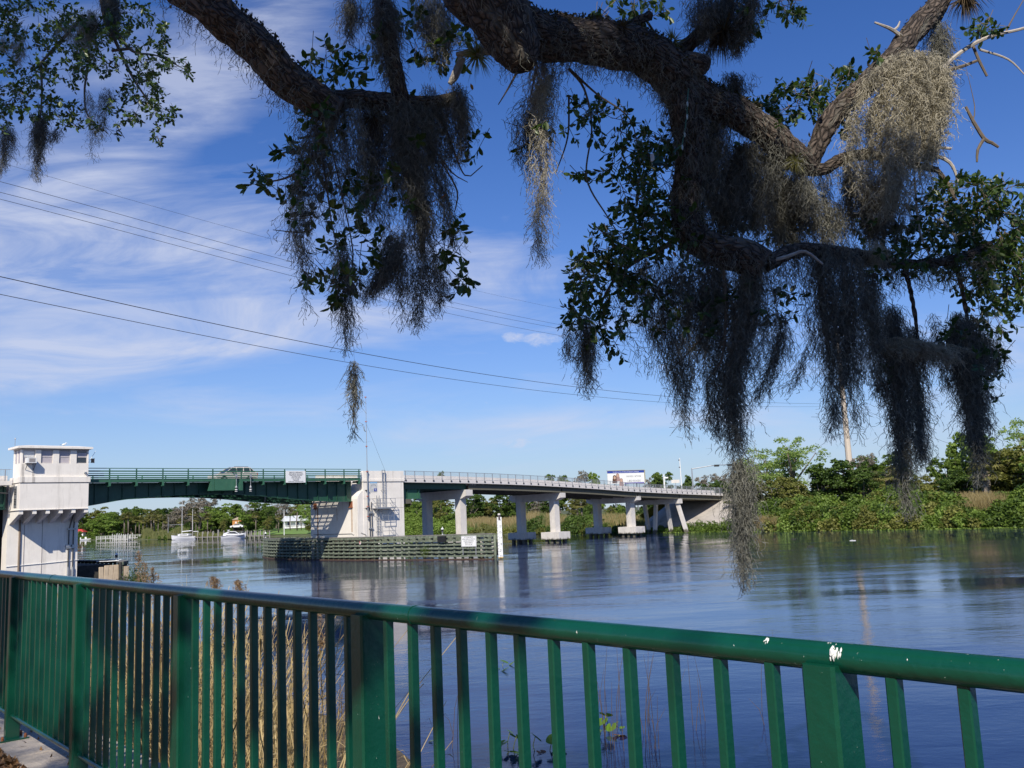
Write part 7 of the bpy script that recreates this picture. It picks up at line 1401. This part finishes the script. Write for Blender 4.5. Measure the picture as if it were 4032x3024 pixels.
# ---- Spanish moss
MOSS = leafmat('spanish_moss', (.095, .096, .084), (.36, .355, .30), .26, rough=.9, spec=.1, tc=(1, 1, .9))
MOSS_LIT = leafmat('tan_moss', (.16, .148, .11), (.50, .46, .36), .30, rough=.9, spec=.1, tc=(1, 1, .9))  # paler copy of the moss, sunlight put into its colour
MRNG = np.random.default_rng(77)
def strand_geo(P0, L, drift=None, w=.0040, step=.030, curl=.60, hair=.5, tone=.45):
    n = len(P0); K = int(np.ceil(L.max() / step)); P = P0.copy(); v = MRNG.normal(0, curl, (n, 3)); base = np.zeros((n, 3)); base[:, 2] = -1
    if drift is not None: base = base * .35 + drift * .75
    VV = []; RN = []; tn = np.clip(MRNG.normal(tone, .22, n), 0, 1)
    def quad(A, B, ww, t): 
        d = B - A; s_ = unit(np.cross(d, MRNG.normal(size=d.shape))) * ww[:, None] / 2; VV.append(np.stack([A - s_, A + s_, B + s_ * .8, B - s_ * .8], 1)); RN.append(t)
    for k in range(K):
        act = (L / step > k); 
        if not act.any(): break
        v = v * .55 + MRNG.normal(0, curl, (n, 3)) * .85; v[:, 2] *= .5; d = unit(base + v) * step * MRNG.uniform(.7, 1.3, (n, 1)); B = P + d; quad(P[act], B[act], np.full(act.sum(), w), tn[act])
        hm = act & (MRNG.random(n) < hair)
        if hm.any():
            hd = unit(MRNG.normal(size=(hm.sum(), 3)) + np.array([0, 0, -.5])) * MRNG.uniform(.02, .06, (hm.sum(), 1)); quad(B[hm], B[hm] + hd, np.full(hm.sum(), w * .7), np.clip(tn[hm] + .1, 0, 1))
        P = B
    V = np.concatenate(VV).reshape(-1, 3); return V, np.concatenate(RN)
MT = [0]
def drape(path, D, N_, Lr=(.12, .48), label=None, tone=.45, dd=.5, w=.0040, tmax=.9, curl=.60, group='moss hanging from the live oak'):
    N_ = int(N_ * 1.45); path = np.array(path, float); seg = np.linalg.norm(np.diff(path[:, :2], axis=0), axis=1); cum = np.concatenate([[0], np.cumsum(seg)]); T = MRNG.uniform(0, 1, N_) ** 1.15 * tmax * cum[-1]
    x = np.interp(T, cum, path[:, 0]); y = np.interp(T, cum, path[:, 1]); hw = np.interp(T, cum, path[:, 2]); k = D / FPX
    M = max(2, int(path[:, 2].max() / 7)); ax_ = MRNG.normal(0, .55, M); ax2 = MRNG.normal(0, .5, M); ex = MRNG.uniform(.45, 1.0, M); ex[0] = 1.0; ax_[0] *= .3; wj = MRNG.uniform(.4, 1.6, M) * ex; j = MRNG.choice(M, N_, p=wj / wj.sum()); T = T * ex[j] 
    x = np.interp(T, cum, path[:, 0]); y = np.interp(T, cum, path[:, 1]); hw = np.interp(T, cum, path[:, 2]); tap = np.clip(1.15 - T / (tmax * cum[-1] * ex[j] + 1e-6), .15, 1)
    g = ax_[j] + MRNG.normal(0, 1, N_) * tap * np.minimum(9.0, hw * .45) / np.maximum(hw, 1); g2 = ax2[j] + MRNG.normal(0, 1, N_) * tap * 8.0 / np.maximum(hw, 8); P = np.array([at(a + b_ * c, q, D) for a, b_, c, q in zip(x, g, hw, y)]); P[:, 1] += g2 * hw * k * dd * 2 * .5
    x2 = np.interp(T + 120, cum, path[:, 0]); y2 = np.interp(T + 120, cum, path[:, 1]); hw2 = np.interp(T + 120, cum, path[:, 2]); P2 = np.array([at(a + b_ * c, q + .01, D) for a, b_, c, q in zip(x2, g, hw2, y2)]); P2[:, 1] += g2 * hw2 * k * dd; dr = P2 - P; dr[:, 2] = np.minimum(dr[:, 2], -.02); dr = unit(dr)
    L = MRNG.uniform(*Lr, N_); rem = (cum[-1] * ex[j] - T) * k; L = np.minimum(L, rem * .75 + .04)
    V, rn = strand_geo(P, L, dr, w=w, tone=tone, curl=curl); MT[0] += len(rn) * 2; return V, rn
def moss_thing(label, paths, tone=.45):  # high tone colours the strands as sunlit
    Vs = []; rs = []
    for a in paths: v, r_ = drape(*a[0:3], **(a[3] if len(a) > 3 else {}), tone=tone) if True else None; Vs.append(v); rs.append(r_)
    V = np.concatenate(Vs); p0 = V[:4].mean(0); F = np.arange(len(V)).reshape(-1, 4); me = npmesh('spanish_moss', V - p0, F, MOSS_LIT if tone >= .7 else MOSS, np.concatenate(rs)); o = npobj('spanish_moss', me, None, tuple(p0)); tag(o, label, 'moss', 'moss drapes hanging from the live oak'); return o
moss_thing('thick dark column of moss in the centre, hanging below the cut limb', [([(1590, 390, 75), (1640, 700, 90), (1680, 950, 85), (1705, 1090, 60), (1715, 1200, 28)], 6.95, 1700), ([(1590, 1000, 28), (1586, 1180, 22), (1585, 1300, 5)], 6.9, 110), ([(1640, 1040, 26), (1640, 1200, 20), (1640, 1310, 5)], 6.9, 120), ([(1725, 1000, 35), (1735, 1200, 22), (1730, 1240, 6)], 6.9, 130)])
moss_thing('ragged grey moss lobe left of the thick centre column', [([(1560, 900, 75), (1520, 1050, 60), (1455, 1150, 25), (1425, 1200, 14)], 6.85, 480), ([(1480, 420, 120), (1470, 700, 120), (1500, 950, 100)], 7.05, 800, dict(dd=1.0))])
moss_thing('thin moss on the left edge of the centre clump, ending in a short tail', [([(1240, 450, 70), (1180, 700, 80), (1150, 860, 45), (1180, 1010, 20), (1205, 1160, 14), (1212, 1290, 4)], 6.7, 420), ([(1300, 430, 130), (1330, 700, 150), (1350, 950, 100)], 6.8, 420, dict(dd=1.0))])
moss_thing('narrow moss tail hanging lowest of the left centre twigs', [([(1345, 950, 40), (1360, 1160, 22), (1362, 1300, 14), (1362, 1410, 4)], 6.7, 240)])
moss_thing('small lone moss tuft dangling on a thread in front of the sky', [([(1386, 1420, 10), (1388, 1480, 15), (1390, 1600, 12), (1396, 1735, 4)], 6.7, 190, dict(Lr=(.05, .16))), ([(1386, 1150, 1), (1386, 1430, 1)], 6.7, 5, dict(Lr=(.3, .5), tmax=.3, curl=.2))])
moss_thing('moss wrapped round the upright branch at the top centre', [([(1500, -30, 50), (1530, 200, 55), (1575, 400, 60)], 6.95, 620), ([(1370, -20, 55), (1380, 160, 60)], 7.2, 280)])
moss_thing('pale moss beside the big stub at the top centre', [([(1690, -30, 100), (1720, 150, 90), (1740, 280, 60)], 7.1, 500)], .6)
moss_thing('grey moss at the right side of the centre clump', [([(1750, 330, 90), (1790, 520, 60), (1795, 660, 20)], 7.1, 520), ([(1680, 420, 90), (1700, 700, 80)], 7.05, 300)])
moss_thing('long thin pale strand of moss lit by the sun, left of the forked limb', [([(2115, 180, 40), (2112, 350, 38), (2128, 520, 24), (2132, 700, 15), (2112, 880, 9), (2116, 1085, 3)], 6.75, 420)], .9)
moss_thing('dark short moss just behind the long pale strand', [([(2190, 270, 40), (2080, 450, 40), (2078, 600, 30), (2095, 770, 8)], 6.95, 300)], .3)
moss_thing('pointed moss tail under the leaves right of the sky gap', [([(2300, 1240, 30), (2308, 1380, 42), (2306, 1480, 26), (2312, 1565, 5)], 7.0, 330)])
moss_thing('wide moss sheet left of the longest tail, ending in a thin string', [([(2640, 1000, 110), (2640, 1200, 110), (2660, 1400, 60), (2695, 1600, 22), (2705, 1780, 5)], 7.0, 900), ([(2780, 1050, 90), (2760, 1250, 80), (2740, 1420, 40)], 7.1, 520)], .40)
moss_thing('longest and thickest moss tail, hanging down over the water', [([(2940, 1060, 130), (2900, 1300, 100), (2865, 1480, 85), (2880, 1700, 75), (2905, 1860, 62)], 7.05, 2100), ([(2900, 1800, 56), (2915, 2000, 42), (2912, 2100, 34), (2925, 2230, 16), (2935, 2340, 4)], 7.0, 560)], .45)
moss_thing('slanting moss string crossing beside the thickest tail', [([(3095, 1230, 30), (3065, 1400, 24), (3000, 1540, 20), (2950, 1600, 10)], 7.1, 220), ([(3180, 1350, 8), (3140, 1500, 16), (3060, 1540, 8)], 7.2, 50)])
moss_thing('moss curtain right of centre with two thin tips', [([(3220, 960, 110), (3255, 1250, 85), (3275, 1480, 45), (3285, 1640, 14), (3290, 1760, 4)], 7.2, 1300), ([(3345, 1080, 55), (3365, 1380, 30), (3375, 1600, 16), (3380, 1770, 4)], 7.2, 360)], .4)
moss_thing('short moss curtain between the two tips and the bridge side tail', [([(3430, 1060, 70), (3440, 1280, 50), (3455, 1520, 14)], 7.3, 480)], .5)
moss_thing('dark long moss tail hanging in front of the bank palms', [([(3500, 1200, 60), (3510, 1450, 60), (3545, 1700, 48), (3565, 1900, 26), (3575, 2065, 5)], 7.4, 1350)], .35)
moss_thing('narrower moss tail close right of the dark long one', [([(3590, 1280, 50), (3605, 1550, 42), (3620, 1760, 22), (3625, 1860, 5)], 7.45, 640)], .42)
moss_thing('thick moss tail nearest the right edge', [([(3790, 1230, 110), (3805, 1430, 95), (3830, 1600, 62), (3848, 1780, 38), (3858, 1940, 6)], 7.5, 1750), ([(3870, 1300, 60), (3900, 1480, 40)], 7.6, 240)], .42)
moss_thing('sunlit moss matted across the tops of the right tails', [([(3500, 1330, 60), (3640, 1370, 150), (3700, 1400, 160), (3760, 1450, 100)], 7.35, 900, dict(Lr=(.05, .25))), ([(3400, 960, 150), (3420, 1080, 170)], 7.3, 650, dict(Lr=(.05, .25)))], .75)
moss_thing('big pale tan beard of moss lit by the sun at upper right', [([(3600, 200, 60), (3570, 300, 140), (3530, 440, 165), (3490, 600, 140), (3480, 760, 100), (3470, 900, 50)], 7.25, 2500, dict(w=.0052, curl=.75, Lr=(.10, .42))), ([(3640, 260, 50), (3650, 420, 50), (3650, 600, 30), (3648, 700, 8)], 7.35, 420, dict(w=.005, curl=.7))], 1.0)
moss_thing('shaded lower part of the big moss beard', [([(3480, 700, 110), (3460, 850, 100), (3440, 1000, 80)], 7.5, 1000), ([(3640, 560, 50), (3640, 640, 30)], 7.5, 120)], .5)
moss_thing('grey moss down the right side of the rising limb', [([(3690, 80, 45), (3690, 300, 48), (3670, 500, 40), (3650, 640, 16)], 7.7, 620)], .45)
moss_thing('heavy dark moss mass under the right fork of the limb', [([(2960, 560, 160), (2900, 800, 170), (2860, 1020, 130)], 7.3, 2300), ([(3110, 690, 100), (3120, 900, 120), (3130, 1020, 110)], 7.45, 1400), ([(2820, 440, 70), (2800, 650, 110), (2790, 900, 110)], 7.25, 900)], .35)
moss_thing('moss between the drooping limb and the right twigs', [([(3270, 780, 90), (3290, 980, 110)], 7.5, 520), ([(3160, 700, 50), (3190, 860, 60)], 7.25, 260), ([(3330, 640, 70), (3350, 900, 60)], 7.5, 420)], .45)
moss_thing('dark moss ball on the thin branch at the top, right of centre', [([(2830, -40, 140), (2820, 120, 120), (2780, 230, 70)], 7.0, 1100), ([(2920, 60, 70), (2900, 220, 40)], 7.1, 240), ([(2850, 280, 60), (2870, 400, 40)], 7.2, 240)], .3)
moss_thing('cone of moss at the upper left, pointing down', [([(155, 450, 30), (152, 560, 34), (150, 640, 22), (152, 725, 5)], 11.8, 560), ([(212, 500, 26), (200, 560, 10)], 11.8, 90)], .3)
moss_thing('tan moss tuft in the upper left leaves', [([(370, 40, 55), (355, 150, 42), (348, 240, 8)], 11.8, 460), ([(300, 80, 50), (290, 200, 40)], 12, 220), ([(60, 140, 60), (70, 260, 30)], 11.9, 260)], .75)
moss_thing('thin moss strings trailing from the upper left twigs', [([(345, 350, 14), (365, 480, 10), (362, 650, 3)], 11.8, 90), ([(395, 360, 16), (400, 460, 10), (402, 560, 3)], 11.8, 80), ([(430, 340, 20), (425, 440, 10)], 11.8, 60)], .5)
moss_thing('moss hanging at the left picture edge', [([(15, 490, 26), (8, 600, 18), (4, 700, 5)], 11.8, 220), ([(45, 500, 14), (48, 590, 4)], 11.8, 60)], .4)
moss_thing('dark brown growth on the upper left trunk', [([(430, -40, 40), (445, 60, 42), (440, 160, 10)], 11.8, 420)], .15)
limb([wp_(405, -120, 12, 34), wp_(425, 0, 12, 32), wp_(440, 90, 12, 26), wp_(448, 130, 12, 8)], 'limb', .04, 18, world=True)
for pts_ in (((345, 270, 12, 5), (333, 362, 12, 4), (347, 458, 12, 3), (424, 526, 12, 1.5)), ((160, 250, 12, 6), (165, 360, 12, 4), (158, 470, 12, 2)), ((440, 100, 12, 12), (520, 200, 12, 6), (620, 220, 12, 3), (750, 285, 12, 1.5)), ((440, 130, 12, 8), (520, 300, 12, 6), (600, 420, 12, 3)), ((460, 500, 12, 2), (490, 543, 12, 1.5)), ((330, 60, 12, 8), (240, 160, 12, 6), (160, 250, 12, 5)), ((520, 190, 12, 6), (440, 200, 12, 6))): twig(list(pts_))
# moss and air plants growing on the limbs themselves
def fuzz(ci, a, b_, N_, L=(.03, .16), tone=.45, topb=0.0):
    C_ = LIMBS[ci]; i0 = int(a * (len(C_) - 1)); i1 = int(b_ * (len(C_) - 1)); idx = MRNG.integers(i0, max(i0 + 1, i1), N_); c = C_[idx]; d = unit(C_[np.minimum(idx + 1, len(C_) - 1)][:, :3] - C_[np.maximum(idx - 1, 0)][:, :3]); o_ = MRNG.normal(size=(N_, 3)); o_[:, 2] += topb; o_ -= (o_ * d).sum(1, keepdims=True) * d; o_ = unit(o_); P = c[:, :3] + o_ * c[:, 3:4] * 1.02
    return strand_geo(P, MRNG.uniform(*L, N_), w=.0042, tone=tone)
FZ = []; FRN = []
for ci, a, b_, N_, L in ((1, .62, 1, 1700, (.03, .26)), (2, 0, 1, 900, (.04, .34)), (3, 0, .7, 380, (.04, .25)), (4, .6, 1, 900, (.03, .24)), (5, 0, 1, 2600, (.02, .2)), (6, 0, .5, 260, (.02, .1)), (8, 0, 1, 1700, (.02, .3)), (9, 0, .6, 260, (.05, .3)), (7, 0, 1, 200, (.05, .3)), (11, 0, 1, 700, (.05, .35)), (10, 0, 1, 120, (.02, .12))):
    v, r_ = fuzz(ci, a, b_, N_, L); FZ.append(v); FRN.append(r_)
V = np.concatenate(FZ); MT[0] += len(V) // 2; o = npobj('limb_moss', npmesh('limb_moss', V - np.array(OFF[oak.name]), np.arange(len(V)).reshape(-1, 4), MOSS, np.concatenate(FRN)), oak); o['kind'] = 'stuff'
FERN = leafmat('curled_fern', (.035, .030, .018), (.10, .085, .035), .2)
FP_ = []
for ci, a, b_, N_ in ((1, .62, .98, 1900), (5, .02, .8, 2400), (4, .6, .95, 700), (6, .02, .3, 260), (8, .0, .9, 700)):
    C_ = LIMBS[ci]; idx = MRNG.integers(int(a * len(C_)), int(b_ * len(C_)) - 1, N_); c = C_[idx]; d = unit(C_[np.minimum(idx + 1, len(C_) - 1)][:, :3] - C_[idx - 1][:, :3]); o_ = MRNG.normal(size=(N_, 3)); o_[:, 2] += 1.6; o_ -= (o_ * d).sum(1, keepdims=True) * d; o_ = unit(o_); FP_.append(c[:, :3] + o_ * (c[:, 3:4] * 1.0 + MRNG.uniform(.0, .035, (N_, 1))))
FP2 = np.concatenate(FP_); V, F = leaf_quads(FP2 - np.array(OFF[oak.name]), .034, 0, .5); o = npobj('curled_ferns', npmesh('curled_ferns', V, F, FERN, NR.uniform(0, 1, len(FP2))), oak); o['kind'] = 'stuff'
AIR = leafmat('air_plant_blade', (.16, .15, .05), (.34, .32, .12), .3); AIRB = leafmat('air_plant_brown', (.05, .035, .022), (.14, .10, .055), .2)
def airplant(x, y, D, n, L, m, label, down=.2, wid=.004):
    p = at(x, y, D); t_ = wth('air_plant', label, 'air plant', tuple(p), 'air plants growing on the oak limbs'); d = unit(MRNG.normal(size=(n, 3)) + np.array([0, 0, -down])); d2 = unit(d + np.array([0, 0, -.35 - down])); l_ = L * MRNG.uniform(.5, 1.1, (n, 1)); a = d * .02; b_ = a + d * l_ * .5; c = b_ + d2 * l_ * .5; s_ = unit(np.cross(d, MRNG.normal(size=(n, 3)))) * wid
    V = np.stack([a - s_, a + s_, b_ + s_ * .7, b_ - s_ * .7, c + s_ * .1, c - s_ * .1], 1).reshape(-1, 3); b0 = np.arange(n)[:, None] * 6; F = np.concatenate([b0 + np.array([0, 1, 2, 3]), b0 + np.array([3, 2, 4, 5])]); r_ = MRNG.uniform(0, 1, n); npobj('blades', npmesh('blades', V, F, m, np.concatenate([r_, r_])), t_); return t_
airplant(1880, 215, 7.0, 170, .22, AIR, 'yellowish air plant on the broken branch left of the big stub', .1); airplant(3800, -10, 7.7, 260, .26, AIRB, 'brown drooping air plant at the top right corner', .9); airplant(3620, 620, 7.5, 160, .16, AIR, 'tan air plant on the dead branch under the moss beard', .0); airplant(3560, 560, 7.3, 50, .12, AIR, 'small air plant in the moss beard', .1)
airplant(2850, 120, 6.95, 220, .30, AIRB, 'dark spiky air plant hanging under the top branch', .8); airplant(2650, 160, 6.95, 90, .12, AIR, 'tan tufted air plant on top of the forked limb', -.2); airplant(3730, 1090, 7.5, 60, .16, AIR, 'pale green air plant among the right leaves', .1); airplant(1460, 460, 6.9, 120, .20, AIRB, 'dark spiky air plant under the side branch of the cut limb', .9); airplant(3130, 640, 7.15, 90, .12, AIR, 'tan tuft at the fork of the limb', .4); airplant(2450, 110, 6.7, 90, .09, AIRB, 'brown tuft on the limb above its bend', .0); airplant(380, 100, 11.8, 120, .28, AIRB, 'brown air plant on the upper left limb', .5)
limb([wp_(2070, 215, 6.6, 10), wp_(1990, 205, 6.8, 14), wp_(1900, 200, 7.0, 16), wp_(1800, 215, 7.1, 10)], 'limb', .02, 14, .6, m=DEADT, world=True); limb([wp_(1820, 230, 7.1, 14), wp_(1790, 300, 7.1, 16), wp_(1770, 330, 7.1, 8)], 'limb', .02, 14, .6, m=DEADT, world=True)
# pale bare loops of moss on the shaded bark
bl_ = [strand_geo(np.array([at(x, y, D)] * n) + MRNG.normal(0, .02, (n, 3)) * np.array([1, .3, 1]), MRNG.uniform(.10, l_, n), w=.0038, tone=1.0, curl=.9, hair=.35, step=.03) for x, y, D, n, l_ in ((1975, 60, 6.2, 9, .30), (2050, 20, 6.2, 4, .2), (2090, 90, 6.3, 5, .26), (965, 90, 6.2, 9, .12), (2620, 240, 6.85, 6, .3), (2720, 380, 6.9, 4, .12), (1680, 230, 6.9, 6, .25), (3140, 640, 7.1, 8, .14), (2960, 780, 7.0, 5, .12), (2860, 730, 7.0, 3, .14))]
V = np.concatenate([b_[0] for b_ in bl_]); o = npobj('pale_moss', npmesh('pale_moss', V - np.array(OFF[oak.name]), np.arange(len(V)).reshape(-1, 4), MOSS, np.concatenate([b_[1] for b_ in bl_])), oak); o['kind'] = 'stuff'
print('MOSS TRIS', MT[0])
# string lights
sl_ = wth('string_lights', 'thin green wire of small lights hanging down the forked limb', 'string lights', tuple(at(2705, 350, 6.9))); GW = mat('green_wire', (.05, .20, .14), .5)
wpth = [tuple(at(x, y, D)) for x, y, D in ((2711, 350, 6.88), (2706, 400, 6.86), (2705, 450, 6.86), (2695, 520, 6.87), (2686, 570, 6.87), (2650, 600, 6.87))]
part('wire', MB().tube(wpth, .0035, 5), GW, sl_)
for p in wpth[1:-1]: part('bulb', MB().lathe([(.004, .0), (.009, -.01), (.008, -.035), (.003, -.045)], p, 8), mat('frosted_bulb', (.5, .6, .6), .3) if p == wpth[1] else bpy.data.materials['frosted_bulb'], sl_)
pbx = at(2588, 628, 6.9); pxb = wth('plug_box', 'dark teal plug box hanging in the leaves below the fork', 'plug box', tuple(pbx)); part('case', MB().box(pbx[0] - .045, pbx[0] + .045, pbx[1] - .03, pbx[1] + .03, pbx[2] - .045, pbx[2] + .045), mat('teal_plastic', (.02, .10, .11), .4), pxb, bevel=.006); part('plug', MB().box(pbx[0] - .06, pbx[0] - .03, pbx[1] - .045, pbx[1] - .031, pbx[2] - .03, pbx[2] + .035), WHITEP, pxb)
# things adrift on the water
for x, y, label in ((3122, 2122, 'small dark twig afloat nearest the right bank'), (3187, 2150, 'dark leafy twig afloat, the larger of two'), (3355, 2128, 'pale speck of foam afloat right of the twigs')):
    p = onz(x, y, .03); t_ = wth('floating_debris', label, 'debris', tuple(p)); part('pieces', MB().bar((p[0] - .25, p[1], .04), (p[0] + .3, p[1] - .3, .03), .10, .05).bar((p[0], p[1], .05), (p[0] + .2, p[1] + .5, .06), .07, .04), WOODD if 'dark' in label else WHITEP, t_)
